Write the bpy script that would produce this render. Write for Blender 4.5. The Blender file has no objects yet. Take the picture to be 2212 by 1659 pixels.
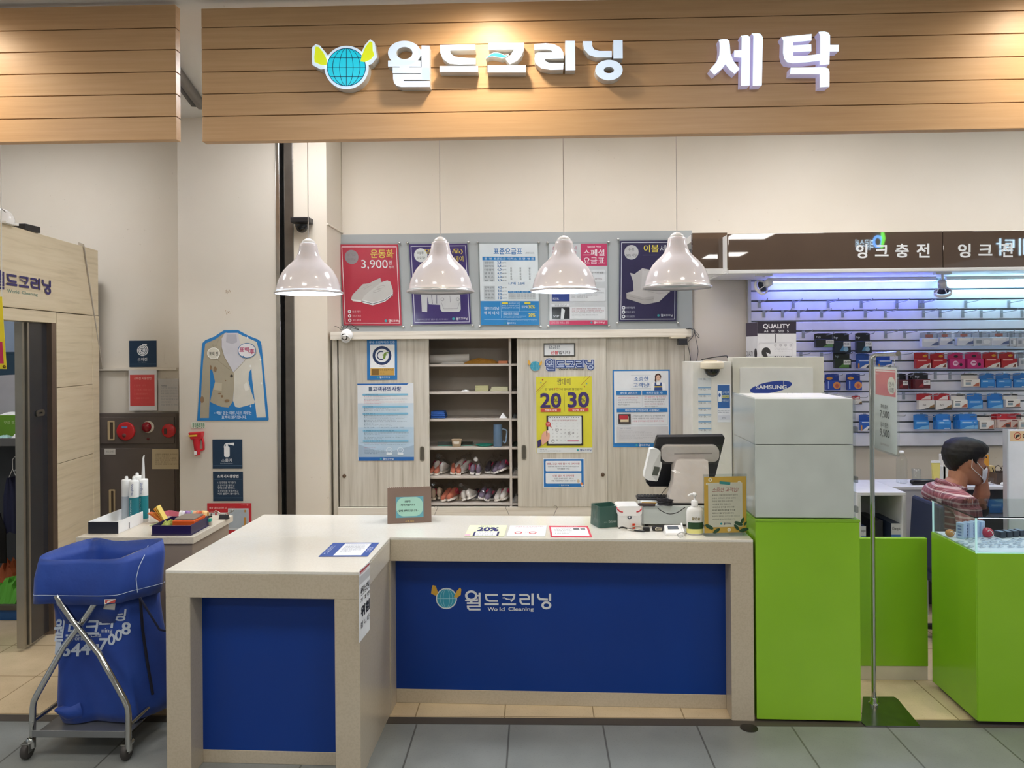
import bpy, bmesh, math, random
from mathutils import Vector, Matrix
from mathutils.geometry import tessellate_polygon
R = random.Random(7)
CHARS = '!%&()+,-./0123456789:ABCDEFGHIJKLMNOPQRSTUVWXYZabcdefghijklmnopqrstuvwxyz~·•●名品가간감같개객거건검것게겠겨겪견결경고공과관구국권규균그근금급기긴길깔꺼께꼭꽉뀐끝나난날남납내냄념노는능니님닝다단달당대더데도돌동되된될됩뒷드듯등디따때또라락랍랜량러럭려력렵령로록료류르를릅리린립마만많말맑맘망맡매맨맹머며면명모목무문물므미믿및바반받발방배백밸번법벨변별보복본봄부분불브비빠빼사살삼상새색생서선성세센셔셜소속손송수숙숨숲스습시식신실쌓쏜쓸씀아안않알앞야약얄양어업없에여연열염영오온옷와완외요용우운울움웁원월위유율으은을음응의이인일임입있잉자잠잡장재쟁적전점접정제져조족종주죽준중쥐즈즐증지직진질짐짜짬찍차착참찾책처천철청최축충취침카칼케켜코크탁탈태택탬터토통트특퍼페편평폐포폰표품프플피핀하한할함합항해행향험현형혜호혼화확환활황회후휴흑'
S = bpy.context.scene
COL = S.collection
PI = math.pi

# ------------------------------------------------------------------ camera
F = 1661.0; CX = 1106.0; CY = 752.0; YAW = 0.03; ROLL = -0.008; EYE = 1.65
cam_d = bpy.data.cameras.new('camera')
cam_d.sensor_width = 36.0; cam_d.lens = F/2212*36.0
cam_d.shift_y = (CY-829.5)/2212
cam_d.clip_start = 0.05; cam_d.clip_end = 100
cam = bpy.data.objects.new('camera', cam_d)
COL.objects.link(cam)
CAM_ROT = Matrix.Rotation(YAW, 3, 'Z') @ Matrix.Rotation(PI/2, 3, 'X') @ Matrix.Rotation(ROLL, 3, 'Z')
cam.matrix_world = Matrix.Translation((0, 0, EYE)) @ CAM_ROT.to_4x4()
S.camera = cam

# ------------------------------------------------------------------ world, exposure
S.view_settings.view_transform = 'Standard'
S.view_settings.look = 'None'
S.view_settings.gamma = 1.0
S.view_settings.use_curve_mapping = False
S.view_settings.exposure = 0.40
w = bpy.data.worlds.new('world'); S.world = w; w.use_nodes = True
bg = w.node_tree.nodes['Background']
bg.inputs[0].default_value = (0.93, 0.97, 1.0, 1); bg.inputs[1].default_value = 0.36

# ------------------------------------------------------------------ pixel of the photo -> point on a known plane
def ray(px, py):
    return (CAM_ROT @ Vector(((px-CX)/F, (CY-py)/F, -1.0)))
def PP(px, py, pt, n):
    d = ray(px, py); o = Vector((0, 0, EYE)); n = Vector(n)
    t = (Vector(pt)-o).dot(n)/d.dot(n)
    return o + d*t
def P(px, py, Y): return PP(px, py, (0, Y, 0), (0, 1, 0))
def PZ(px, py, z): return PP(px, py, (0, 0, z), (0, 0, 1))
def PX(px, py, X): return PP(px, py, (X, 0, 0), (1, 0, 0))

# ------------------------------------------------------------------ colours and materials
def lin(h):
    h = h.lstrip('#'); c = [int(h[i:i+2], 16)/255 for i in (0, 2, 4)]
    return tuple(x/12.92 if x <= .04045 else ((x+.055)/1.055)**2.4 for x in c)+(1,)
MATS = {}
class NT:
    def __init__(s, m):
        m.use_nodes = True; s.t = m.node_tree; s.b = s.t.nodes['Principled BSDF']; s._tc = None
    def n(s, typ, **k):
        x = s.t.nodes.new(typ)
        for a, v in k.items():
            if a in x.inputs: x.inputs[a].default_value = v
            else: setattr(x, a, v)
        return x
    def l(s, a, b): s.t.links.new(a, b)
    def obj(s):
        if not s._tc: s._tc = s.n('ShaderNodeTexCoord').outputs['Object']
        return s._tc
    def noise(s, scale, detail=3, vec=None, rough=.5):
        x = s.n('ShaderNodeTexNoise'); x.inputs['Scale'].default_value = scale
        x.inputs['Detail'].default_value = detail; x.inputs['Roughness'].default_value = rough
        s.l(vec or s.obj(), x.inputs['Vector']); return x.outputs['Fac']
    def scaled(s, sc, loc=(0, 0, 0)):
        x = s.n('ShaderNodeMapping'); x.inputs['Scale'].default_value = sc; x.inputs['Location'].default_value = loc
        s.l(s.obj(), x.inputs['Vector']); return x.outputs[0]
    def ramp(s, fac, stops):
        r = s.n('ShaderNodeValToRGB'); e = r.color_ramp.elements
        while len(e) < len(stops): e.new(.5)
        for q, (p, c) in zip(e, stops): q.position = p; q.color = lin(c) if isinstance(c, str) else c
        s.l(fac, r.inputs[0]); return r.outputs[0]
    def mixc(s, fac, a, b, mode='MIX'):
        m = s.n('ShaderNodeMix', data_type='RGBA', blend_type=mode)
        for i, v in ((0, fac), (6, a), (7, b)):
            if isinstance(v, (int, float, tuple)): m.inputs[i].default_value = v
            elif isinstance(v, str): m.inputs[i].default_value = lin(v)
            else: s.l(v, m.inputs[i])
        return m.outputs[2]
    def bump(s, h, strength=.2, dist=.002):
        b = s.n('ShaderNodeBump'); b.inputs['Strength'].default_value = strength; b.inputs['Distance'].default_value = dist
        s.l(h, b.inputs['Height']); s.l(b.outputs[0], s.b.inputs['Normal'])
def newmat(name):
    m = bpy.data.materials.new(name); MATS[name] = m
    return m, NT(m)
def I(hexc, rough=.55, metal=0., spec=.5, var=.06, vs=9.):
    """a plain coloured surface with a faint procedural mottling"""
    k = 'ink %s %.2f %.1f %.1f' % (hexc, rough, metal, spec)
    if k in MATS: return MATS[k]
    m, t = newmat(k)
    c = lin(hexc)
    d = tuple(x*(1-var) for x in c[:3])+(1,); e = tuple(min(1, x*(1+var*.6)) for x in c[:3])+(1,)
    t.l(t.ramp(t.noise(vs, 3), [(.3, d), (.7, e)]), t.b.inputs['Base Color'])
    t.b.inputs['Roughness'].default_value = rough; t.b.inputs['Metallic'].default_value = metal
    t.b.inputs['Specular IOR Level'].default_value = spec
    return m
def emit(name, hexc, strength, base='#ffffff'):
    if name in MATS: return MATS[name]
    m, t = newmat(name)
    t.b.inputs['Base Color'].default_value = lin(base)
    t.b.inputs['Emission Color'].default_value = lin(hexc); t.b.inputs['Emission Strength'].default_value = strength
    t.b.inputs['Roughness'].default_value = .3
    return m
def glassy(name, tint='#ffffff', refl=.08, rough=.02, clear=.95, ior=1.45):
    """thin clear sheet: see-through with a fresnel gloss"""
    if name in MATS: return MATS[name]
    m, t = newmat(name)
    c = lin(tint)
    tr = t.n('ShaderNodeBsdfTransparent'); tr.inputs[0].default_value = tuple(x*clear for x in c[:3])+(1,)
    gl = t.n('ShaderNodeBsdfGlossy'); gl.inputs['Roughness'].default_value = rough
    fr = t.n('ShaderNodeLayerWeight'); fr.inputs[0].default_value = .5
    pw = t.n('ShaderNodeMath', operation='POWER'); pw.inputs[1].default_value = 4.5; t.l(fr.outputs['Facing'], pw.inputs[0])
    ad = t.n('ShaderNodeMath', operation='MULTIPLY_ADD', use_clamp=True); ad.inputs[1].default_value = .8; ad.inputs[2].default_value = refl
    t.l(pw.outputs[0], ad.inputs[0])
    mx = t.n('ShaderNodeMixShader'); t.l(ad.outputs[0], mx.inputs[0]); t.l(tr.outputs[0], mx.inputs[1]); t.l(gl.outputs[0], mx.inputs[2])
    t.l(mx.outputs[0], t.t.nodes['Material Output'].inputs['Surface'])
    return m

def plaster(name, a, b, sc=1.3):
    m, t = newmat(name)
    c1 = t.ramp(t.noise(sc, 5), [(.3, a), (.7, b)])
    c2 = t.ramp(t.noise(38, 2), [(.74, '#ffffff'), (.80, '#b7ac9c')])
    t.l(t.mixc(.35, c1, c2, 'MULTIPLY'), t.b.inputs['Base Color'])
    t.b.inputs['Roughness'].default_value = .75
    t.bump(t.noise(160, 2), .08)
    return m
WALL = plaster('cream plaster', '#d9d0c0', '#e0d8ca')
WALL2 = plaster('grey cream plaster', '#c9c3b7', '#d2ccc0')
CEIL = plaster('ceiling paint', '#cfcdc8', '#d6d5d1')

def wood_fascia():
    m, t = newmat('fascia wood')
    g = t.noise(1, 5, t.scaled((2.2, 60, 60)), .6)
    big = t.noise(1.2, 2)
    c = t.ramp(g, [(.25, '#cba47a'), (.5, '#d4ae82'), (.78, '#dcb98f')])
    c = t.mixc(.28, c, t.ramp(big, [(.3, '#d8b189'), (.7, '#f6e4cb')]), 'MULTIPLY')
    t.l(c, t.b.inputs['Base Color']); t.b.inputs['Roughness'].default_value = .42
    t.bump(g, .06)
    return m
FASCIA = wood_fascia()
def pale_wood(name, scale, lo, mid, hi):
    m, t = newmat(name)
    dis = t.noise(1.6, 2)
    g = t.noise(1, 6, t.scaled(scale), .62)
    c = t.ramp(g, [(.30, lo), (.46, mid), (.62, hi)])
    c = t.mixc(.25, c, t.ramp(dis, [(.3, '#d8d2c6'), (.7, '#ffffff')]), 'MULTIPLY')
    t.l(c, t.b.inputs['Base Color']); t.b.inputs['Roughness'].default_value = .5
    t.bump(g, .08)
    return m
DOORWOOD = pale_wood('pale ash door', (38, 38, 1.7), '#ada697', '#c4beb1', '#d0cbbf')
TRIMWOOD = pale_wood('pale ash trim', (1.8, 40, 55), '#c9c0b0', '#dcd5c8', '#e4ded3')
PARTWOOD = pale_wood('beige ash cladding', (2.2, 2.2, 42), '#c9bb9e', '#d7c9ac', '#dccfb4')
def quartz(name, base, dk, lt, rough=.3):
    m, t = newmat(name)
    v = t.n('ShaderNodeTexVoronoi'); v.inputs['Scale'].default_value = 190; t.l(t.obj(), v.inputs['Vector'])
    sp = t.ramp(v.outputs['Distance'], [(.02, lt), (.12, base)])
    no = t.ramp(t.noise(120, 2), [(.40, dk), (.55, base)])
    c = t.mixc(.5, sp, no)
    big = t.ramp(t.noise(2.5, 4), [(.3, '#efe9df'), (.7, '#ffffff')])
    t.l(t.mixc(.5, c, big, 'MULTIPLY'), t.b.inputs['Base Color']); t.b.inputs['Roughness'].default_value = rough
    return m
QUARTZ = quartz('speckled quartz', '#c0b5a1', '#b3a893', '#ebe4d7')
QUARTZ_L = quartz('pale speckled quartz', '#d8d1c3', '#cbc3b4', '#f4f0e8')
TOPSTONE = quartz('polished white worktop', '#e3e1da', '#dbd9d2', '#f5f4f0', .13)
def tiles(name, a, b, grout, tw, th, x0, y0, rough=.25, mortar=.006):
    m, t = newmat(name)
    br = t.n('ShaderNodeTexBrick', offset=0.0, squash=1.0)
    br.inputs['Scale'].default_value = 1; br.inputs['Brick Width'].default_value = tw; br.inputs['Row Height'].default_value = th
    br.inputs['Mortar Size'].default_value = mortar; br.inputs['Mortar Smooth'].default_value = .1; br.inputs['Bias'].default_value = 0
    t.l(t.scaled((1, 1, 1), (-x0, -y0, 0)), br.inputs['Vector'])
    for i, c in (('Color1', a), ('Color2', b), ('Mortar', grout)): br.inputs[i].default_value = lin(c)
    n1 = t.ramp(t.noise(6, 6), [(.3, '#dcdcdc'), (.7, '#ffffff')])
    n2 = t.ramp(t.noise(150, 2), [(.28, '#b8b8b8'), (.42, '#ffffff')])
    c = t.mixc(.6, br.outputs['Color'], n1, 'MULTIPLY'); c = t.mixc(.3, c, n2, 'MULTIPLY')
    t.l(c, t.b.inputs['Base Color']); t.b.inputs['Roughness'].default_value = rough
    return m
GREYTILE = tiles('grey mall tile', '#878b89', '#8c8f8d', '#5c5d5a', .408, .82, P(1101, 1565, 3.4).x, 2.55, .32, .004)
BEIGETILE = tiles('beige shop tile', '#d9c3a0', '#dfcba8', '#a08c6c', .40, .40, P(1090, 1552, 3.45).x, 3.44, .22, .003)
STEEL = I('#b9b7b2', .28, 1.0, .5, .10, 14)
CHROME = I('#c9cac8', .12, 1.0, .5, .05, 8)
DARKSTEEL = I('#6f6a64', .35, .8, .5, .12, 14)
BLACK = I('#141416', .4)
DARKGAP = I('#0c0c0d', .9)
WHITE = I('#e9e9e6', .45)
WHITEGLOSS = I('#efeeec', .18)
PAPER = I('#eceded', .6)
CLEAR = glassy('clear acrylic', '#fafcfc', .012, .16, .985)
GLASS = glassy('clear glass', '#f4faf8', .03, .01, .975)
FILM = glassy('crinkled plastic film', '#ffffff', .055, .12, .985)
def blueplastic():
    m, t = newmat('royal blue panel')
    c = t.ramp(t.noise(.9, 3), [(.3, '#08317f'), (.7, '#0a3a8e')])
    t.l(c, t.b.inputs['Base Color']); t.b.inputs['Roughness'].default_value = .28; t.b.inputs['Specular IOR Level'].default_value = .35
    return m
BLUEPANEL = blueplastic()
def greenpanel():
    m, t = newmat('lime green laminate')
    c = t.ramp(t.noise(1.4, 3), [(.3, '#84b824'), (.7, '#90c230')])
    s = t.ramp(t.noise(3, 5, None, .7), [(.55, (.22, .22, .22, 1)), (.75, (.30, .30, .30, 1))])
    t.l(c, t.b.inputs['Base Color']); t.l(s, t.b.inputs['Roughness'])
    return m
GREEN = greenpanel()

# ------------------------------------------------------------------ objects
WM = {}
def tag(o, label=None, cat=None, group=None, kind=None):
    if label: o['label'] = label
    if cat: o['category'] = cat
    if group: o['group'] = group
    if kind: o['kind'] = kind
    return o
def thing(name, label, cat, loc=(0, 0, 0), rotz=0., group=None, rot=None):
    o = bpy.data.objects.new(name, None); COL.objects.link(o)
    o.empty_display_size = .05
    o.location = loc; o.rotation_euler = rot or (0, 0, rotz)
    W = Matrix.Translation(loc) @ o.rotation_euler.to_matrix().to_4x4()
    WM[o.name] = W
    return tag(o, label, cat, group)
def copy_tree(root, loc=None, rotz=None, label=None, group=None, scale=None, rot=None):
    c = root.copy(); COL.objects.link(c)
    if loc is not None: c.location = loc
    if rotz is not None: c.rotation_euler = (0, 0, rotz)
    if rot is not None: c.rotation_euler = rot
    if scale is not None: c.scale = scale if not isinstance(scale, (int, float)) else (scale,)*3
    if label: c['label'] = label
    if group: c['group'] = group
    for ch in list(root.children):
        d = ch.copy(); COL.objects.link(d); d.parent = c
        for g in list(ch.children):
            e = g.copy(); COL.objects.link(e); e.parent = d
    return c
class MB:
    def __init__(s, T=None):
        s.v = []; s.f = []; s.m = []; s.s = []; s.mats = []; s.T = T
    def mi(s, mat):
        if mat not in s.mats: s.mats.append(mat)
        return s.mats.index(mat)
    def add(s, verts, faces, mat, smooth=False):
        o = len(s.v); k = s.mi(mat)
        T = s.T
        s.v += [(T @ Vector(p)) if T else Vector(p) for p in verts]
        for f in faces:
            s.f.append([o+i for i in f]); s.m.append(k); s.s.append(smooth)
        return s
    def box(s, x0, x1, y0, y1, z0, z1, mat):
        v = [(x, y, z) for z in (z0, z1) for y in (y0, y1) for x in (x0, x1)]
        return s.add(v, [(0, 2, 3, 1), (4, 5, 7, 6), (0, 1, 5, 4), (2, 6, 7, 3), (0, 4, 6, 2), (1, 3, 7, 5)], mat)
    def hexa(s, bot, top, mat):
        """bot/top: four corners each, anticlockwise from above"""
        return s.add(list(bot)+list(top), [(3, 2, 1, 0), (4, 5, 6, 7), (0, 1, 5, 4), (1, 2, 6, 5), (2, 3, 7, 6), (3, 0, 4, 7)], mat)
    def extrude(s, loops, fn, w0, w1, mat, side=None, back=True):
        """loops of (u,v); fn(u,v,w) -> point. w1 is the face towards the viewer"""
        pts = [p for l in loops for p in l]
        tri = tessellate_polygon([[Vector((p[0], p[1], 0)) for p in l] for l in loops])
        s.add([fn(u, v, w1) for u, v in pts], tri, mat)
        if back: s.add([fn(u, v, w0) for u, v in pts], [t[::-1] for t in tri], side or mat)
        if w0 != w1:
            for l in loops:
                n = len(l)
                s.add([fn(u, v, w0) for u, v in l]+[fn(u, v, w1) for u, v in l],
                      [(i, (i+1) % n, n+(i+1) % n, n+i) for i in range(n)], side or mat)
        return s
    def tube(s, pts, r, mat, n=8, caps=True, closed=False):
        pts = [Vector(p) for p in pts]; rs = r if isinstance(r, (list, tuple)) else [r]*len(pts)
        V = []; prev = None; L = len(pts)
        for i, p in enumerate(pts):
            a = pts[i-1] if (i or closed) else p; b = pts[(i+1) % L] if (i < L-1 or closed) else p
            d = (b-a)
            d = d.normalized() if d.length > 1e-9 else Vector((0, 0, 1))
            if prev is None:
                x = d.orthogonal().normalized()
            else:
                x = (prev - d*prev.dot(d))
                x = x.normalized() if x.length > 1e-6 else d.orthogonal().normalized()
            prev = x; y = d.cross(x)
            V += [p+(x*math.cos(2*PI*k/n)+y*math.sin(2*PI*k/n))*rs[i] for k in range(n)]
        Fc = []
        for i in range(L if closed else L-1):
            for k in range(n):
                j = (i+1) % L
                Fc.append((i*n+k, i*n+(k+1) % n, j*n+(k+1) % n, j*n+k))
        s.add(V, Fc, mat, True)
        if caps and not closed: s.add(V[:n]+V[-n:], [tuple(range(n))[::-1], tuple(range(n, 2*n))], mat)
        return s
    def lathe(s, prof, mat, n=24, T=None, smooth=True, a0=0., a1=2*PI):
        full = abs(a1-a0-2*PI) < 1e-6; m = n if full else n+1; V = []
        for r, z in prof:
            for k in range(m):
                a = a0+(a1-a0)*k/n; p = Vector((r*math.cos(a), r*math.sin(a), z)); V.append(T @ p if T else p)
        Fc = [(i*m+k, i*m+(k+1) % m, (i+1)*m+(k+1) % m, (i+1)*m+k) for i in range(len(prof)-1) for k in range(n)]
        return s.add(V, Fc, mat, smooth)
    def ball(s, c, r, mat, n=16, T=None, rows=10, zmin=-1., zmax=1.):
        r = r if isinstance(r, (tuple, list)) else (r, r, r)
        V = []; a0 = math.asin(zmin); a1 = math.asin(zmax)
        for i in range(rows+1):
            a = a0+(a1-a0)*i/rows
            for k in range(n):
                b = 2*PI*k/n; p = Vector((c[0]+r[0]*math.cos(a)*math.cos(b), c[1]+r[1]*math.cos(a)*math.sin(b), c[2]+r[2]*math.sin(a)))
                V.append(T @ p if T else p)
        Fc = [(i*n+k, i*n+(k+1) % n, (i+1)*n+(k+1) % n, (i+1)*n+k) for i in range(rows) for k in range(n)]
        return s.add(V, Fc, mat, True)
    def build(s, name, parent=None, loc=None, bevel=0., solid=0., sub=0, kind=None, label=None, cat=None, group=None, seg=2):
        me = bpy.data.meshes.new(name)
        vs = s.v
        if parent is not None:
            inv = WM.get(parent.name, Matrix.Identity(4)).inverted(); vs = [inv @ p for p in vs]
        elif loc is not None:
            L = Vector(loc); vs = [p-L for p in vs]
        me.from_pydata([tuple(p) for p in vs], [], s.f)
        for m in s.mats: me.materials.append(m)
        me.polygons.foreach_set('material_index', s.m); me.polygons.foreach_set('use_smooth', s.s)
        me.update()
        o = bpy.data.objects.new(name, me); COL.objects.link(o)
        if parent is not None: o.parent = parent; WM[o.name] = WM.get(parent.name, Matrix.Identity(4))
        elif loc is not None: o.location = loc; WM[o.name] = Matrix.Translation(loc)
        else: WM[o.name] = Matrix.Identity(4)
        if solid:
            md = o.modifiers.new('thickness', 'SOLIDIFY'); md.thickness = solid; md.offset = 0
        if bevel:
            md = o.modifiers.new('bevel', 'BEVEL'); md.width = bevel; md.segments = seg; md.limit_method = 'ANGLE'; md.angle_limit = .6
        if sub:
            md = o.modifiers.new('smooth', 'SUBSURF'); md.levels = sub; md.render_levels = sub
        return tag(o, label, cat, group, kind)
def struct(mb, name, **k): return mb.build(name, kind='structure', **k)

# ------------------------------------------------------------------ lettering and flat print
_fc = bpy.data.curves.new('lettering', 'FONT'); _fo = bpy.data.objects.new('lettering', _fc)
_ts = bpy.data.scenes.new('type_setting'); _ts.collection.objects.link(_fo); TEXTS = {}
GLY = {}
def charset(bold):
    """outlines of every needed character at one weight: {char: (verts, faces, advance)}"""
    rows = ['||']+['|%s|' % c for c in CHARS]
    _fc.body = '\n'.join(rows); _fc.offset = bold; _fc.resolution_u = 4; _fc.space_line = 4.0
    _fc.update_tag(); _ts.view_layers[0].update()
    me = bpy.data.meshes.new_from_object(_fo.evaluated_get(_ts.view_layers[0].depsgraph))
    co = [v.co for v in me.vertices]
    first = [c for c in co if c.y > -1.5]; L = 4.0
    x0 = min(c.x for c in first); xm = max(c.x for c in first); bw = None
    left = [c.x for c in first if c.x < (x0+xm)/2]; bw = max(left)-x0; adv = min(c.x for c in first if c.x > (x0+xm)/2)-x0
    lines = {}
    for p in me.polygons:
        y = sum(co[i].y for i in p.vertices)/len(p.vertices)
        lines.setdefault(int(round((-y+.25)/L)), []).append(tuple(p.vertices))
    out = {' ': ([], [], .26)}
    for k, c in enumerate(CHARS):
        fs = lines.get(k+1, [])
        xs = [co[i].x for f in fs for i in f]
        if not xs: continue
        xr = max(xs)-bw; e = 1e-4
        gf = [f for f in fs if not all(co[i].x <= x0+bw+e for i in f) and not all(co[i].x >= xr-e for i in f)]
        idx = {}; V = []; Fc = []
        for f in gf:
            for i in f:
                if i not in idx: idx[i] = len(V); V.append((co[i].x-x0-adv, co[i].y+L*(k+1)))
            Fc.append(tuple(idx[i] for i in f))
        out[c] = (V, Fc, xr-x0-adv)
    bpy.data.meshes.remove(me)
    return out
def glyphs(s, bold=0.):
    bold = 0.; k = (s, bold)
    if k not in TEXTS:
        if bold not in GLY: GLY[bold] = charset(bold)
        G = GLY[bold]; v = []; f = []; x = 0
        for c in s:
            if c not in G: x += .3; continue
            V, Fc, ad = G[c]; o = len(v)
            v += [(a+x, b) for a, b in V]; f += [tuple(i+o for i in q) for q in Fc]; x += ad
        if not v: v = [(0, 0), (1, 0), (1, 1)]
        bb = (min(a for a, b in v), min(b for a, b in v), max(a for a, b in v), max(b for a, b in v))
        TEXTS[k] = (v, f, bb)
    return TEXTS[k]
def ell(cx, cy, rx, ry=None, n=28, a0=0, a1=2*PI):
    ry = rx if ry is None else ry
    return [(cx+rx*math.cos(a0+(a1-a0)*i/n), cy+ry*math.sin(a0+(a1-a0)*i/n)) for i in range(n)]
def rrect(x0, y0, x1, y1, r, n=4):
    o = []
    for cx, cy, a in ((x1-r, y0+r, -PI/2), (x1-r, y1-r, 0), (x0+r, y1-r, PI/2), (x0+r, y0+r, PI)):
        o += [(cx+r*math.cos(a+PI/2*i/n), cy+r*math.sin(a+PI/2*i/n)) for i in range(n+1)]
    return o
def ribbon(pts, wd):
    """outline of a polyline stroke of width wd with mitred joints"""
    L = []; Rr = []; n = len(pts)
    for i, p in enumerate(pts):
        p = Vector(p); a = Vector(pts[max(i-1, 0)]); b = Vector(pts[min(i+1, n-1)])
        d0 = (p-a).normalized() if i > 0 else (b-p).normalized(); d1 = (b-p).normalized() if i < n-1 else d0
        n0 = Vector((-d0.y, d0.x)); n1 = Vector((-d1.y, d1.x)); m = (n0+n1)
        m = m.normalized() if m.length > 1e-6 else n0
        k = min(1/max(m.dot(n0), .3), 2.2)*wd/2
        L.append(tuple(p+m*k)); Rr.append(tuple(p-m*k))
    return L+Rr[::-1]
# strokes of the five-syllable shop name, drawn in a 1292 x 300 box
NAME_RINGS = [((93, 77), (93, 78), (58, 46)), ((1217, 222), (75, 60), (40, 28))]
NAME_STROKES = [([(2, 148), (180, 148)], 27), ([(92, 150), (92, 190)], 40), ([(182, 122), (182, 160)], 22), ([(185, 78), (215, 78)], 24), ([(218, 35), (218, 250)], 30),
    ([(28, 189), (218, 189)], 25), ([(28, 237), (218, 237)], 22), ([(41, 230), (45, 262), (68, 284), (232, 284)], 27),
    ([(298, 67), (490, 67)], 28), ([(312, 67), (314, 110), (332, 145), (370, 157), (490, 157)], 28), ([(290, 205), (502, 205)], 30),
    ([(560, 67), (738, 67), (735, 110), (685, 165)], 28), ([(550, 207), (762, 207)], 30),
    ([(812, 67), (930, 67), (957, 90), (955, 128), (828, 130), (828, 168), (855, 200), (970, 202)], 28), ([(1010, 45), (1010, 223)], 35),
    ([(1093, 50), (1093, 95), (1120, 130), (1240, 137)], 32), ([(1270, 47), (1270, 155)], 35)]
NAME_SWOOSH = [(555, 108), (590, 100), (630, 120), (670, 125), (700, 123), (670, 137), (625, 138), (590, 118), (565, 118)]
class Print:
    fatk = 1
    """flat printed matter: fn(u,v,w) maps print coordinates (v down) and height w (m) above the sheet to the world"""
    def __init__(s, fn, zoom=None, mb=None):
        s.fn = fn; s.z = zoom or (0, 0, 1.); s.mb = mb or MB(); s.k = 1; s.j = 0; s.step = .00016
    def at(s, u, v): return (s.z[0]+u/s.z[2], s.z[1]+v/s.z[2])
    def loops(s, loops, mat, up=True, lay=None):
        mat = I(mat) if isinstance(mat, str) else mat
        if lay is None: lay = s.k; s.k += 1
        h = lay*s.step+(s.j % 21)*7e-6; s.j += 1
        s.mb.extrude([[s.at(*p) for p in l] for l in loops], s.fn, h, h, mat, back=False); return s
    def sheet(s, x0, y0, x1, y1, mat, t=.002, r=0, side=None):
        mat = I(mat) if isinstance(mat, str) else mat
        l = rrect(x0, y0, x1, y1, r) if r else [(x0, y0), (x1, y0), (x1, y1), (x0, y1)]
        s.mb.extrude([[s.at(*p) for p in l]], s.fn, -t, 0, mat, side); return s
    def cut(s, pts, mat, t=.003):
        mat = I(mat) if isinstance(mat, str) else mat
        s.mb.extrude([[s.at(*p) for p in pts]], s.fn, -t, 0, mat); return s
    def rect(s, x0, y0, x1, y1, mat, r=0, lay=None):
        return s.loops([rrect(x0, y0, x1, y1, r) if r else [(x0, y0), (x1, y0), (x1, y1), (x0, y1)]], mat, lay=lay)
    def poly(s, pts, mat, lay=None): return s.loops([pts], mat, lay=lay)
    def disc(s, cx, cy, rx, ry=None, mat='#ffffff', lay=None): return s.loops([ell(cx, cy, rx, ry)], mat, lay=lay)
    def ring(s, cx, cy, rx, ry, wd, mat, lay=None): return s.loops([ell(cx, cy, rx, ry), ell(cx, cy, rx-wd, ry-wd)[::-1]], mat, lay=lay)
    def frame(s, x0, y0, x1, y1, wd, mat, r=0):
        if r: return s.loops([rrect(x0, y0, x1, y1, r), rrect(x0+wd, y0+wd, x1-wd, y1-wd, max(r-wd, .1))[::-1]], mat)
        return s.loops([[(x0, y0), (x1, y0), (x1, y1), (x0, y1)], [(x0+wd, y0+wd), (x0+wd, y1-wd), (x1-wd, y1-wd), (x1-wd, y0+wd)]], mat)
    def line(s, pts, wd, mat, lay=None): return s.loops([ribbon(pts, wd)], mat, lay=lay)
    def text(s, x0, y0, x1, y1, body, mat, bold=.0, skew=0., lay=None):
        """fit the lettering into the box"""
        mat = I(mat) if isinstance(mat, str) else mat
        v, f, bb = glyphs(body, bold)
        if lay is None: lay = s.k; s.k += 1
        sx = (x1-x0)/max(bb[2]-bb[0], 1e-6); sy = (y1-y0)/max(bb[3]-bb[1], 1e-6); h = lay*s.step
        w = bold*.62; w = w if w*sx*s.fatk > 0 else 0
        for n_, (ox, oy) in enumerate(((0, 0),) if bold < .015 else ((-w, 0), (w, 0)) if bold < .029 else ((-w, -w), (w, -w), (-w, w), (w, w))):
            V = []; h2 = h+(s.j % 21)*7e-6; s.j += 1
            for a, b in v:
                u = x0+(a+ox-bb[0])*sx; q = y1-(b+oy-bb[1])*sy
                u += skew*(y1-q)
                uu, vv = s.at(u, q); V.append(s.fn(uu, vv, h2))
            s.mb.add(V, f, mat)
        return s
    def lines(s, x0, y0, x1, lh, rows, mat, th=.62, bold=.01):
        """rows of small lettering; each row is (text, width fraction) or (text, fraction, colour)"""
        lay = s.k; s.k += 1
        for i, r in enumerate(rows):
            if not r or not r[0]: continue
            c = r[2] if len(r) > 2 else mat
            s.text(x0, y0+i*lh, x0+(x1-x0)*r[1], y0+i*lh+lh*th, r[0], c, bold, lay=lay)
        return s
    def name(s, x0, y0, x1, y1, mat, grow=0., lay=None):
        """the shop name in its own rounded lettering"""
        mat = I(mat) if isinstance(mat, str) else mat
        if lay is None: lay = s.k; s.k += 1
        fx = lambda p: (x0+p[0]/1292*(x1-x0), y0+p[1]/300*(y1-y0))
        for c, o, i in NAME_RINGS:
            s.loops([[fx(p) for p in ell(c[0], c[1], o[0]+grow/2, o[1]+grow/2)], [fx(p) for p in ell(c[0], c[1], i[0]-grow/2, i[1]-grow/2)][::-1]], mat, lay=lay)
        for p, wd in NAME_STROKES:
            p = [Vector(q) for q in p]
            if grow:
                p[0] = p[0]+(p[0]-p[1]).normalized()*grow/2; p[-1] = p[-1]+(p[-1]-p[-2]).normalized()*grow/2
            s.loops([[fx(q) for q in ribbon(p, wd+grow)]], mat, lay=lay)
        s.loops([[fx(p) for p in NAME_SWOOSH]], mat, lay=lay); return s
    def globe(s, cx, cy, r, rim=None, ry=None):
        """plain globe roundel"""
        ry = ry or r
        if rim: s.disc(cx, cy, r*1.13, ry*1.13, rim)
        s.disc(cx, cy, r, ry, '#2f93ad')
        for q in (.36, .68): s.ring(cx, cy, r*q, ry, r*.035, '#9fd0dc')
        s.line([(cx-r, cy), (cx+r, cy)], r*.05, '#9fd0dc'); 
        return s
    def build(s, name, parent=None, **k): return s.mb.build(name, parent, **k)
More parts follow.
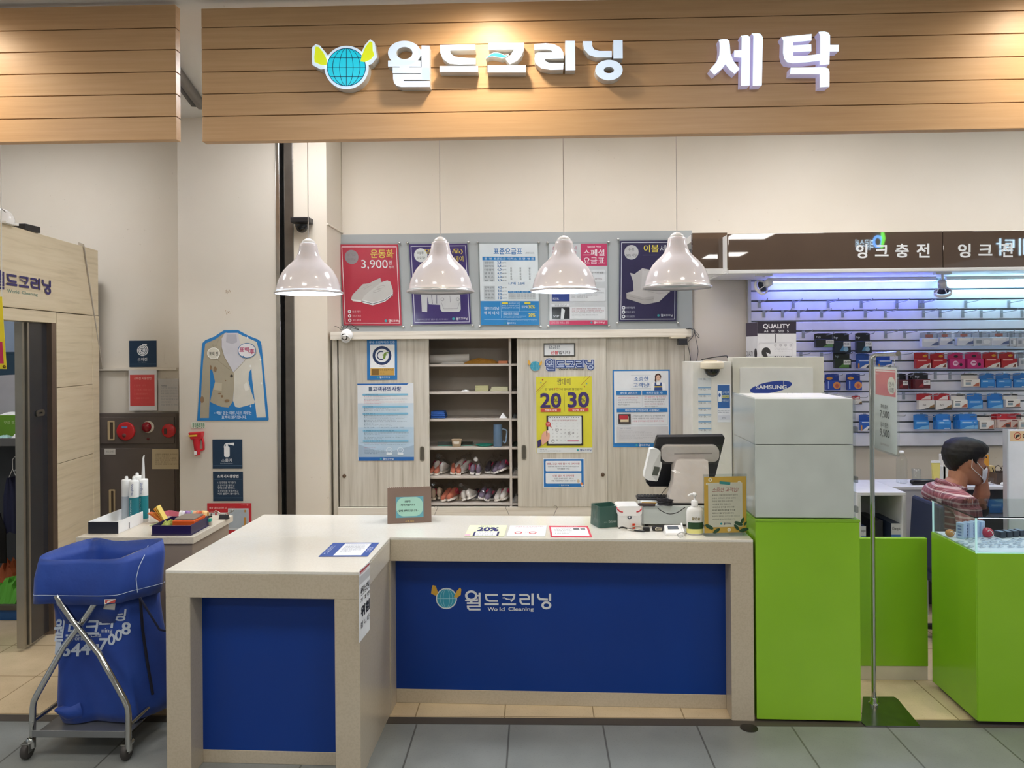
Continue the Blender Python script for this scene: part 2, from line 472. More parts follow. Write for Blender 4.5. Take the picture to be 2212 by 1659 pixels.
def wallprint(px0, py0, px1, py1, Y, zoom=None):
    """sheet on an upright plane facing the camera side at depth Y; print coordinates are pixels of the photo"""
    a = P(px0, py0, Y); b = P(px1, py0, Y); c = P(px0, py1, Y)
    W = b.x-a.x; H = a.z-c.z; kx = W/(px1-px0); kz = H/(py1-py0)
    return Print(lambda u, v, h: Vector((a.x+(u-px0)*kx, Y-h, a.z-(v-py0)*kz)), zoom)
def quadprint(c00, c10, c01, zoom=None, box=(0, 0, 1, 1)):
    """sheet spanned by three world corners (top-left, top-right, bottom-left); box is its range in print coordinates"""
    c00 = Vector(c00); U = Vector(c10)-c00; V = Vector(c01)-c00; N = -U.cross(V).normalized()
    x0, y0, x1, y1 = box
    return Print(lambda u, v, h: c00+U*((u-x0)/(x1-x0))+V*((v-y0)/(y1-y0))+N*h, zoom)
# ================================================================== the building
def slabx(x0, x1, y0, y1, z0, z1, mat, name, **k):
    return struct(MB().box(x0, x1, y0, y1, z0, z1, mat), name, **k)
CZ = 3.2          # ceiling height
slabx(-7, 8, -6, 3.37, -.05, 0, GREYTILE, 'floor')
slabx(-7, 8, 3.37, 3.43, -.05, .001, I('#4a443d', .5), 'trim_1')
slabx(-7, 8, 3.43, 7, -.05, .0, BEIGETILE, 'floor')
slabx(-7, 8, -6, 7, CZ, CZ+.1, CEIL, 'ceiling')
YB = 5.45
slabx(P(740, 600, YB).x, 8, YB, YB+.12, 0, CZ, WALL, 'wall_back')
YH = 5.36
slabx(-4.4, P(395, 600, 5.1).x+.1, YH, YH+.12, 0, CZ, WALL, 'wall_hydrant')
YP = 5.05
# pillar with the extinguisher signs, then the shutter rail, then the pier
xp0 = P(386, 700, YP).x; xp1 = P(598, 700, YP).x; xr1 = P(636, 700, YP).x; xq1 = P(707, 650, YP).x
struct(MB().box(xp0, xp1, YP, YB+.1, 0, CZ, WALL2), 'pillar_left')
slabx(xr1, xq1, YP, YB+.1, 0, CZ, WALL, 'wall_pier')
rl = (xp1, P(607, 700, YP).x, P(617, 700, YP).x, xr1)
mb = MB()
mb.box(rl[0], rl[1], YP-.012, YP+.1, 0, CZ, STEEL); mb.box(rl[2], rl[3], YP-.012, YP+.1, 0, CZ, DARKSTEEL)
mb.box(rl[1], rl[2], YP+.05, YP+.1, 0, CZ, DARKGAP)
struct(mb, 'trim_2', bevel=.003)
# seam lines and shutter housing seen in the gap between the two fascias
mb = MB()
a = P(372, -6, 3.75); b = P(432, 66, 4.7)
mb.tube([(a.x-.05, 3.6, CZ-.03), (b.x, 4.72, CZ-.03)], .03, DARKSTEEL, 4)
mb.tube([(a.x-.09, 3.6, CZ-.02), (b.x-.05, 4.72, CZ-.02)], .02, BLACK, 4)
struct(mb, 'trim_3')
# far side of the mall so that glossy things have something to mirror
slabx(-7, 8, -6.1, -6, 0, CZ, WALL2, 'wall_opposite')

# ------------------------------------------------------------------ ceiling panels (the mall's and the shop's own lamps)
LP = emit('led panel glow', '#fffaf4', 16.0)
def ceiling_panel():
    t = thing('ceiling_light', 'square white panel light in the mall ceiling', 'ceiling light', (0, 0, CZ), 0, 'square ceiling panel lights')
    MB().box(-.29, .29, -.29, .29, CZ-.012, CZ-.004, LP).build('diffuser', t)
    mb = MB()
    for x0, x1, y0, y1 in ((-.32, -.29, -.32, .32), (.29, .32, -.32, .32), (-.29, .29, -.32, -.29), (-.29, .29, .29, .32)):
        mb.box(x0, x1, y0, y1, CZ-.02, CZ-.001, WHITE)
    mb.build('frame', t)
    return t
cp = None
for x, y in [(-3.2, 1.4), (-1.1, 1.4), (1.1, 1.4), (3.3, 1.4), (-2.2, -.9), (0, -.9), (3.0, -1.1), (-3.2, -3.2), (0, -3.2), (3.2, -3.2),
             ]:
    if cp is None: cp = ceiling_panel(); cp.location = (x, y, CZ)
    else: copy_tree(cp, (x, y, CZ))
LPS = emit('shop panel glow', '#fbfbff', 13.0)
sp_ = None
for x, y in [(-3.4, 4.3), (-1.3, 4.35), (.3, 4.35), (1.9, 4.35), (3.6, 4.35)]:
    if sp_ is None:
        sp_ = thing('ceiling_light', 'square white panel light inside the shop', 'ceiling light', (0, 0, CZ), 0, 'shop ceiling panel lights')
        MB().box(-.29, .29, -.29, .29, CZ-.012, CZ-.004, LPS).build('diffuser', sp_); sp_.location = (x, y, CZ)
    else: copy_tree(sp_, (x, y, CZ))
# downlights that wash the fascia
DLW = emit('downlight glow', '#ffe2b8', 14.0)
xc = P(1055, 40, 3.3).x
dl = None
for i in range(-1, 2):
    x = xc+i*2.42
    if dl is None:
        dl = thing('downlight', 'small recessed warm downlight above the wood fascia', 'downlight', (0, 0, CZ), 0, 'downlights along the wood fascia')
        MB().lathe([(.055, CZ-.004), (.075, CZ-.004), (.075, CZ-.001), (.055, CZ-.001)], WHITE, 28).build('rim', dl)
        MB().lathe([(0.0001, CZ-.0015), (.055, CZ-.0015)], DLW, 28).build('lens', dl)
        dl.location = (x, 3.02, CZ)
    else: copy_tree(dl, (x, 3.02, CZ))
    L = bpy.data.lights.new('downlight_beam', 'SPOT'); L.energy = 25; L.color = (1, .86, .66); L.spot_size = 2.75; L.spot_blend = 1.0; L.shadow_soft_size = .05
    o = bpy.data.objects.new('downlight_beam', L); COL.objects.link(o); o.location = (x, 3.02, CZ-.03); o.rotation_euler = (.15, 0, 0)

# ------------------------------------------------------------------ wood fascias
YF = 3.35; YL = 3.30
def fascia(name, label, x0, x1, z0, z1, seams, side_r=False):
    t = thing(name, label, 'fascia', ((x0+x1)/2, YF, z0))
    zs = [z0]+seams+[z1]
    mb = MB()
    g = .0016
    for a, b in zip(zs, zs[1:]):
        mb.box(x0, x1, YF, YF+.045, a+(g if a != z0 else 0), b-(g if b != z1 else 0), FASCIA)
    mb.build('plank_cladding', t, bevel=.0015, seg=1)
    MB().box(x0+.003, x1-.003, YF+.008, YF+.043, z0+.003, z1-.003, I('#3a2412', .8)).build('backing', t)
    return t
zb = P(1156, 294.5, YF).z; zt = P(1156, 3, YF).z
sm = [P(640, y, YF).z for y in (248, 199.5, 152, 103, 55.5)]
fascia('wood_fascia', 'long light brown wooden plank fascia carrying the lit white lettering', P(436, 200, YF).x, 3.4, zb, zt, sm)
xl = P(380, 200, YF).x
zb2 = P(200, 304, YF).z
fascia('wood_fascia', 'shorter brown wooden plank fascia at the upper left corner', -4.2, xl, zb2, P(380, 9, YF).z, [P(300, y, YF).z for y in (252.5, 204, 156, 108, 61)])

# ------------------------------------------------------------------ lit channel letters
LETF = emit('lit letter face', '#d3e8ff', .52, '#b9c0c8')
LETF2 = emit('brighter lit letter face', '#cfe4ff', 1.0, '#c8ccd4')
LETS = I('#d9d9d8', .4)
LETS_GLOW = emit('letter side glow', '#c8c2ff', .18, '#dcdbe2')
def letter(name, label, zoom, loops_list, face=LETF, side=LETS, group='lit channel letters on the wood fascia', depth=.05, cat='sign letter'):
    pr = Print(lambda u, v, h: (lambda q: Vector((q.x, q.y+ (YL-q.y) - h, q.z)))(P(u, v, YL)), zoom)
    allp = [pr.at(*p) for L in loops_list for p in L[0]]
    mx = sum(p[0] for p in allp)/len(allp); my = sum(p[1] for p in allp)/len(allp)
    base = P(mx, my, YF)
    t = thing(name, label, cat, tuple(base), 0, group)
    fb = MB(); sb = MB()
    for L in loops_list:
        l2 = [[pr.at(*p) for p in l] for l in L]
        fb.extrude(l2, pr.fn, .0, .002, face, back=False)
        fnb = lambda u, v, h: P(u, v, YL)+Vector((0, -h, 0))
        sb.extrude(l2, fnb, -(YF-YL), 0.0, side, side)
    sb.build('letter_can', t); fb.build('letter_face', t)
    return t
Z1 = (660, 70, 7.373)
W_ = [[ell(1576, 330, 262, 194, 40), ell(1576, 330, 129, 97, 32)[::-1]],
      [[(1315, 450), (1832, 450), (1835, 545), (1315, 545)]], [[(1500, 540), (1655, 540), (1655, 562), (1500, 562)]],
      [[(1790, 262), (1850, 275), (1850, 372), (1800, 372)]], [[(1848, 210), (1975, 214), (1977, 758), (1848, 758)]],
      [[(1388, 560), (1977, 560), (1977, 650), (1388, 650)]], [[(1835, 648), (1977, 648), (1977, 670), (1835, 670)]],
      [[(1395, 666), (1977, 664), (1977, 755), (1562, 757), (1562, 778), (1980, 778), (1980, 868), (1520, 870), (1450, 850), (1410, 805), (1396, 740)]]]
letter('sign_letter', 'first lit white syllable of the shop name, right beside the globe emblem', Z1, W_)
Z2 = (930, 70, 5.027)
letter('sign_letter', 'second lit white syllable, an open box over a flat bar', Z2, [
    [[(103, 138), (487, 132), (487, 192), (212, 198), (222, 232), (260, 262), (330, 275), (490, 282), (490, 345), (300, 350), (200, 338), (135, 290), (105, 220)]],
    [[(100, 367), (516, 367), (516, 430), (100, 430)]]])
cr = letter('sign_letter', 'third lit white syllable with a small turquoise wave inside it', Z2, [
    [[(632, 118), (1017, 115), (1015, 190), (985, 260), (940, 310), (860, 347), (812, 287), (870, 245), (908, 186), (632, 188)]],
    [[(620, 360), (1036, 360), (1036, 435), (620, 435)]],
    [[(600, 285), (640, 240), (690, 218), (745, 222), (800, 245), (850, 240), (820, 270), (780, 282), (720, 270), (670, 262), (630, 272)]]])
mb = MB(); mb.extrude([[(930+u/5.027, 70+v/5.027) for u, v in [(620, 272), (650, 245), (690, 226), (745, 230), (800, 252), (836, 248), (812, 264), (780, 273), (720, 263), (675, 254), (640, 264)]]], lambda u, v, h: P(u, v, YL)+Vector((0, -h, 0)), 0, .0045, emit('turquoise glow', '#00cfe0', .9, '#18c5d8'), back=False)
mb.build('turquoise_wave', cr, label='turquoise wave insert')
letter('sign_letter', 'fourth lit white syllable, ending in a separate upright bar', Z2, [
    [[(1128, 128), (1250, 118), (1340, 128), (1410, 165), (1443, 220), (1447, 283), (1240, 288), (1250, 315), (1290, 333), (1447, 333), (1440, 405), (1300, 408), (1200, 390), (1140, 340), (1128, 290), (1135, 235), (1165, 220), (1330, 217), (1310, 195), (1250, 185), (1128, 190)]],
    [[(1462, 93), (1568, 93), (1572, 410), (1464, 412)]]])
letter('sign_letter', 'fifth lit white syllable with a ring hanging below it', Z2, [
    [[(1653, 97), (1753, 97), (1755, 150), (1775, 185), (1830, 203), (1968, 203), (1968, 272), (1800, 272), (1720, 245), (1668, 185)]],
    [[(1985, 87), (2085, 85), (2087, 282), (1985, 282)]], [ell(1937, 410, 149, 110, 36), ell(1937, 410, 56, 35, 24)[::-1]]])
Z3 = (1500, 50, 6.506)
letter('sign_letter', 'brighter lit white syllable shaped like a roof with two upright bars', Z3, [
    [[(340, 238), (400, 225), (460, 228), (490, 255), (498, 330), (505, 430), (550, 540), (635, 645), (565, 715), (490, 650), (435, 578), (380, 650), (280, 728), (215, 655), (310, 550), (350, 450), (357, 350), (352, 270)]],
    [[(650, 180), (740, 170), (780, 195), (785, 250), (775, 875), (655, 880), (662, 485), (557, 478), (560, 385), (662, 380), (665, 200)]],
    [[(805, 148), (880, 142), (930, 155), (960, 200), (960, 260), (945, 875), (820, 880), (830, 180)]]], LETF2, LETS_GLOW)
letter('sign_letter', 'brighter lit white syllable at the right end of the lettering', Z3, [
    [[(1222, 195), (1645, 155), (1645, 245), (1385, 268), (1388, 315), (1640, 300), (1642, 395), (1388, 408), (1388, 462), (1560, 460), (1700, 443), (1768, 430), (1768, 180), (1745, 125), (1820, 118), (1880, 135), (1905, 175), (1905, 308), (2028, 308), (2025, 398), (1900, 400), (1895, 578), (1760, 592), (1762, 528), (1580, 550), (1380, 565), (1300, 550), (1262, 500), (1245, 420), (1250, 250)]],
    [[(1352, 628), (1830, 622), (1880, 640), (1897, 690), (1895, 893), (1762, 900), (1762, 718), (1345, 718)]]], LETF2, LETS_GLOW)
# round globe light box (a plain globe between two yellow lobes)
TURQ = emit('turquoise light face', '#00c8e4', .5, '#10b4cc'); YEL = emit('yellow light face', '#e0f020', .45, '#c8d020')
gl = letter('sign_emblem', 'lit turquoise globe emblem between two yellow leaves left of the lettering', Z1,
    [[ell(655, 560, 352, 345, 48)], [[(105, 240), (165, 190), (230, 210), (330, 330), (400, 420), (370, 570), (240, 590), (110, 520), (100, 400)]],
     [[(860, 480), (880, 340), (950, 200), (1030, 110), (1100, 160), (1130, 330), (1140, 400), (1060, 500), (930, 560)]]], cat='sign emblem', group=None)
def zf(h): return lambda u, v, q: P(660+u/7.373, 70+v/7.373, YL)+Vector((0, -h, 0))
mb = MB()
mb.extrude([ell(655, 560, 310, 303, 48)], zf(.004), 0, 0, TURQ, back=False); mb.build('globe_face', gl, label='turquoise lit globe')
NAVY = I('#123a6e')
mb = MB()
for q in (.36, .72): mb.extrude([ell(655, 560, 310*q, 303, 44), ell(655, 560, 310*q-9, 296, 44)[::-1]], zf(.005), 0, 0, NAVY, back=False)
for dy, k in ((0, 1), (-150, .86), (150, .86)): mb.extrude([ribbon([(655-310*k, 560+dy), (655+310*k, 560+dy)], 9)], zf(.005), 0, 0, NAVY, back=False)
mb.extrude([ribbon([(655, 258), (655, 862)], 9)], zf(.005), 0, 0, NAVY, back=False)
mb.extrude([ell(655, 560, 310, 303, 48), ell(655, 560, 300, 293, 48)[::-1]], zf(.0055), 0, 0, NAVY, back=False)
mb.build('globe_lines', gl, label='dark blue grid lines')
for pts in ([(165, 235), (215, 240), (290, 330), (350, 450), (340, 530), (250, 525), (150, 480), (145, 400)], [(880, 470), (900, 380), (960, 240), (1030, 150), (1070, 170), (1075, 300), (1100, 370), (1040, 440), (950, 480)]):
    mb = MB(); mb.extrude([pts], zf(.0062), 0, 0, YEL, back=False); mb.build('leaf', gl, label='yellow lit leaf')

# ------------------------------------------------------------------ pendant lamps
SHADE = I('#ebe5e8', .12, 0, .6, .02); SHADEIN = I('#c9d0d2', .35, .7)
YPD = 3.8
def pendant(lit):
    k = 1661/YPD; r = .163
    t = thing('pendant_lamp', 'x', 'pendant lamp', (0, 0, 0), 0, 'white bell pendant lamps')
    prof = [(.166, 0), (.1655, .006), (.158, .008), (.155, .03), (.147, .06), (.1365, .085), (.122, .111), (.103, .133), (.081, .153), (.064, .172), (.0535, .192), (.048, .212), (.0445, .232), (.042, .246), (.035, .249)]
    MB().lathe(prof, SHADE, 48).build('lamp_shade', t)
    MB().lathe([(r-.004 if i == 0 else max(q-.004, .03), z+.001) for i, (q, z) in enumerate(prof[2:-1])], emit('lit lamp interior', '#c9e2ff', .55, '#dfeaf2') if lit else SHADEIN, 48).build('reflector', t)
    MB().lathe([(.162, -.002), (.1675, -.002), (.168, .003), (.1675, .008), (.160, .009)], I('#d8d5d8', .25, .3), 48).build('rim', t)
    MB().lathe([(.034, .247), (.034, .254), (.031, .259), (.023, .267), (.010, .274), (.0001, .276)], WHITEGLOSS, 28).build('socket_cap', t)
    MB().tube([(0, 0, .27), (0, 0, CZ-1.93)], .0022, I('#cfcac6', .5), 6).build('cord', t)
    if lit:
        MB().ball((0, 0, .07), (.035, .035, .05), emit('lit bulb', '#dcecff', 14), 16).build('bulb', t)
    else:
        MB().ball((0, 0, .10), (.028, .028, .045), I('#e8ebea', .2), 16).build('bulb', t)
    return t
on = pendant(True); off = pendant(False)
for i, (px, py, src, lab) in enumerate([(667, 634, on, 'lit white bell pendant lamp hanging in front of the shutter rail'),
        (952, 631, off, 'unlit white bell pendant lamp covering the purple fashion poster'),
        (1219, 629, on, 'lit white bell pendant lamp between the price table and the pink price poster'),
        (1463, 622, off, 'unlit white bell pendant lamp in front of the bedding poster')]):
    q = P(px, py, YPD)
    o = src if i < 2 else copy_tree(src)
    o.location = (q.x, YPD, q.z); o['label'] = lab
    if src is on:
        L = bpy.data.lights.new('bulb_light', 'POINT'); L.energy = 5; L.color = (.82, .92, 1); L.shadow_soft_size = .03
        l = bpy.data.objects.new('bulb_light', L); COL.objects.link(l); l.location = (q.x, YPD, q.z+.012)
# ================================================================== the counters (turned slightly against the building)
TH = .03
U_ = Vector((math.cos(TH), -math.sin(TH), 0)); B_ = Vector((math.sin(TH), math.cos(TH), 0))
O_ = PZ(1630, 1558, 0)
HT = O_.z + .805
def toC(p): d = Vector(p)-O_; return (d.dot(U_), d.dot(B_), d.z)
def C(a, b, z): return O_+U_*a+B_*b+Vector((0, 0, z))
TC = Matrix(((U_.x, B_.x, 0, O_.x), (U_.y, B_.y, 0, O_.y), (0, 0, 1, 0), (0, 0, 0, 1)))
def CF(px, py, b=0.): return toC(PP(px, py, C(0, b, 0), B_))       # pixel on the plane b
def CT(px, py, z=None): return PZ(px, py, HT if z is None else z)
zTop = CF(1630, 1166)[2]; HT = zTop
bS = -toC(PZ(600, 1234, HT))[1]                                    # front of the side counter
bS = -bS
aL = CF(357, 1234, bS)[0]; aR = CF(776, 1240, bS)[0]
dB = toC(PZ(900, 1113, HT))[1]
# main counter
mc = thing('service_counter', 'long speckled beige counter with a dark blue front panel and shop name', 'counter', tuple(C((aL)/2, dB/2, 0)), 0)
zBand = CF(1200, 1215)[2]; aP = CF(1579, 1300)[0]
INS = .11
mb = MB(TC)
mb.box(aR, 0, 0, .03, zBand, HT-.012, QUARTZ)                       # apron
mb.box(aP, 0, 0, INS+.05, 0, zBand, QUARTZ); mb.box(-.03, 0, .03, dB, 0, HT-.012, QUARTZ)
mb.box(aR, aP, INS, INS+.05, 0, CF(1200, 1494, INS)[2], QUARTZ)
mb.box(aR, aP, .03, INS+.05, zBand, zBand+.02, QUARTZ); mb.box(aR-.02, aR, .03, INS+.05, 0, zBand+.02, QUARTZ)
mb.build('stone_front', mc, bevel=.0015, seg=1)
mb = MB(TC); mb.box(aL, 0, 0, dB, HT-.012, HT, TOPSTONE); mb.box(aL, aR, 0, .03, 0.0, HT-.012, QUARTZ); mb.box(aL, aL+.02, .03, dB, 0, HT-.012, QUARTZ); mb.box(aL+.02, -.03, dB-.02, dB, 0.02, HT-.012, WHITE)
mb.build('worktop', mc, bevel=.0015, seg=1)
mb = MB(TC); mb.box(aR, aP, INS+.001, INS+.045, CF(1200, 1494, INS)[2], zBand, BLUEPANEL)
bp = mb.build('front_panel', mc, label='dark blue glossy panel')
# name on the blue panel
def cprint(b, zoom): return Print(lambda u, v, h: C(*[q if i != 1 else b-h for i, q in enumerate(CF(u, v, b))]), zoom)
pr = cprint(INS, (900, 1240, 6.9125))
WH = I('#d9dcdf', .5)
pr.name(722, 245, 2012, 545, WH)
pr.text(1062, 497, 1205, 550, 'Wo', WH, .03); pr.text(1240, 497, 1312, 550, 'ld', WH, .03, lay=1); pr.text(1370, 497, 1748, 562, 'Cleaning', WH, .03, lay=1)
pr.build('shop_name', parent=mc, label='white shop name lettering')
pr = cprint(INS, (900, 1240, 6.9125))
pr.globe(445, 365, 140, I('#cfd6d8')); 
pr.loops([[(240, 165), (285, 175), (320, 280), (290, 325), (215, 290), (225, 220)]], '#cda038'); pr.loops([[(555, 345), (600, 250), (650, 200), (668, 230), (660, 310), (610, 350)]], '#cda038')
pr.build('globe_sticker', parent=mc, label='round turquoise globe sticker with two yellow leaves')
# side counter
sc = thing('side_counter', 'projecting beige counter leg with a bright blue panel at the lower left', 'counter', tuple(C((aL+aR)/2, bS/2, 0)), 0)
zB2 = CF(600, 1293, bS)[2]; zB2r = zB2
pl = CF(411, 1400, bS)[0]; prr = CF(723, 1400, bS)[0]; dS = bS+.10; zlow = CF(580, 1622, dS)[2]
mb = MB(TC)
mb.box(aL, aR, bS, bS+.03, zB2, HT-.012, QUARTZ); mb.box(aL, pl, bS, dS+.03, 0, zB2, QUARTZ); mb.box(prr, aR-.0, bS, dS+.03, 0, zB2, QUARTZ)
mb.box(pl, prr, dS, dS+.03, 0, zlow, QUARTZ); mb.box(pl, prr, bS+.03, dS+.03, zB2, zB2+.01, QUARTZ)
mb.build('stone_front', sc, bevel=.0015, seg=1)
mb = MB(TC); mb.box(aL, aR, bS, -.0015, HT-.012, HT, TOPSTONE); mb.build('worktop', sc, bevel=.0015, seg=1)
mb = MB(TC); mb.box(pl, prr, dS+.001, dS+.03, zlow, zB2, BLUEPANEL); mb.build('front_panel', sc, label='royal blue panel')
mb = MB(TC); mb.box(aR-.012, aR-.004, dS+.03, -.002, 0, HT-.012-.09, QUARTZ); mb.build('side_panel', sc, bevel=.001, seg=1)
mb = MB(TC); mb.box(aL, aL+.02, dS+.03, -.002, 0, HT-.012, QUARTZ)
mb.build('side_panel', sc, bevel=.001, seg=1)
mb = MB(TC); mb.box(aR-.03, aR, bS+.03, -.002, HT-.10, HT-.012, QUARTZ_L)
mb.build('edge_strip', sc, bevel=.001, seg=1)

# ------------------------------------------------------------------ papers on the worktops
def topquad(c, z=None, zoom=None, box=(0, 0, 100, 60)):
    """c: photo pixels of top-left, top-right, bottom-left corners on the worktop"""
    z = HT+.0022 if z is None else z
    return quadprint(*[PZ(q[0], q[1], z) for q in c], zoom=zoom, box=box)
def paper(pr, name, label, cat='notice', group=None):
    m = pr.build(name); c = sum((Vector(v.co) for v in m.data.vertices), Vector())/len(m.data.vertices)
    for v in m.data.vertices: v.co -= c
    m.location = c
    return tag(m, label, cat, group)
pr = topquad([(1015, 1134.5), (1096, 1134.5), (1003, 1158)]); pr.sheet(0, 0, 100, 60, '#e9efc8', .0015)
pr.text(30, 2, 60, 10, '짬데이', '#3a3350'); pr.text(26, 13, 80, 33, '20%', '#2a2a6c', .06); pr.rect(20, 36, 85, 60, '#2b2b5f'); pr.rect(25, 36, 80, 58, '#f1f3f1'); pr.lines(28, 40, 76, 6, [('1 2 3 4 5 6 7', .9), ('8 9 10 11 12', .9), ('15 16 17 18', .9)], '#8a8a9a'); pr.rect(0, 50, 14, 60, '#e2b8c8')
paper(pr, 'paper_notice', 'pale yellow sale notice lying flat on the counter, left of three')
pr = topquad([(1102, 1135), (1181, 1135), (1094, 1158)]); pr.sheet(0, 0, 100, 60, '#eef0f3', .0015)
pr.lines(15, 5, 90, 7, [('세탁물을 맡기실 때 확인해 주세요', 1, '#c26a78'), ('꼭 확인 부탁드립니다', .8, '#b68a94')], '#c26a78'); pr.ring(28, 42, 10, 7, 3, '#cf4a52'); pr.ring(66, 42, 10, 7, 3, '#cf4a52'); pr.lines(45, 36, 55, 5, [('세탁', 1), ('완료', 1)], '#b9a9ae')
paper(pr, 'paper_notice', 'white notice with two red ovals lying flat on the counter')
pr = topquad([(1186, 1135.5), (1270, 1136), (1190, 1159.5)]); pr.sheet(0, 0, 100, 60, '#d8435a', .0015)
pr.rect(4, 8, 95, 55, '#eef0f2'); pr.lines(12, 12, 55, 7, [('1. 접수 시 확인하세요', 1), ('2. 보관 기간 안내', .9), ('3. 세탁물 찾아가세요', 1), ('4. 영수증을 지참', .9), ('5. 문의 바랍니다', .8)], '#55565c'); pr.rect(60, 14, 75, 22, '#5c5f66'); pr.rect(78, 14, 90, 22, '#7c7f86'); pr.text(30, 2, 72, 7, '고객 주의사항 안내', '#f3dfe2')
paper(pr, 'paper_notice', 'white notice with a red border lying flat on the counter, right of three')
pr = topquad([(720, 1172.5), (819, 1172), (688, 1202)]); pr.sheet(0, 0, 100, 60, '#2f4f9c', .0015)
pr.rect(28, 4, 85, 56, '#e8ecf2'); pr.lines(34, 9, 80, 5.6, [('고객 여러분께 알려드립니다', 1), ('세탁물 접수 및 보관 안내', .9), ('접수일로부터 보관합니다', .95), ('변색 및 수축은 확인 바랍니다', 1), ('부속품은 미리 알려주세요', .9), ('감사합니다', .5)], '#4a5578'); pr.text(4, 14, 12, 50, '안내', '#c9d6ef'); pr.text(88, 20, 97, 44, '문의', '#c9d6ef')
paper(pr, 'paper_notice', 'blue and white notice lying flat on the projecting counter corner')
# strip notice taped to the right side of the projecting counter
x0 = C(aR+.002, 0, 0)
pt = C(aR+.0025, 0, 0)
def SP(px, py): return PP(px, py, pt, U_)
pr = quadprint(SP(776, 1233), SP(799, 1212), SP(776, 1389), box=(0, 0, 50, 300))
pr.sheet(0, 0, 50, 300, '#eceef0', .001); pr.rect(2, 6, 48, 14, '#b2383e'); pr.rect(2, 16, 30, 20, '#c9898c'); pr.rect(0, 28, 50, 62, '#c6c8ca')
pr.text(6, 78, 46, 108, '세탁소 안내', '#222226', .03); pr.rect(6, 110, 46, 112, '#333333')
pr.text(5, 122, 46, 142, '가 대 면', '#222226', .02); pr.text(8, 160, 46, 205, '위험', '#1c1c20', .06); pr.text(6, 222, 46, 250, '합 니 다', '#222226', .02)
paper(pr, 'paper_notice', 'long white notice taped to the side of the projecting counter')
# ================================================================== the shelf cabinet and what hangs on it
YC = 5.10                      # front of its carcass
def small_logo(pr, x0, y0, x1, y1, c, globe='#3aa0a8'):
    h = y1-y0; pr.disc(x0+h*.6, (y0+y1)/2, h*.42, h*.42, globe)
    pr.name(x0+h*1.5, y0, x1, y1, c)
def px(x, y=900, Y=YC): return P(x, y, Y).x
def pz(y, x=1100, Y=YC): return P(x, y, Y).z
x_l, x_r = px(719), px(1492); zt_ = pz(731, 1100); zbot = pz(1110, 1000)
cab = thing('shelf_cabinet', 'tall pale ash wood cabinet with sliding doors behind the service counter', 'cabinet', ((x_l+x_r)/2, YC+.17, 0))
mb = MB(); mb.box(x_l, x_r, 5.05, YB-.04, zt_, pz(714), TRIMWOOD); mb.build('top_board', cab, bevel=.002)
mb = MB(); mb.box(x_l, px(729), YC, YB-.01, 0, zt_, DOORWOOD); mb.build('side_panel', cab, bevel=.001)
mb = MB(); mb.box(px(1480), x_r, YC, YB-.01, 0, zt_, DOORWOOD); mb.build('side_panel', cab, bevel=.001)
INN = I('#c3bab0', .6)
mb = MB(); mb.box(px(729), px(1480), YB-.03, YB-.01, 0, zt_, I('#a39789', .7)); mb.build('back_panel', cab)  # darker than the shelves: shade of the deep opening put into its colour
mb = MB(); mb.box(px(729), px(1480), YC-.01, YC+.02, 0, pz(1095), TRIMWOOD); mb.build('bottom_rail', cab, bevel=.002)
SH = [pz(y, 1010) for y in (789, 849.5, 908.5, 970.5, 1033, 1092)]
SHY = YC+.035
for z in SH:
    mb = MB(); mb.box(px(729), px(1480), SHY, YB-.03, z-.008, z+.008, INN); mb.build('shelf', cab, bevel=.0015, seg=1)
mb = MB(); mb.box(px(1099.5), px(1105), SHY-.004, YB-.03, 0, zt_, INN); mb.build('divider', cab, bevel=.001, seg=1)
def door(x0, x1, yo, hx, hy, knob):
    mb = MB(); mb.box(px(x0), px(x1), yo, yo+.018, pz(1094), zt_, DOORWOOD)
    d = mb.build('door', cab, bevel=.0015, seg=1)
    if hx:
        c = P(hx, hy, yo); mb = MB()
        fn = lambda u, v, h: Vector((c.x+u, yo-h, c.z+v))
        mb.extrude([rrect(-.016, -.05, .016, .05, .0155, 8), rrect(-.011, -.045, .011, .045, .0105, 8)[::-1]], fn, 0, .003, I('#a8a49a', .3, 1))
        mb.extrude([rrect(-.011, -.045, .011, .045, .0105, 8)], fn, 0, .0012, I('#6c6961', .4, .8), back=False)
        mb.build('handle', d, label='recessed oval metal pull')
    if knob:
        c = P(knob[0], knob[1], yo); T = Matrix.Translation(c) @ Matrix.Rotation(PI/2, 4, 'X')
        mb = MB(); mb.lathe([(.0125, 0), (.0125, .006), (.009, .009), (.0001, .010)], I('#5b4634', .45), 18, T); mb.build('knob', d, label='brown round plug')
    return d
DL = YC+.004; DC = YC-.016
door(732, 927, DL, 912, 980, (744, 1028)); door(1117.5, 1310, DC, 1132, 977, (1302, 1025)); door(1309, 1479, DL, None, None, None)
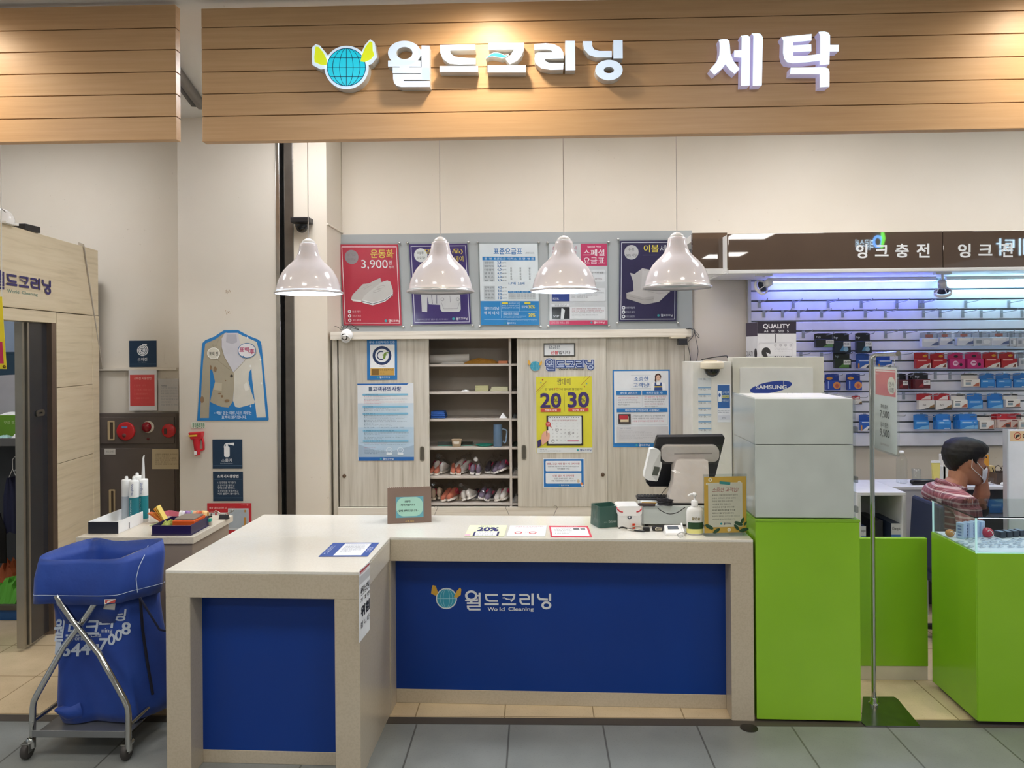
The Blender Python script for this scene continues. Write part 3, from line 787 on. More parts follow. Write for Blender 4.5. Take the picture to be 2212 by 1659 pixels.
# grey board with five framed posters
YBRD = 5.42
board = MB().box(P(708, 600, YBRD).x, P(1495, 600, YBRD).x, YBRD, YB-.001, pz(714, 1100, YBRD)-.03, pz(502.5, 1100, YBRD), I('#a3a9aa', .3, 0, .5, .04, 3))
board.build('poster_board', loc=(0, YBRD, 1.9), label='long grey backing board above the cabinet carrying five framed posters', cat='board')
YPo = YBRD-.012
def framed(name, label, c, box, draw, bolts=True, sheetcol='#ffffff', sh=0):
    """c: TL, TR, BL pixels; draw(pr) prints; acrylic cover and four bolts as parts"""
    A, B, D = [P(q[0], q[1], YPo) for q in c]; E_ = B+D-A
    t = thing(name, label, 'poster', tuple((B+D)/2), 0, 'framed posters on the grey board')
    pr = quadprint(A, B, D, box=box); pr.sheet(*box, sheetcol, .0015); draw(pr); pr.build('printed_sheet', t)
    m = .010; ux = (B-A).normalized(); uz = (D-A).normalized()
    mb = MB(); q = [A-ux*m-uz*m, B+ux*m-uz*m, E_+ux*m+uz*m, D-ux*m+uz*m]
    o = Vector((0, -.0045, 0)); o2 = Vector((0, -.0065, 0))
    mb.hexa([p+o for p in q], [p+o2 for p in q], CLEAR); mb.build('acrylic_cover', t)
    for p in q:
        T = Matrix.Translation(p+Vector((0, .001, 0))) @ Matrix.Rotation(PI/2, 4, 'X')
        MB().lathe([(.0085, -.010), (.0085, .010), (.007, .013), (.0001, .0135)], CHROME, 14, T).build('bolt', t)
    return t
YEL_ = '#e8c83a'; W_ink = '#eeeef0'
def d_red(p):
    p.frame(15, 20, 545, 752, 6, '#f2e6e8'); p.disc(108, 120, 66, 68, '#9b8f93'); p.text(70, 85, 148, 112, '맡기고', '#86777c'); p.text(70, 130, 148, 155, '바뀐날', '#86777c')
    p.text(292, 48, 512, 130, '운동화', '#e7cf55', .02); p.text(198, 148, 452, 238, '3,900', W_ink, .0); p.text(462, 152, 492, 192, '원', W_ink); p.text(462, 202, 512, 232, '부터', W_ink)
    p.poly([(85, 520), (100, 480), (205, 378), (265, 370), (345, 330), (375, 318), (385, 365), (300, 520), (180, 545), (110, 538)], '#cdc5c1')
    p.poly([(85, 520), (180, 535), (182, 550), (100, 540)], '#f1efec')
    p.poly([(192, 528), (210, 492), (310, 410), (385, 360), (440, 342), (470, 355), (492, 440), (488, 482), (410, 540), (290, 572), (212, 562)], '#d9d3cf')
    p.poly([(192, 525), (290, 552), (400, 525), (488, 462), (490, 482), (410, 545), (290, 580), (195, 556)], '#f0eeec'); p.line([(190, 540), (290, 566), (405, 533), (488, 474)], 5, '#3a3f55')
    for i in range(6): p.line([(300+i*14, 452-i*13), (345+i*14, 462-i*13)], 4, '#b5aca8')
    for i in range(5): p.line([(190+i*16, 420-i*9), (222+i*16, 430-i*9)], 4, '#b5aca8')
    for i, s_ in enumerate(('냄새 제거', '진드기 제거', '정장 세탁제')):
        p.disc(65, 640+i*41, 16, 16, W_ink); p.disc(65, 640+i*41, 6, 6, '#b3243c'); p.text(92, 630+i*41, 172, 650+i*41, s_, '#e9ccd2')
    small_logo(p, 392, 712, 545, 742, '#f2e8ea')
framed('wall_poster', 'red poster of white sneakers with a 3,900 price, leftmost on the grey board', ((734, 528), (860, 528), (742, 703)), (0, 0, 560, 772), d_red, sheetcol='#c22d45')
def d_purple(p):
    p.frame(15, 18, 540, 750, 6, '#d9d5e2'); p.disc(107, 107, 64, 66, '#e4e2e0'); p.text(75, 72, 140, 100, '매주', '#333333'); p.text(68, 118, 146, 145, '수요일!', '#333333')
    p.text(150, 48, 508, 100, '명품(名品)', '#e3c652', .02); p.text(330, 118, 510, 172, '세탁데이', '#e3c652', .02); p.line([(300, 195), (505, 195)], 2, '#b8b1cc')
    p.poly([(90, 470), (110, 320), (170, 260), (230, 300), (290, 560), (290, 585), (160, 575), (150, 500), (140, 650), (90, 645)], '#cfccd0'); p.line([(190, 480), (195, 570)], 5, '#4a4660'); p.line([(240, 480), (236, 570)], 5, '#4a4660')
    p.loops([rrect(268, 470, 462, 650, 30)], '#d5d2d3'); p.ring(292, 530, 16, 16, 4, '#8c8890'); p.ring(438, 530, 16, 16, 4, '#8c8890'); p.line([(365, 495), (365, 560)], 4, '#8c8890'); p.line([(280, 560), (300, 620), (430, 620), (452, 560)], 4, '#a09ca2')
    p.text(42, 712, 335, 728, '명품에서 생긴 문제도 믿을 수 있는 최고의 서비스!', '#b9b0cf'); small_logo(p, 370, 700, 520, 730, '#e8e4ee')
framed('wall_poster', 'purple poster of a white jacket and bag, second from the left on the grey board', ((883.5, 527.5), (1009, 526), (892.5, 701)), (0, 0, 554, 767), d_purple, sheetcol='#3c2a6e')
def d_price(p):
    p.rect(0, 472, 480, 670, '#1f86c8'); p.text(118, 38, 352, 86, '표준요금표', '#1c6fb0', .03); p.text(380, 68, 452, 84, '(현장 요금)', '#6c7480')
    p.rect(24, 107, 458, 137, '#1f7fc2'); p.text(40, 114, 448, 132, '품  명  표준요금  디럭스  로 얄  명 품', '#e8f2fa', .01, lay=4)
    p.rect(30, 142, 122, 312, '#c9ccd0'); p.rect(30, 347, 122, 462, '#c9ccd0')
    k = p.k; p.k += 1
    for i, (a, b) in enumerate([('정장상의', '2,8'), ('정장하의', '2,4'), ('다운점퍼', '6,0'), ('반 코 트', '6,2'), ('원 피 스', '5,0'), ('남  방', '2,3')]):
        p.text(40, 147+i*29.5, 112, 163+i*29.5, a, '#3a3e46', lay=k); p.text(146, 145+i*29.5, 178, 165+i*29.5, b, '#1f6fae', .03, lay=k); p.text(182, 150+i*29.5, 218, 162+i*29.5, '00원 부터', '#4a525c', lay=k)
    for i, (a, b) in enumerate([('한복상의', '4,5'), ('한복하의', '3,0'), ('운 동 화', '3,9'), ('이불(중)', '10')]):
        p.text(40, 352+i*29, 112, 368+i*29, a, '#3a3e46', lay=k); p.text(146, 350+i*29, 178, 370+i*29, b, '#1f6fae', .03, lay=k); p.text(182, 355+i*29, 218, 367+i*29, '00원 부터', '#4a525c', lay=k)
    for x, s_ in ((258, '표준요금의'), (334, '표준요금의'), (410, '별도요금제')):
        for i, ch in enumerate(s_): p.text(x-7, 195+i*22, x+7, 211+i*22, ch, '#3a4450', lay=k)
    p.text(236, 316, 292, 336, '1.7배', '#1c6fb0', .03, lay=k); p.text(312, 316, 366, 336, '2.2배', '#1c6fb0', .03, lay=k)
    p.rect(230, 388, 458, 458, '#d5d8da'); p.rect(230, 388, 458, 404, '#1f7fc2'); p.text(240, 391, 448, 401, '카드할인 도색  접수기간  오더해', '#dfeaf4')
    p.lines(236, 410, 450, 12, [('세탁물 분실  영업일 기준 20일  전국 매장 동일', 1)]*4, '#5a626c', .55)
    p.text(28, 520, 150, 548, '월드크리닝', '#e6f0f8', .02); p.text(28, 556, 150, 584, '해 피 데 이', '#e6f0f8', .02)
    p.line([(168, 478), (168, 612)], 2, '#bcd9ee'); p.line([(168, 558), (465, 558)], 2, '#bcd9ee'); p.line([(322, 478), (322, 556)], 2, '#bcd9ee'); p.line([(28, 625), (465, 625)], 2, '#bcd9ee')
    p.rect(176, 482, 228, 498, '#e8d84a', 7); p.rect(362, 480, 412, 496, '#e8d84a', 7); p.lines(176, 504, 318, 17, [('휴대폰 끝 뒷번호와 날짜가', 1), ('같은날 남자가 20% 할인', 1)], '#dcecf6', .75)
    p.text(236, 484, 316, 496, '휴대폰 맡은 날의', '#dcecf6'); p.text(338, 508, 388, 530, '침구류', '#eaf3fa', .02); p.text(394, 506, 446, 532, '30%', '#f0dc50', .03)
    p.text(184, 566, 312, 586, '생일/결혼기념일', '#eaf3fa', .02); p.text(394, 574, 448, 600, '20%', '#f0dc50', .03); p.lines(184, 594, 372, 11, [('회원님의 생일과 결혼기념일에 방문하시면', 1), ('할인 혜택을 받으실 수 있습니다', .8)], '#c2def0', .6)
    p.text(220, 630, 465, 638, '일부 품목은 할인에서 제외될 수 있습니다', '#bfdcef'); small_logo(p, 190, 645, 285, 663, '#dcecf6')
framed('wall_poster', 'white and blue price table poster, in the middle of the grey board', ((1035, 526.7), (1161, 526.7), (1039, 702)), (0, 0, 480, 670), d_price, sheetcol='#e6e9ec')
def d_pink(p):
    p.rect(262, 0, 481, 184, '#c93466'); p.text(318, 18, 432, 36, 'Special Price', '#f3dce4', .02); p.text(284, 48, 458, 102, '스페셜', '#f6e9ee', .02); p.text(284, 114, 458, 168, '요금표', '#f6e9ee', .02)
    p.text(26, 20, 226, 50, '상품 요금안내', '#c04a6c', .01); p.text(26, 62, 226, 90, '어디서나 간편한 요금', '#c04a6c')
    for i, (y0, y1, c, s_) in enumerate([(215, 315, '#4d7bb8', 'DELUXE'), (365, 475, '#27408e', 'ROYAL'), (520, 620, '#16161a', 'VIP')]):
        p.rect(168, y0, 462, y1, '#e4e3e6', 10); p.rect(20, y0+(10 if i < 2 else 2), 168, y1-(2 if i else 5), c, 6); p.text(30, y1-32, 80, y1-14, s_, '#e8e8ee')
    p.poly([(100, 525), (128, 545), (118, 620), (92, 620)], '#e8e8ea'); p.poly([(90, 522), (112, 530), (90, 534)], '#0c0c0e'); p.rect(16, 495, 160, 518, '#e6e5e8', 5); p.text(46, 499, 142, 515, '명품 크리닝', '#5a5a62')
    p.rect(16, 190, 160, 212, '#e6e5e8', 5)
    p.lines(182, 232, 450, 26, [('가죽 · 모피 30수 이상 의류용품', 1, '#3f3f46'), ('숨숨 이상의 브랜드 관리', .6, '#6a6a72'), ('(상급 의류 1~8배)', .95, '#8a7a82')], '#55555c', .55)
    p.lines(182, 382, 450, 18, [('일반 정장보다 고급스러운 원단과', .9), ('상의 : 고급정장 100만원 이상 전문점의 세탁방법', 1), ('하의 : 고급정장 80만원 이상', .8), ('코트 : 세탁과 손질', .5)], '#66666e', .5)
    p.lines(186, 532, 452, 17, [('상의 100만원 이상  특피 60만원 이상', .9, '#b04a64'), ('남방 이상 30만원  스카프 등 20만원 이상', 1, '#b04a64'), ('해당 브랜드 제품은 명품에 속하며 그 외의 고급 브랜드', .95), ('정상 세탁과 고급 의류는 명품으로 접수됩니다', .8)], '#66666e', .5)
    p.rect(0, 632, 481, 668, '#cf3a66'); p.text(16, 640, 160, 660, '공식 지정 서비스 센터', '#efc6d2'); small_logo(p, 336, 640, 455, 660, '#f4e4ea')
framed('wall_poster', 'grey and pink special price poster, second from the right on the grey board', ((1186, 527), (1311.5, 526), (1187, 702)), (0, 0, 481, 668), d_pink, sheetcol='#cfcfd2')
def d_bed(p):
    p.frame(14, 14, 462, 650, 5, '#d2d2dc'); p.disc(98, 96, 59, 60, '#c9c5c6'); p.text(72, 62, 122, 86, '수·토', '#4a4448'); p.text(55, 108, 140, 132, '30% 세일', '#4a4448'); p.text(200, 36, 322, 96, '이불', '#e8d45a', .02); p.text(332, 38, 444, 96, '세탁', '#e9e9ee', .01); p.line([(190, 120), (440, 120)], 2, '#8c8ca8')
    p.poly([(88, 265), (125, 275), (190, 228), (290, 250), (300, 400), (120, 425), (112, 330)], '#c6bfbe'); p.poly([(190, 228), (205, 250), (330, 240), (390, 300), (300, 420), (180, 400)], '#d2cccb')
    p.poly([(60, 430), (180, 400), (330, 385), (420, 420), (330, 505), (210, 525), (70, 480)], '#cdc6c4'); p.poly([(60, 430), (200, 470), (290, 460), (280, 515), (215, 525), (62, 478)], '#bdb5b3'); p.line([(64, 452), (208, 490), (285, 480)], 3, '#a09896'); p.line([(190, 405), (330, 440), (420, 425)], 3, '#b0a8a6')
    for i, s_ in enumerate(('천연 제습제', '진드기 제거', '고온 살균 건조')):
        p.disc(38, 552+i*36, 15, 15, '#e4e4ea'); p.disc(38, 552+i*36, 6, 6, '#2b2458'); p.text(60, 543+i*36, 130, 561+i*36, s_, '#cdcddc')
    small_logo(p, 312, 605, 442, 628, '#e4e4ee')
framed('wall_poster', 'navy poster of folded white bedding, rightmost on the grey board', ((1338.5, 520), (1463, 519), (1336.7, 694.5)), (0, 0, 475, 665), d_bed, sheetcol='#2a2350')

# ---------------------------------------------------------------- papers on the sliding doors
def onDoor(px0, py0, px1, py1, yo, zoom): return wallprint(px0, py0, px1, py1, yo-.002, zoom)
Z3d = (700, 690, 3.858); Z4d = (1100, 700, 3.95)
pr = onDoor(792, 734, 858, 821, DL, Z3d); pr.sheet(357, 172, 607, 505, '#1d6fae')
pr.text(376, 180, 590, 201, '우수 프랜차이즈 인증', '#dfeaf4', .01); pr.rect(383, 210, 588, 467, '#e9ebec'); pr.ring(482, 302, 79, 79, 22, '#16305e'); pr.ring(476, 302, 38, 38, 9, '#16305e'); pr.poly([(488, 270), (540, 270), (520, 325), (495, 335)], '#e9ebec'); pr.text(484, 275, 524, 328, 'f', '#6a8a2c', .04, .2)
pr.text(455, 386, 510, 396, '우수가맹점', '#3a4a6a'); pr.rect(385, 407, 585, 467, '#c09848'); pr.text(405, 415, 445, 462, '1', '#7a5a20', .04); pr.text(460, 412, 576, 430, '우수 프랜차이즈', '#4a3414', .01); pr.lines(462, 438, 505, 9, [('우수', 1)]*2, '#7a5a20', .5)
small_logo(pr, 436, 475, 545, 492, '#dfeaf4'); paper(pr, 'certificate_sheet', 'small blue framed certificate sheet at the top of the left sliding door')
pr = onDoor(771, 829, 893, 996, DL, Z3d); PB = newmat('pale blue printed paper'); 
PB[1].b.inputs['Base Color'].default_value = lin('#ccd9e2'); PB[1].b.inputs['Roughness'].default_value = .5
pr.sheet(278, 535, 745, 1178, '#dfe3e6'); pr.rect(280, 700, 745, 1150, '#c6d6e2'); pr.rect(280, 900, 745, 1150, '#b3cbdd'); pr.poly([(281, 1150), (281, 1040), (420, 1090), (560, 1100), (745, 1050), (745, 1150)], '#9fb4c8')
pr.poly([(276, 535), (705, 535), (690, 548), (278, 548)], '#1d63ac'); pr.rect(283, 1148, 745, 1178, '#1d63ac'); pr.rect(372, 562, 398, 598, '#5a6a80'); pr.text(406, 560, 642, 600, '고객유의사항', '#23407c', .03)
for y, s_ in ((620, '1. 세탁물 맡기는 요령'), (720, '2. 납기일안내'), (779, '3. 피해 세탁 시'), (920, '4. 세탁물을 회수한 기간 내에 찾아가지 않을 경우'), (1006, '5. 사은 및 행사 의류 전 세탁 시')):
    pr.rect(320, y, 700, y+16, '#7fb8d6', 7); pr.text(332, y+3, 332+len(s_)*9, y+13, s_, '#2f5578')
rr = lambda *a: [(q, f) if c is None else (q, f, c) for q, f, c in a]
pr.lines(332, 640, 700, 11.5, rr(('● 세탁물 접수 시 부착물을 반드시 확인하세요', .6, '#c0506a'), ('● 세탁물을 맡기기 전에 주머니를 확인해 주세요', .5, None), ('● 맡기신 세탁물은 상품과 품질보증에 따라 이염 탈색 수축이 생길 수 있으므로 미리 확인하세요', .98, None), ('없는 세탁물의 이상이 있습니다', .35, '#c0506a'), ('세탁물 종류 및 색상이나 질감 등은 소비자보호원 기준으로 처리됩니다', .92, '#c0506a'), ('본 영업점이 정해진 기준에 따릅니다', .4, '#c0506a')), '#5a7086', .5)
pr.lines(332, 742, 700, 12, rr(('● 배달서비스 : 접수 후 4일 소요', .55, None), ('● 납기일이 연장될 수 있는 세탁물이 있습니다', .8, None)), '#5a7086', .5)
pr.lines(332, 800, 705, 12.2, rr(('● 접수 이상이 있는 경우에는 접수일로부터 보상처리', .75, None), ('● 세탁사고의 경우 소비자분쟁해결기준에 따라 배상해 드립니다', .98, None), ('단, 세탁물의 특성으로 발생하는 사고는 제외합니다', .9, None), ('● 환불규정 : 본 약관에 따라 처리합니다', .7, None), ('● 세탁물 분실 시 보상 기준에 의하여 처리합니다', .95, None), ('환불요청', .2, None), ('● 영업일이 지난 세탁물은 보상되지 않습니다', .6, None), ('● 접수된 의류는 현금영수증 발행', .62, None), ('보상기준 : (구입가)의 보상율 적용', .9, '#3f5a78')), '#5a7086', .5)
pr.lines(332, 944, 705, 12, rr(('● 세탁물 회수 기간은 통지일로부터 30일이며 이후 보관료가 발생합니다', 1, None), ('별도 통지를 하지 않습니다', .35, None), ('● 세탁물이 6개월 이상 경과한 경우 세탁물에 대한 소유권을 포기한 것으로 간주', .98, None), ('본 영업점이 임의로 처리할 수 있습니다', .9, None), ('책임지지 않습니다', .4, None)), '#5a7086', .5)
pr.lines(332, 1030, 700, 12, rr(('소재 특성과 의복 상태의 노후화와 생활 자국', .52, '#b0506a'), ('발생된 문제 등에는 별도의 안내를 받으셔야 합니다', .95, None), ('', 0, None), ('책임지지 아니 하는 경우', .25, '#b0506a'), ('사이즈 표시 없음 등 상품에 이상', .45, None), ('변형 또는 탈색되는 경우', .45, None), ('변색된 의류 수선 부위', .45, None), ('세탁물 접수', .3, None)), '#52687e', .5)
for cx_ in (540, 633): pr.ring(cx_, 1090, 26, 24, 4, '#dfe8ee'); pr.rect(cx_-24, 1114, cx_+24, 1128, '#dfe8ee', 6); pr.text(cx_-14, 1084, cx_+14, 1096, '인증', '#dfe8ee')
small_logo(pr, 458, 1153, 576, 1172, '#dfeaf4'); paper(pr, 'printed_notice', 'tall pale blue customer notice in the middle of the left sliding door')
Zs = (1120, 740, 11.06)
pr = onDoor(1174, 741, 1243, 771, DC, Zs); pr.sheet(600, 15, 1360, 340, glassy('laminate', '#f4f4f2', .03, .2, .7), .001); pr.rect(612, 42, 1330, 312, '#d4d7d8'); pr.frame(612, 42, 1330, 312, 9, '#7d8186')
pr.text(720, 72, 995, 152, '요금은', '#3d4a5c', .02); pr.text(770, 200, 945, 282, '선불', '#c2404a', .03); pr.text(960, 200, 1235, 282, '입니다', '#232326', .03); paper(pr, 'small_notice', 'small laminated prepayment notice at the top of the middle sliding door')
pr = onDoor(1140, 775, 1285, 805, DC, Zs); pr.step = .0005
pr.name(655, 402, 1790, 668, '#cfd3d8', 66); pr.name(655, 402, 1790, 668, '#1f3c7c', 48); pr.name(655, 402, 1790, 668, '#aeb9d2', -2); pr.text(960, 618, 1175, 662, 'World', '#3b4049', .03); pr.text(1225, 618, 1555, 668, 'Cleaning', '#3b4049', .03, lay=4)
pr.globe(398, 562, 118, None); pr.poly([(215, 500), (235, 415), (270, 440), (295, 520), (260, 540)], '#d8a640'); pr.poly([(490, 545), (510, 480), (555, 430), (568, 480), (545, 545)], '#d8a640')
paper(pr, 'name_sticker', 'blue shop name sticker above the yellow poster', 'sticker')
Zy = (1150, 800, 8.964)
pr = onDoor(1158, 814, 1280, 978, DC, Zy); PUR = '#3b2a66'; YY = '#d5cd35'
pr.sheet(72, 125, 1150, 1600, YY); pr.rect(80, 1500, 1150, 1598, '#d5d9da')
pr.text(478, 155, 735, 290, '짬데이', '#2e2440', .01); pr.text(245, 345, 400, 388, '한 달에', '#3a3428'); pr.text(415, 335, 520, 388, '3번!', '#b8502c'); pr.text(545, 345, 970, 388, '내 맘대로 할인받자!', '#3a3428')
for x, y, c in ((198, 184, '#a83a32'), (165, 240, '#5f9a94'), (1050, 265, '#5f9a94'), (1008, 322, '#a83a32')): pr.disc(x, y, 13, 13, c)
pr.line([(75, 412), (268, 218)], 7, '#a0502c'); pr.line([(78, 452), (240, 290)], 5, '#9a9a40'); pr.line([(938, 292), (1122, 112)], 7, '#a0502c'); pr.line([(975, 188), (1040, 122)], 5, '#9a9a40')
pr.text(155, 450, 545, 718, '20', PUR, .035); pr.text(685, 435, 1085, 715, '30', PUR, .035); pr.text(405, 550, 485, 620, '%', '#2e2440'); pr.text(945, 545, 1020, 612, '%', '#2e2440'); pr.line([(615, 435), (622, 805)], 4, '#6a6028')
pr.rect(155, 738, 545, 805, '#cb4a3c'); pr.rect(690, 735, 1082, 800, '#cb4a3c'); pr.text(235, 752, 466, 792, '전품목 세일', '#f4e3da', .03); pr.text(770, 750, 1000, 790, '침구류 세일', '#f4e3da', .03)
pr.rect(265, 880, 975, 1458, '#26211f'); pr.rect(298, 890, 945, 1425, '#d8dcdc', 16); pr.k += 1
for i in range(13): pr.disc(335+i*46, 912, 9, 9, '#2a2a2c', lay=pr.k-1)
pr.text(375, 955, 860, 988, '휴대폰 맨 뒷번호와 날짜가 같은 날!', '#a85058')
k = pr.k; pr.k += 1
nums = [['일', '월', '화', '수', '목', '금', '토'], ['', '1', '2', '3', '4', '5', '6'], ['7', '8', '9', '10', '11', '12', '13'], ['14', '15', '16', '17', '18', '19', '20'], ['21', '22', '23', '24', '25', '26', '27'], ['28', '29', '30', '31']]
big = {'7', '8', '9', '17', '18', '19', '27', '28', '29'}
for r_, row in enumerate(nums):
    for c_, q in enumerate(row):
        if q:
            b_ = q in big and r_ > 1; h = 15 if b_ else 9; cx_ = 388+c_*79; cy_ = 1030+r_*52+ (18 if r_ > 1 else 0)+(r_-2)*15*(r_ > 2); w_ = h*(.55 if len(q) == 1 else 1.15)
            pr.text(cx_-w_, cy_-h, cx_+w_, cy_+h, q, '#3a3a40' if b_ else '#8c9094', lay=k)
for x, y in ((468, 1152), (712, 1220), (388, 1368)): pr.ring(x, y, 34, 32, 5, '#4a4448')
pr.rect(665, 1358, 885, 1376, '#c04a78'); pr.disc(300, 1043, 50, 50, '#c23c3c'); pr.poly([(320, 1085), (345, 1070), (372, 1112)], '#c23c3c'); pr.text(268, 1018, 332, 1036, '1588', '#f0d8d4'); pr.text(275, 1048, 325, 1066, '기준', '#f0d8d4')
pr.poly([(175, 1240), (215, 1185), (285, 1160), (315, 1165), (330, 1260), (320, 1340), (270, 1385), (180, 1450), (160, 1330)], '#dba58c'); pr.poly([(262, 1180), (278, 1165), (278, 1280), (266, 1280)], '#26211f'); pr.loops([rrect(283, 1162, 322, 1210, 16)], '#ecdcd2')
pr.poly([(88, 1362), (160, 1328), (162, 1450), (92, 1498)], '#33265e')
pr.lines(135, 1522, 545, 30, [('유의사항 확인', .32), ('한복, 정품가죽, 신상특수 등 일부제품 불가', 1)], '#4a4e54', .6); small_logo(pr, 838, 1520, 1130, 1568, '#2e4a86'); paper(pr, 'sale_poster', 'yellow sale poster with 20% and 30% on the middle sliding door', 'poster')
pr = onDoor(1172, 990, 1263, 1054, DC, Z4d); pr.sheet(288, 1148, 640, 1395, '#e2e6e8'); pr.rect(294, 1153, 634, 1390, '#1f6fb4'); pr.rect(310, 1168, 614, 1256, '#dfe5ea', 8); pr.rect(310, 1271, 614, 1361, '#dfe5ea', 8)
pr.text(322, 1184, 600, 1202, '명품, 고급 의류 접수 시 고지사항', '#b03a52', .02); pr.lines(330, 1210, 594, 18, [('명품 의류, 고급 의류나 옷의 특이사항이 있으시면', 1)], '#3f4652', .62); pr.text(410, 1229, 514, 1241, '미리 말씀해 주세요', '#3f4652')
pr.text(370, 1285, 554, 1303, '신발 접수 시 고지사항', '#b03a52', .02); pr.text(384, 1312, 546, 1325, '신발은 물세탁 됩니다. 세탁 시', '#3f4652'); pr.text(360, 1331, 566, 1344, '변형, 색깔 물 빠짐이 있을 수 있습니다', '#3f4652', .01); small_logo(pr, 420, 1368, 508, 1382, '#d8e6f2')
pr.disc(588, 1340, 12, 14, '#c9b8a0'); pr.disc(616, 1362, 11, 11, '#d07a3c'); pr.disc(622, 1378, 10, 8, '#e8e4dc'); paper(pr, 'printed_notice', 'small blue notice with two white boxes below the yellow poster')
pr = onDoor(1323, 799, 1447, 966, DL, Z4d); pr.sheet(882, 392, 1370, 1050, '#1f74b8'); pr.rect(893, 403, 1358, 1018, '#dfe3e6'); pr.line([(1038, 437), (1208, 437)], 1.5, '#9aa4ae'); pr.line([(1038, 550), (1208, 550)], 1.5, '#9aa4ae')
pr.text(1064, 450, 1188, 488, '소중한', '#1f62a4', .02); pr.text(1058, 502, 1194, 542, '고객님!', '#1f62a4', .02)
pr.poly([(1208, 568), (1215, 510), (1240, 498), (1300, 498), (1328, 512), (1332, 568)], '#eceef0'); pr.poly([(1236, 568), (1240, 500), (1252, 500), (1256, 522), (1284, 522), (1290, 500), (1300, 502), (1306, 568)], '#2c4a86'); pr.rect(1238, 532, 1303, 542, '#d8b84a'); pr.disc(1269, 452, 27, 28, '#4a2c22'); pr.poly([(1244, 455), (1256, 460), (1254, 505), (1240, 490)], '#4a2c22'); pr.disc(1271, 462, 18, 24, '#dcb8a0')
pr.disc(1264, 458, 2, 2, '#3a2620'); pr.disc(1278, 458, 2, 2, '#3a2620'); pr.line([(1265, 474), (1271, 477), (1277, 474)], 2, '#b0504a')
pr.rect(910, 570, 1125, 606, '#1f74b8'); pr.rect(1132, 570, 1346, 606, '#1f74b8'); pr.rect(914, 720, 1348, 752, '#1f74b8'); pr.text(945, 579, 1090, 599, '세탁물 보관기간!', '#e4eef6', .02); pr.text(1168, 579, 1305, 599, '하자가 있을 시!', '#e4eef6', .02); pr.text(985, 727, 1274, 747, '케어라벨에 스탬플러를 사용해요!', '#e4eef6', .02)
for a in ((912, 606, 1123, 712), (1134, 606, 1346, 712), (914, 752, 1348, 862)): pr.frame(*a, 1.6, '#a9b4be')
pr.lines(925, 622, 1115, 20, [('세탁일로부터 20일간 입니다.', .92, '#c2466a'), ('20일 이후 찾아가지 않으신', .85, '#7a6a80'), ('세탁물 분실에 대하여 본 업소는', 1), ('책임지지 않습니다.', .55)], '#5f6872', .6); pr.lines(1150, 618, 1335, 20, [('찾은 날로부터 7일 이내 하자', 1, '#c2466a'), ('하자 있고 문제를 품은 상태로', .95), ('매장에 직접 오시면 접수', .9), ('처리가 가능하며, 7일 경과 시', .95, '#a8506a'), ('재접수가 어렵습니다.', .65)], '#5f6872', .6)
pr.rect(928, 768, 1033, 852, '#3a3030'); pr.rect(945, 788, 1015, 835, '#d8c8a8'); pr.rect(935, 778, 1010, 815, '#b4303c'); pr.lines(1048, 778, 1322, 22, [('고객님의 소중한 세탁물 분실 방지를 위해 케어', 1), ('라벨에 스탬플러를 찍어 사용하고 있습니다.', .95), ('사용을 원하지 않으시면 미리 말씀해 주세요.', .98, '#c2466a')], '#5f6872', .6)
pr.rect(915, 875, 1350, 1010, '#c9c9cc'); pr.text(945, 884, 1032, 896, '접수 시 유의사항', '#4a6a8c'); pr.lines(935, 906, 1330, 10, [('접수일로부터 보관 기간 경과 시 폐기될 수 있습니다', f) for f in (.3, .55, .7, .92, .95, .35, .8, .5, .4)], '#8c8c94', .42); small_logo(pr, 1068, 1022, 1194, 1044, '#dfeaf4')
paper(pr, 'printed_notice', 'white customer notice with a blue border on the right sliding door')

# ---------------------------------------------------------------- things on the cabinet shelves
def on(i, x): return (P(x, 900, 5.2).x, SH[i]+.008)
def sx(x, Y=5.2): return P(x, 900, Y).x
yy = 5.24
mb = MB(); x0, x1 = sx(930, yy), sx(1014, yy); z = SH[0]+.0085+.031
mb.tube([(x0, yy, z), (x1, yy+.02, z+.004)], .031, I('#c3bfb8', .6), 20); mb.tube([(x1-.001, yy+.02, z+.004), (x1+.001, yy+.02, z+.004)], .026, I('#8d8880', .7), 20)
mb.build('paper_roll', loc=((x0+x1)/2, yy, z), label='rolled white paper lying on the top cabinet shelf', cat='paper roll')
def crumple(x0, x1, y0, y1, z0, h, mat, seed, n=10, amp=.4):
    r = random.Random(seed); mb = MB(); V = []; m = 6
    for j in range(m+1):
        for i in range(n+1):
            e = math.sin(PI*i/n)**.4*math.sin(PI*j/m)**.4 if 0 < i < n and 0 < j < m else 0
            V.append((x0+(x1-x0)*(i/n)+r.uniform(-.004, .004), y0+(y1-y0)*(j/m)+r.uniform(-.004, .004), z0+h*e*(1-amp+amp*r.random())))
    Fq = [(j*(n+1)+i, j*(n+1)+i+1, (j+1)*(n+1)+i+1, (j+1)*(n+1)+i) for j in range(m) for i in range(n)]
    mb.add(V, Fq, mat, False); mb.add([(x0, y0, z0), (x1, y0, z0), (x1, y1, z0), (x0, y1, z0)], [(3, 2, 1, 0)], mat)
    return mb
crumple(sx(950), sx(1008), 5.16, 5.3, SH[0]+.009, .014, PAPER, 3).build('loose_papers', loc=(sx(980), 5.2, SH[0]), label='white loose papers in front of the paper roll', cat='papers')
crumple(sx(1003), sx(1078), 5.17, 5.34, SH[0]+.009, .038, I('#b78636', .6), 4).build('envelope', loc=(sx(1040), 5.2, SH[0]), label='crumpled ochre paper bag on the top cabinet shelf', cat='paper bag')
MB().box(sx(1078), sx(1098), 5.17, 5.28, SH[0]+.0085, SH[0]+.026, I('#d98a62', .6)).build('paper_box', loc=(sx(1088), 5.2, SH[0]), bevel=.001, label='flat orange box at the right end of the top cabinet shelf', cat='box')
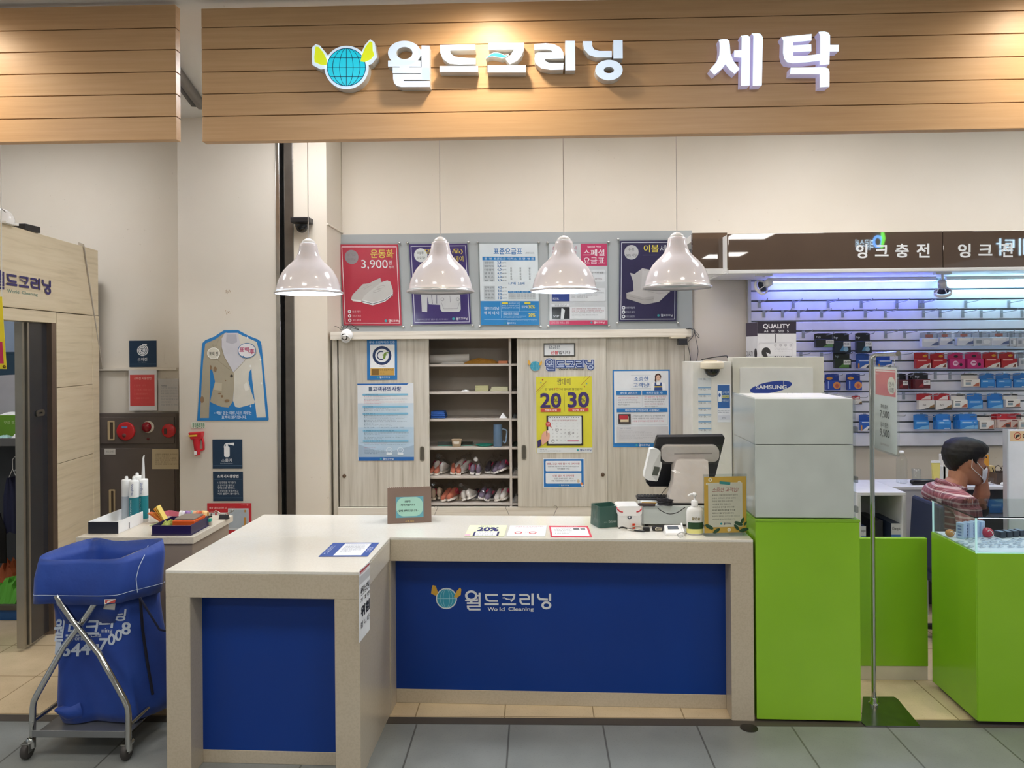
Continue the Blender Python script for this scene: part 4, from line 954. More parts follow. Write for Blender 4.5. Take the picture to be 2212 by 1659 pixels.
for i in range(4): MB().box(sx(1028), sx(1056), 5.16+.002*i, 5.24, SH[1]+.0085+.0095*i, SH[1]+.0085+.0095*i+.009, I('#b7b489', .6)).build('notepad', loc=(sx(1040), 5.2, SH[1]+.01*i), bevel=.0006, seg=1, label='olive green notepad in the left stack on the second cabinet shelf', cat='notepad', group='left stack of olive notepads')
for i in range(3): MB().box(sx(1060)+.004*i, sx(1098), 5.16+.003*i, 5.27, SH[1]+.0085+.0095*i, SH[1]+.0085+.0095*i+.009, I('#c3c0a0', .6)).build('notepad', loc=(sx(1080), 5.2, SH[1]+.01*i), bevel=.0006, seg=1, label='pale notepad in the right stack on the second cabinet shelf', cat='notepad', group='right stack of pale notepads')
crumple(sx(998), sx(1014), 5.16, 5.2, SH[1]+.009, .012, PAPER, 6).build('paper_scrap', loc=(sx(1005), 5.18, SH[1]), label='small white paper scrap beside the olive notepads', cat='paper')
mb = MB()
for i in range(4):
    z = SH[2]+.009+i*.0115
    mb.tube([(sx(932), 5.18, z+.005), (sx(950), 5.178, z+.006), (sx(963)-.003*i, 5.18, z+.005)], .0055, I('#2f5fae', .8), 6); mb.box(sx(932), sx(963)-.003*i, 5.18, 5.3, z, z+.0105, I('#2f5fae', .8))
mb.build('folded_cloth', loc=(sx(945), 5.2, SH[2]), bevel=.003, label='blue folded cloth on the third cabinet shelf', cat='cloth')
c = sx(1087); z = SH[2]+.0085
MB().add([(c-.026, 5.17, z), (c+.026, 5.17, z), (c+.026, 5.21, z), (c-.026, 5.21, z), (c-.002, 5.18, z+.034), (c+.002, 5.2, z+.034)], [(0, 1, 4), (1, 2, 5, 4), (2, 3, 5), (3, 0, 4, 5), (3, 2, 1, 0)], PAPER).build('paper_tent', loc=(c, 5.19, z), label='small white folded paper tent on the third cabinet shelf', cat='paper tent')
# paper cup, tray, dish, tumbler
def at_shelf(x, i, Y=5.2): return Vector((P(x, 900, Y).x, Y, SH[i]+.0085))
p = at_shelf(986, 3, 5.17); t = thing('paper_cup', 'short printed paper cup on the fourth cabinet shelf', 'cup', tuple(p))
MB().lathe([(.0001, 0), (.027, 0), (.0345, .048), (.036, .049), (.0355, .051), (.033, .05), (.026, .003)], I('#c9b59a', .6), 24, Matrix.Translation(p)).build('cup_body', t)
MB().lathe([(.0312, .022), (.0338, .0395)], I('#e3dccf', .6), 16, Matrix.Translation(p), a0=-2.2, a1=-.9).build('print_band', t)
p = at_shelf(990, 3, 5.25); TEAL = I('#2fa08c', .5)
MB().box(p.x-.14, p.x+.10, 5.22, 5.33, p.z, p.z+.004, TEAL).box(p.x-.14, p.x+.10, 5.22, 5.224, p.z+.004, p.z+.028, glassy('teal film', '#3fb09c', .1, .1, .6)).build('plastic_tray', loc=tuple(p), label='clear teal plastic tray behind the paper cup', cat='tray')
p = at_shelf(1046, 3, 5.2)
MB().lathe([(.0001, .002), (.045, .002), (.058, .010), (.06, .012), (.057, .010), (.044, .006), (.0001, .005)], TEAL, 24, Matrix.Translation(p) @ Matrix.Diagonal((1, .8, 1, 1))).build('dish', loc=tuple(p), label='shallow teal dish beside the blue tumbler', cat='dish')
p = at_shelf(1075, 3, 5.18); t = thing('tumbler', 'tall grey blue tumbler with a handle on the fourth cabinet shelf', 'tumbler', tuple(p)); BT = I('#6f8aa8', .3, .3)
MB().lathe([(.0001, 0), (.028, 0), (.03, .003), (.0305, .135), (.029, .145), (.027, .15), (.0001, .15)], BT, 28, Matrix.Translation(p)).build('cup_body', t)
q = lambda a, b: (p.x+a, p.y, p.z+b)
MB().tube([q(.029, .118), q(.055, .112), q(.062, .10), q(.054, .03), q(.046, .022), q(.034, .035)], .0055, I('#8ba2bb', .35), 8).build('handle', t)
# shoes in clear bags
def shoe_bag(upper, sole, seed, acc='#c22a58'):
    r = random.Random(seed); t = thing('bagged_shoes', 'x', 'bagged shoes', (0, 0, 0), 0, 'bagged shoes in the cabinet')
    for k, yo in ((0, -.022), (1, .03)):
        mb = MB(); prof = [(-.10, .018, .020), (-.085, .030, .034), (-.04, .036, .048), (0, .032, .062), (.04, .030, .074), (.08, .028, .070), (.095, .018, .055)]
        n = 12; V = []
        for x, w_, h in prof:
            for a in range(n):
                b = 2*PI*a/n; V.append((x, yo+w_*.72*math.cos(b), .012+h*.5+h*.5*math.sin(b)))
        mb.add(V, [(i*n+a, i*n+(a+1) % n, (i+1)*n+(a+1) % n, (i+1)*n+a) for i in range(len(prof)-1) for a in range(n)]+[tuple(range(n))[::-1], tuple(range((len(prof)-1)*n, len(prof)*n))], I(upper, .7), True)
        sh = mb.build('shoe', t)
        mb = MB(); so = [(-.105, 0), (-.085, -.026), (-.03, -.03), (.05, -.024), (.095, -.02), (.102, 0), (.095, .02), (.05, .024), (-.03, .03), (-.085, .026)]
        mb.extrude([[(x, y*.9+yo) for x, y in so]], lambda u, v, h: Vector((u, v, h)), .002, .018, I(sole, .6)); mb.build('sole', sh)
        mb = MB(); mb.tube([(.0, yo-.026, .05), (.02, yo-.034, .07), (.045, yo-.028, .05), (.03, yo-.030, .035)], .009, I(acc, .6), 6); mb.build('tag', sh, label='crimson ribbon tag')
    mb = MB(); n = 18; rows = 9; V = []
    for i in range(rows+1):
        a = -PI/2+PI*i/rows
        for k in range(n):
            b = 2*PI*k/n; j = r.uniform(.86, 1.08)
            V.append((.122*math.cos(a)*math.cos(b)*j, .072*math.cos(a)*math.sin(b)*j, max(.0005, .056+.058*math.sin(a)*j+(.02*math.cos(b) if a > .3 else 0))))
    mb.add(V, [(i*n+k, i*n+(k+1) % n, (i+1)*n+(k+1) % n, (i+1)*n+k) for i in range(rows) for k in range(n)], FILM, False)
    mb.tube([(.06, 0, .105), (.085, -.01, .125), (.11, .0, .135)], [.012, .006, .022], FILM, 7); mb.build('plastic_bag', t)
    return t
protos = [shoe_bag('#d5cfc8', '#e6e0d6', 1), shoe_bag('#b8654c', '#e8ddd0', 2, '#b03040'), shoe_bag('#6c5f74', '#e4dfda', 3), shoe_bag('#3a3440', '#e9e6e0', 4, '#d02a5a'), shoe_bag('#c9b098', '#e2d2bb', 5)]
used = set()
spots = [(0, 1, 940, .15, .75, 'brown shoes in a clear bag, far left on the upper shoe shelf'), (0, 0, 951, -.35, .95, 'white shoes in a clear bag leaning left on the upper shoe shelf'), (0, 1, 984, .2, .8, 'red brown shoes in a clear bag low in the middle of the upper shoe shelf'),
    (0, 0, 998, .5, .95, 'pale shoes in a clear bag tilted upward on the upper shoe shelf'), (0, 2, 1025, -.2, .85, 'pinkish grey shoes in a clear bag on the upper shoe shelf'), (0, 3, 1062, .1, .9, 'dark shoes with white soles in a clear bag on the upper shoe shelf'), (0, 2, 1085, -.75, .9, 'grey shoes in a clear bag leaning on the divider of the upper shoe shelf'),
    (1, 4, 944, .3, .95, 'tan shoes in a clear bag, far left on the lower shoe shelf'), (1, 1, 973, -.3, .95, 'brown shoes in a clear bag, second from left on the lower shoe shelf'), (1, 4, 992, .05, .65, 'cream shoes lying low in a clear bag on the lower shoe shelf'), (1, 0, 1014, .6, .85, 'white shoes in a clear bag propped up on the lower shoe shelf'),
    (1, 3, 1033, -.1, .8, 'black shoes in a clear bag in the middle of the lower shoe shelf'), (1, 2, 1046, .6, .9, 'violet grey shoes in a tall pointed clear bag on the lower shoe shelf'), (1, 3, 1063, .1, .8, 'dark shoes with a crimson tag on the lower shoe shelf'), (1, 0, 1086, -.4, .9, 'white and brown shoes in a clear bag beside the divider on the lower shoe shelf')]
for n_, (row, k, x, tilt, sc_, lab) in enumerate(spots):
    z = SH[4+row]+.0085; Y = 5.23+(.06 if n_ % 2 else -.005)
    p = (P(x, 900, Y).x, Y, z+abs(math.sin(tilt*.5))*.06*sc_)
    rot = (tilt*.5, 0, PI/2+R.uniform(-.35, .35)+ (PI if n_ % 3 == 1 else 0))
    src = protos[k]
    s_ = sc_*.88
    if k in used: o = copy_tree(src, p, rot=rot, scale=(s_, s_, s_*1.05), label=lab)
    else:
        o = src; used.add(k); o.location = p; o.rotation_euler = rot; o.scale = (s_, s_, s_*1.05)
    o['label'] = lab; o['group'] = 'bagged shoes on the upper shoe shelf' if row == 0 else 'bagged shoes on the lower shoe shelf'
for i, (ya, sh_) in enumerate([(4, '#cfcac4'), (5, '#bdb8b4'), (3, '#3d4a44'), (2, '#8f9498'), (1, '#7f7a74')]):
    p = Vector((P(1112, 900, 5.24).x, 5.24, SH[ya]+.0085))
    crumple(p.x-.014, p.x+.025, 5.18, 5.3, p.z, .05 if ya > 3 else .03, I(sh_, .4), 30+i, 6).build('wrapped_item', loc=tuple(p), label=['white bundle in the narrow slot right of the upper shoe shelf', 'white bundle in the narrow slot right of the lower shoe shelf', 'dark green item in the narrow slot beside the tumbler', 'grey item in the narrow slot right of the blue cloth', 'grey item in the narrow slot right of the pale notepads'][i], cat='bundle')
# wire hanger hooks poking up from below the counter back edge
for i, x in enumerate((893, 942, 1096, 1200, 1340)):
    p = P(x, 1104, YC-.035); s_ = (-1 if i in (0, 2) else 1)
    t = MB().tube([(p.x-.012*s_, p.y, p.z-.03), (p.x, p.y, p.z), (p.x+.012*s_, p.y, p.z+.022), (p.x+.006*s_, p.y, p.z+.034), (p.x-.008*s_, p.y, p.z+.034), (p.x-.012*s_, p.y, p.z+.026)], .0014, DARKSTEEL, 5)
    t.tube([(p.x-.012*s_, p.y, p.z-.03), (p.x-.012*s_, p.y, HT-.5), (p.x-.15*s_, p.y, HT-.62), (p.x+.15*s_, p.y, HT-.62), (p.x-.012*s_, p.y, HT-.5)], .0014, DARKSTEEL, 5)
    t.build('wire_hanger', loc=tuple(p), label=['leftmost wire hanger hook showing behind the counter, left of the brown sign', 'wire hanger hook just right of the brown cardboard sign', 'wire hanger hook below the cabinet divider', 'wire hanger hook below the small blue notice', 'wire hanger hook behind the white card machine'][i], cat='wire hanger', group='wire hangers hanging behind the counter')
# cameras
p = P(657, 474, YP); t = thing('dome_camera', 'black dome security camera on the pier behind the leftmost lamp', 'security camera', tuple(p))
T = Matrix.Translation(P(657, 478, YP)); mb = MB(); mb.box(p.x-.062, p.x+.062, YP-.10, YP, p.z-.035, p.z, I('#1d1d20', .35)); mb.box(p.x-.05, p.x-.03, YP-.03, YP, p.z, p.z+.012, I('#2d5a55', .5)); mb.build('housing', t, bevel=.008)
mb = MB(); mb.ball((0, -.05, -.034), (.042, .042, .05), I('#0b0b0d', .08), 20, T, 8, -1., 0.); mb.build('dome', t)
mb = MB(); a = P(672, 484, YP); b = P(713, 508, YB); mb.tube([(xq1+.004, YP, a.z), (xq1+.004, YB-.002, a.z)], .008, WALL, 4); mb.build('cable_duct', loc=(xq1, 5.2, a.z), label='thin white cable duct on the side of the pier', cat='cable duct')
p = P(749, 724, 5.02); t = thing('ball_camera', 'small white ball shaped camera at the left end of the cabinet top', 'camera', tuple(p))
MB().ball(p, .041, WHITEGLOSS, 24, None, 14).build('ball_housing', t)
T = Matrix.Translation(p) @ Matrix.Rotation(-.25, 4, 'Z') @ Matrix.Rotation(PI/2+.35, 4, 'X'); MB().lathe([(.0225, .034), (.021, .0372), (.0001, .0385)], I('#141010', .1), 22, T).build('lens_window', t)
MB().lathe([(.026, -.042), (.03, -.045), (.03, -.032), (.022, -.028)], WHITE, 18, Matrix.Translation(p) @ Matrix.Rotation(-.9, 4, 'X')).build('base', t)
def cable(name, label, pts, r=.002, mat=BLACK, cat='cable'):
    # smooth the polyline
    P_ = [Vector(q) for q in pts]; out = []
    for i in range(len(P_)-1):
        a = P_[max(i-1, 0)]; b = P_[i]; c = P_[i+1]; d = P_[min(i+2, len(P_)-1)]
        for k in range(5):
            s_ = k/5; out.append(.5*((2*b)+(c-a)*s_+(2*a-5*b+4*c-d)*s_*s_+(3*b-a-3*c+d)*s_**3))
    out.append(P_[-1]); m = sum(out, Vector())/len(out)
    return MB().tube(out, r, mat, 6).build(name, loc=tuple(m), label=label, cat=cat)
cable('cable', 'thin black cable looping behind the white ball camera', [P(713, 705, 5.3), P(728, 706, 5.2), P(742, 714, 5.1), P(755, 700, 5.15), P(762, 704, 5.2), P(775, 712, 5.2), P(758, 708, 5.2), P(757, 714, 5.12)])
zt2 = pz(714)
p = P(1467, 737, 5.04); t = thing('power_strip', 'beige socket strip with a black adapter under the cabinet top, right end', 'power strip', tuple(p))
MB().box(px(1446), px(1478), 5.02, 5.084, pz(734.5), zt_-.0, I('#cfc5ad', .5)).build('socket_bar', t, bevel=.002)
MB().box(px(1461), px(1480), 5.0, 5.05, pz(748), pz(735), I('#1b1c22', .4)).build('adapter', t, bevel=.003)
cable('cable', 'black cable hanging down the right edge of the cabinet', [P(1480, 740, 5.03), P(1486, 738, 5.0), P(1497, 726, 5.02), P(1500, 712, 5.04), P(1490, 709, 5.04), P(1482, 711, 5.06)])
cable('cable', 'black cable dropping from the cabinet top to the tall white carton', [P(1482, 710, 5.05), P(1497, 712, 5.03), P(1508, 722, 5.0), P(1510, 730, 5.0), P(1503, 722, 5.0), P(1500, 716, 5.0), P(1505, 740, 4.98), P(1508, 760, 4.97), P(1504, 783, 4.95)])
cable('cable', 'black cable running down beside the right cabinet door', [P(1481, 728, 5.05), P(1487, 750, 5.04), P(1492, 780, 5.04), P(1493, 830, 5.04), P(1492, 900, 5.04), P(1490, 960, 5.04)])
# ================================================================== things on the service counter
def bx(T, name, parent, x0, x1, y0, y1, z0, z1, mat, bevel=.002, **k):
    return MB(T).box(x0, x1, y0, y1, z0, z1, mat).build(name, parent, bevel=bevel, **k)
def frame_at(px, py, z, rz=0.):
    p = PZ(px, py, z); return p, Matrix.Translation(p) @ Matrix.Rotation(rz, 4, 'Z')
HTs = HT+.0008
# brown cardboard easel sign
t = thing('cardboard_sign', 'brown cardboard easel with a pale green away notice, standing on the counter', 'sign', tuple(PZ(884, 1129, HT)))
A = PZ(837, 1131.5, HTs); B = PZ(932, 1128, HTs); ux = (B-A); W = ux.length; ux.normalize(); ny = Vector((ux.y, -ux.x, 0))
H_ = .175; up = (Vector((0, 0, 1))*math.cos(.16) - ny*math.sin(.16))
CB = I('#7c685d', .75); fn = lambda u, v, h: A+ux*(u*W)+up*(H_*(1-v))+ny*h
mb = MB(); mb.extrude([[(0, 1), (1, 1), (1, .02)]+[(1-i/44, .02 if i % 2 else .0) for i in range(1, 44)]+[(0, .02)]], fn, -.006, 0, CB, I('#a8958a', .8)); mb.build('front_board', t)
mb = MB(); b0 = A-ny*.10; mb.extrude([[(0, 1), (1, 1), (1, .02), (0, .02)]], lambda u, v, h: A-ny*(.11*v+.033)+ux*(u*W)+Vector((0, 0, H_*.985*(1-v)))+ny*h, -.004, 0, CB); mb.build('rear_board', t)
pr = Print(lambda u, v, h: fn((u-88)/502, (v-225)/412, h+.0008), None); pr.sheet(183, 340, 500, 575, '#5f9fae', .0006); pr.loops([rrect(190, 344, 494, 560, 90, 8)], '#9fcdbd')
pr.text(286, 380, 352, 404, '5분만', '#1c2a28', .03); pr.text(240, 420, 406, 443, '자리비웁니다.', '#1c2a28', .03); pr.text(200, 484, 440, 508, '- 양해 부탁드립니다 -', '#1c2a28', .03); pr.text(292, 605, 390, 622, '& SK nara', '#c9a860', .02)
pr.build('notice_sheet', parent=t, label='pale green notice sheet')
# dark green open box in clear film
p, T = frame_at(1308, 1134, HTs, .33); t = thing('tissue_box', 'dark green open cardboard box wrapped in clear film on the counter', 'box', tuple(p)); GB = I('#2f5b50', .6); h = .098
mb = MB(T)
for a, b in (((-.055, -.052), (.055, -.052)), ((.055, -.052), (.055, .052)), ((.055, .052), (-.055, .052)), ((-.055, .052), (-.055, -.052))):
    k = .93; i_ = .95
    o = [(a[0], a[1], 0), (b[0], b[1], 0), (b[0]*k, b[1]*k, h), (a[0]*k, a[1]*k, h)]; i2 = [(a[0]*i_, a[1]*i_, .003), (b[0]*i_, b[1]*i_, .003), (b[0]*k*i_, b[1]*k*i_, h), (a[0]*k*i_, a[1]*k*i_, h)]
    mb.add(o+i2, [(0, 1, 2, 3), (7, 6, 5, 4), (3, 2, 6, 7), (1, 0, 4, 5)], GB)
mb.box(-.052, .052, -.049, .049, .001, .004, GB); mb.build('carton', t)
mb = MB(T); r = random.Random(5); n = 28; V = []
for j in range(6):
    for i in range(n):
        a = 2*PI*i/n; c_ = max(abs(math.cos(a)), abs(math.sin(a))); s_ = (1-.07*j/5)*.0592/c_+r.uniform(0, .003)
        V.append((math.cos(a)*s_, math.sin(a)*s_*.95, .001+(h+.002)*j/5))
mb.add(V, [(j*n+i, j*n+(i+1) % n, (j+1)*n+(i+1) % n, (j+1)*n+i) for j in range(5) for i in range(n)], glassy('soft film', '#f8fafa', .05, .2, .97)); mb.build('film_wrap', t)
pr = Print(lambda u, v, h2: T @ Vector((-.055+u*.11, -.052*(1-.07*(1-v))-.0012-h2, h*(1-v)))); pr.text(.44, .66, .80, .78, 'DeGreen', '#cfd8d2', .01); pr.text(.22, .70, .38, .76, 'since', '#a8b8b0'); pr.build('lettering', parent=t)
# white card terminal printer with red corners
p, T = frame_at(1360, 1141, HTs, .05); t = thing('receipt_printer', 'white receipt printer with two red corner strips on the counter', 'receipt printer', tuple(p))
mb = MB(T); w_, dp, h = .058, .11, .104
mb.extrude([rrect(-w_+.006, 0, w_-.006, .062, .006)], lambda u, v, q: Vector((u, q, v+.0)), dp, 0, WHITE); mb.build('lower_body', t, bevel=.002)
mb = MB(T); mb.extrude([rrect(-w_, .058, w_, h, .016, 5)], lambda u, v, q: Vector((u, q, v)), dp, -.004, WHITEGLOSS); mb.build('lid', t, bevel=.003)
for s_ in (-1, 1):
    mb = MB(T); mb.tube([(s_*.057, .012, h-.008), (s_*.056, -.0045, h-.014), (s_*.046, -.0055, h-.024), (s_*.032, -.0055, h-.027)], .0032, I('#c02030', .3), 6); mb.build('red_strip', t, label='glossy red corner strip')
T2 = T @ Matrix.Translation((0, -.0005, .052)) @ Matrix.Rotation(PI/2, 4, 'X'); MB().lathe([(.0001, .0), (.004, .0006)], PAPER, 16, T2).lathe([(.004, .0006), (.010, .0010), (.010, 0)], I('#47505e', .4), 20, T2).build('round_badge', t)
# cash drawer
p0 = PZ(1388, 1137, HT); p1 = PZ(1604, 1139, HT); W = (p1-p0).length; t = thing('cash_drawer', 'white metal cash drawer under the register screen', 'cash drawer', tuple(p0))
ang = math.atan2(p1.y-p0.y, p1.x-p0.x); T = Matrix.Translation(p0) @ Matrix.Rotation(ang, 4, 'Z'); hd = .098; DD = .26
bx(T, 'drawer_case', t, 0, W, .006, DD, .008, hd, I('#dde2e1', .35)); bx(T, 'drawer_front', t, .003, W-.003, 0, .006, .010, hd-.006, I('#ccd3d0', .4), .0015)
for i, (a, b) in enumerate(((.02, .02), (W-.02, .02), (.02, DD-.02), (W-.02, DD-.02))): MB(T).lathe([(.0001, 0), (.009, 0), (.009, .0085)], BLACK, 12, Matrix.Translation((a, b, 0))).build('foot', t)
zD = HT+hd+.0005
# keyboard
p, T = frame_at(1442, 1077, zD, ang); t = thing('keyboard', 'black keyboard lying on the back of the cash drawer', 'keyboard', tuple(p))
bx(T, 'key_case', t, -.155, .14, -.045, .03, .0, .012, I('#26242a', .35), .004)
mb = MB(T)
for j in range(4):
    for i in range(18): mb.box(-.148+i*.0158, -.148+i*.0158+.0135, -.038+j*.0165, -.038+j*.0165+.0135, .012, .0165, I('#1d1c20', .5))
k_ = mb.build('keys', t, bevel=.001, seg=1, kind='stuff')
# small dark device with its cable
p, T = frame_at(1402, 1093, zD, -.12); t = thing('barcode_scanner', 'small brown black handheld device with a coiled cable on the cash drawer', 'scanner', tuple(p))
bx(T, 'device_body', t, -.052, .03, -.011, .012, 0, .013, I('#3a2a2a', .3), .005); bx(T, 'trim_strip', t, -.035, .035, .010, .013, .009, .015, I('#c09a3c', .4), .001)
q = lambda a, b, c: T @ Vector((a, b, c)); rr_ = random.Random(4); loops = []
for i in range(70):
    a = i*.62; loops.append(q(.075+.035*math.cos(a)+rr_.uniform(-.006, .006), .0+.02*math.sin(a)+rr_.uniform(-.004, .004), .004+i*.0004+rr_.uniform(0, .002)))
MB().tube(loops, .0021, I('#1d1a22', .4), 6).build('coiled_cable', t)
cable('cable', 'black cable sagging across the front of the cash drawer', [P(1421, 1097, 3.64), P(1428, 1103, 3.62), P(1440, 1109, 3.61), P(1452, 1110, 3.61), P(1465, 1106, 3.62), P(1480, 1096, 3.64)], .0018)
cable('cable', 'black cable running up from the coiled cable to the register screen', [PZ(1424, 1084, zD+.003), PZ(1430, 1078, zD+.01), P(1428, 1070, 3.78), P(1436, 1058, 3.78), P(1445, 1050, 3.78)], .0018)
# point-of-sale screen seen from behind
t = thing('register_screen', 'black and white register screen seen from behind, still in clear film', 'register', tuple(PZ(1490, 1093, zD)))
Zp = (1240, 920, 5.267)
def mon(u, v, h, lo=3.86, hi=3.68, v0=125., v1=690.):
    x, y = Zp[0]+u/Zp[2], Zp[1]+v/Zp[2]; k = (v-v0)/(v1-v0); return P(x, y, hi+(lo-hi)*k)+Vector((0, -h, -h*.3))
mb = MB(); mb.extrude([[(955, 128), (1700, 118), (1716, 135), (1610, 560), (1575, 640), (1100, 690), (860, 690), (818, 640), (940, 150)]], mon, -.028, 0, I('#222227', .4)); mb.build('screen_case', t, bevel=.003)
mb = MB(); mb.extrude([[(962, 150), (1690, 140), (1580, 600), (840, 660)]], mon, -.030, -.0285, I('#101418', .1), back=False); mb.build('screen_glass', t)
mb = MB(); mb.extrude([rrect(985, 208, 1640, 388, 70, 6)], mon, 0, .022, I('#e6dfda', .3)); mb.build('rear_cover', t, bevel=.005, label='white rear cover')
mb = MB(); mb.line = None; mb.extrude([ribbon([(1130, 295), (1560, 290)], 5)], mon, .022, .0232, I('#8e8783', .5)); mb.extrude([rrect(1230, 352, 1450, 386, 14)], mon, .0, .0235, I('#6c6662', .5)); mb.build('vent_slots', t)
def nk(u, v, h): x, y = Zp[0]+u/Zp[2], Zp[1]+v/Zp[2]; return P(x, y, 3.70-.02*(v-380)/500)+Vector((0, -h, 0))
mb = MB(); mb.extrude([[(1165, 395), (1200, 382), (1490, 382), (1525, 400), (1530, 480), (1545, 830), (1530, 880), (1130, 878), (1088, 850), (1085, 800), (1130, 640), (1140, 470)]], nk, -.075, 0, I('#e8e0da', .28)); mb.build('stand_cover', t, bevel=.008, seg=3, label='white stand cover under wrinkled film')
mb = MB(); mb.extrude([[(1085, 862), (1130, 880), (1560, 884), (1560, 915), (1130, 918), (1090, 898)]], lambda u, v, h: nk(u, v, h)+Vector((0, 0, .002)), -.12, .004, I('#202024', .35)); mb.build('stand_foot', t, bevel=.003)
r = random.Random(9); mb = MB(); V = []
for j in range(11):
    for i in range(9):
        u = 1100+ (1530-1100)*i/8; v = 400+(860-400)*j/10; V.append(nk(u+r.uniform(-12, 12), v+r.uniform(-12, 12), .004+r.uniform(0, .010)))
mb.add(V, [(j*9+i, j*9+i+1, (j+1)*9+i+1, (j+1)*9+i) for j in range(10) for i in range(8)], FILM); mb.build('stand_film', t, label='wrinkled clear film')
mb = MB(); V = []
for j in range(6):
    for i in range(15):
        u = 975+(1700-975)*i/14; v = 185+(400-185)*j/5; V.append(mon(u+r.uniform(-10, 10), v+r.uniform(-8, 8), .026+r.uniform(0, .008)))
mb.add(V, [(j*15+i, j*15+i+1, (j+1)*15+i+1, (j+1)*15+i) for j in range(5) for i in range(14)], FILM); mb.build('screen_film', t, label='wrinkled clear film')
rd = thing('card_reader', 'white card reader clipped to the left edge of the register screen', 'card reader', tuple(P(1410, 1000, 3.72)))
mb = MB(); mb.extrude([[(862, 258), (890, 250), (955, 262), (978, 292), (975, 400), (992, 408), (990, 450), (945, 612), (930, 622), (835, 610), (792, 580), (795, 540)]], lambda u, v, h: P(Zp[0]+u/Zp[2], Zp[1]+v/Zp[2], 3.70+.06*(v-250)/370)+Vector((0, -h, 0)), -.035, .022, WHITE); mb.build('reader_body', rd, bevel=.004)
mb = MB(); mb.extrude([[(905, 452), (965, 462), (962, 500), (940, 558), (878, 552)]], lambda u, v, h: P(Zp[0]+u/Zp[2], Zp[1]+v/Zp[2], 3.70+.06*(v-250)/370)+Vector((0, -h, 0)), .021, .0235, I('#50554c', .4)); mb.build('rating_plate', rd, label='dark rating plate')
mb = MB(); mb.extrude([[(968, 300), (978, 292), (975, 400), (955, 470), (940, 600), (930, 620), (880, 560), (890, 450), (925, 380)]], lambda u, v, h: P(Zp[0]+u/Zp[2], Zp[1]+v/Zp[2], 3.70+.06*(v-250)/370)+Vector((0, -h, 0)), .0215, .0225, I('#d3d3cf', .4)); mb.build('card_slot_side', rd)
# signature pad
p, T = frame_at(1457, 1154, HTs, .02); t = thing('signature_pad', 'small white signature pad with a stylus near the counter edge', 'signature pad', tuple(p))
mb = MB(T); mb.hexa([(-.046, -.03, 0), (.040, -.03, 0), (.040, .035, 0), (-.046, .035, 0)], [(-.044, -.028, .012), (.039, -.028, .012), (.036, .032, .036), (-.041, .032, .036)], WHITEGLOSS); mb.build('pad_body', t, bevel=.003)
e_ = Vector((0, .060, .024)).normalized(); mb = MB(T)
mb.add([(-.030, -.002, .0232), (.020, -.002, .0232), (.019, .022, .0327), (-.028, .022, .0327)], [(0, 1, 2, 3)], I('#5c646e', .15)); mb.build('pad_screen', t, label='dark grey screen')
MB(T).tube([(.036, -.026, .016), (.037, .028, .042)], .0042, WHITE, 8).build('stylus', t)
cable('cable', 'grey white cord curled beside the signature pad', [PZ(1476, 1158, HT+.004), PZ(1468, 1160, HT+.004), PZ(1464, 1154, HT+.02), PZ(1472, 1150, HT+.03), PZ(1480, 1152, HT+.004), PZ(1484, 1148, HT+.004), PZ(1478, 1144, HT+.004)], .0022, I('#cfd0d0', .4))
# pump bottle
p, T = frame_at(1501, 1153, HTs); t = thing('pump_bottle', 'white pump bottle with a green and yellow label on the counter', 'pump bottle', tuple(p))
S_ = Matrix.Diagonal((1, .62, 1, 1))
MB().lathe([(.0001, 0), (.034, 0), (.038, .004), (.038, .098), (.034, .114), (.022, .123), (.0135, .127), (.0135, .14)], I('#e9e8e4', .3), 32, T @ S_).build('bottle_body', t)
MB().lathe([(.0385, .006), (.0386, .026)], I('#e6e08c', .4), 32, T @ S_, a0=-PI, a1=0).build('yellow_band', t)
MB().lathe([(.0385, .026), (.0386, .056)], I('#27492c', .4), 32, T @ S_, a0=-2.6, a1=-.35).build('green_band', t)
pr = Print(lambda u, v, h2: T @ Vector((u*.036, -.0242*math.sqrt(max(0, 1-(u*.93)**2))-.0006-h2, v*.1))); pr.text(-.45, -.80, .55, -.66, '맑은숲', '#7a6a20', .035); 
for o_ in pr.mb.v: pass
pr.mb.v = [T @ (Vector((0, 0, 0)) + (T.inverted() @ v_)*1) for v_ in pr.mb.v]
pr.mb.v = [Vector((v_.x, v_.y, 2*T.translation.z - v_.z)) for v_ in pr.mb.v]
pr.build('label_lettering', parent=t)
MB().lathe([(.0155, .126), (.0155, .148), (.012, .152), (.0045, .153), (.0045, .172), (.009, .172), (.010, .182), (.007, .187), (.0001, .188)], WHITEGLOSS, 20, T).tube([T @ Vector((0, 0, .181)), T @ Vector((-.02, -.006, .180)), T @ Vector((-.032, -.01, .174))], [.006, .005, .0035], WHITEGLOSS, 8).build('pump_head', t)
# yellow acrylic stand
A = PZ(1521, 1157, HTs); B = PZ(1613.5, 1155, HTs); W = (B-A).length; ux = (B-A).normalized(); H_ = A.z*0+ (P(1521, 1027, A.y).z-HTs)
Zq = lambda u, v, h: A+ux*((u-1482)/486*W)+Vector((0, 0, H_*(1-(v-560)/690)))+Vector((ux.y, -ux.x, 0))*h
t = thing('acrylic_sign', 'yellow floral customer notice in a clear acrylic stand at the right end of the counter', 'sign', tuple((A+B)/2))
pr = Print(Zq); pr.sheet(1486, 578, 1964, 1222, '#d8ab45', .0008)
for x, y, s_ in ((1556, 612, 24), (1520, 658, 16), (1884, 650, 22), (1765, 1188, 22)):
    k = pr.k; pr.k += 1
    for a in range(8): pr.disc(x+math.cos(a*PI/4)*s_*.6, y+math.sin(a*PI/4)*s_*.6, s_*.36, s_*.36, '#efe3c8', lay=k)
    pr.disc(x, y, s_*.35, s_*.35, '#c9a040')
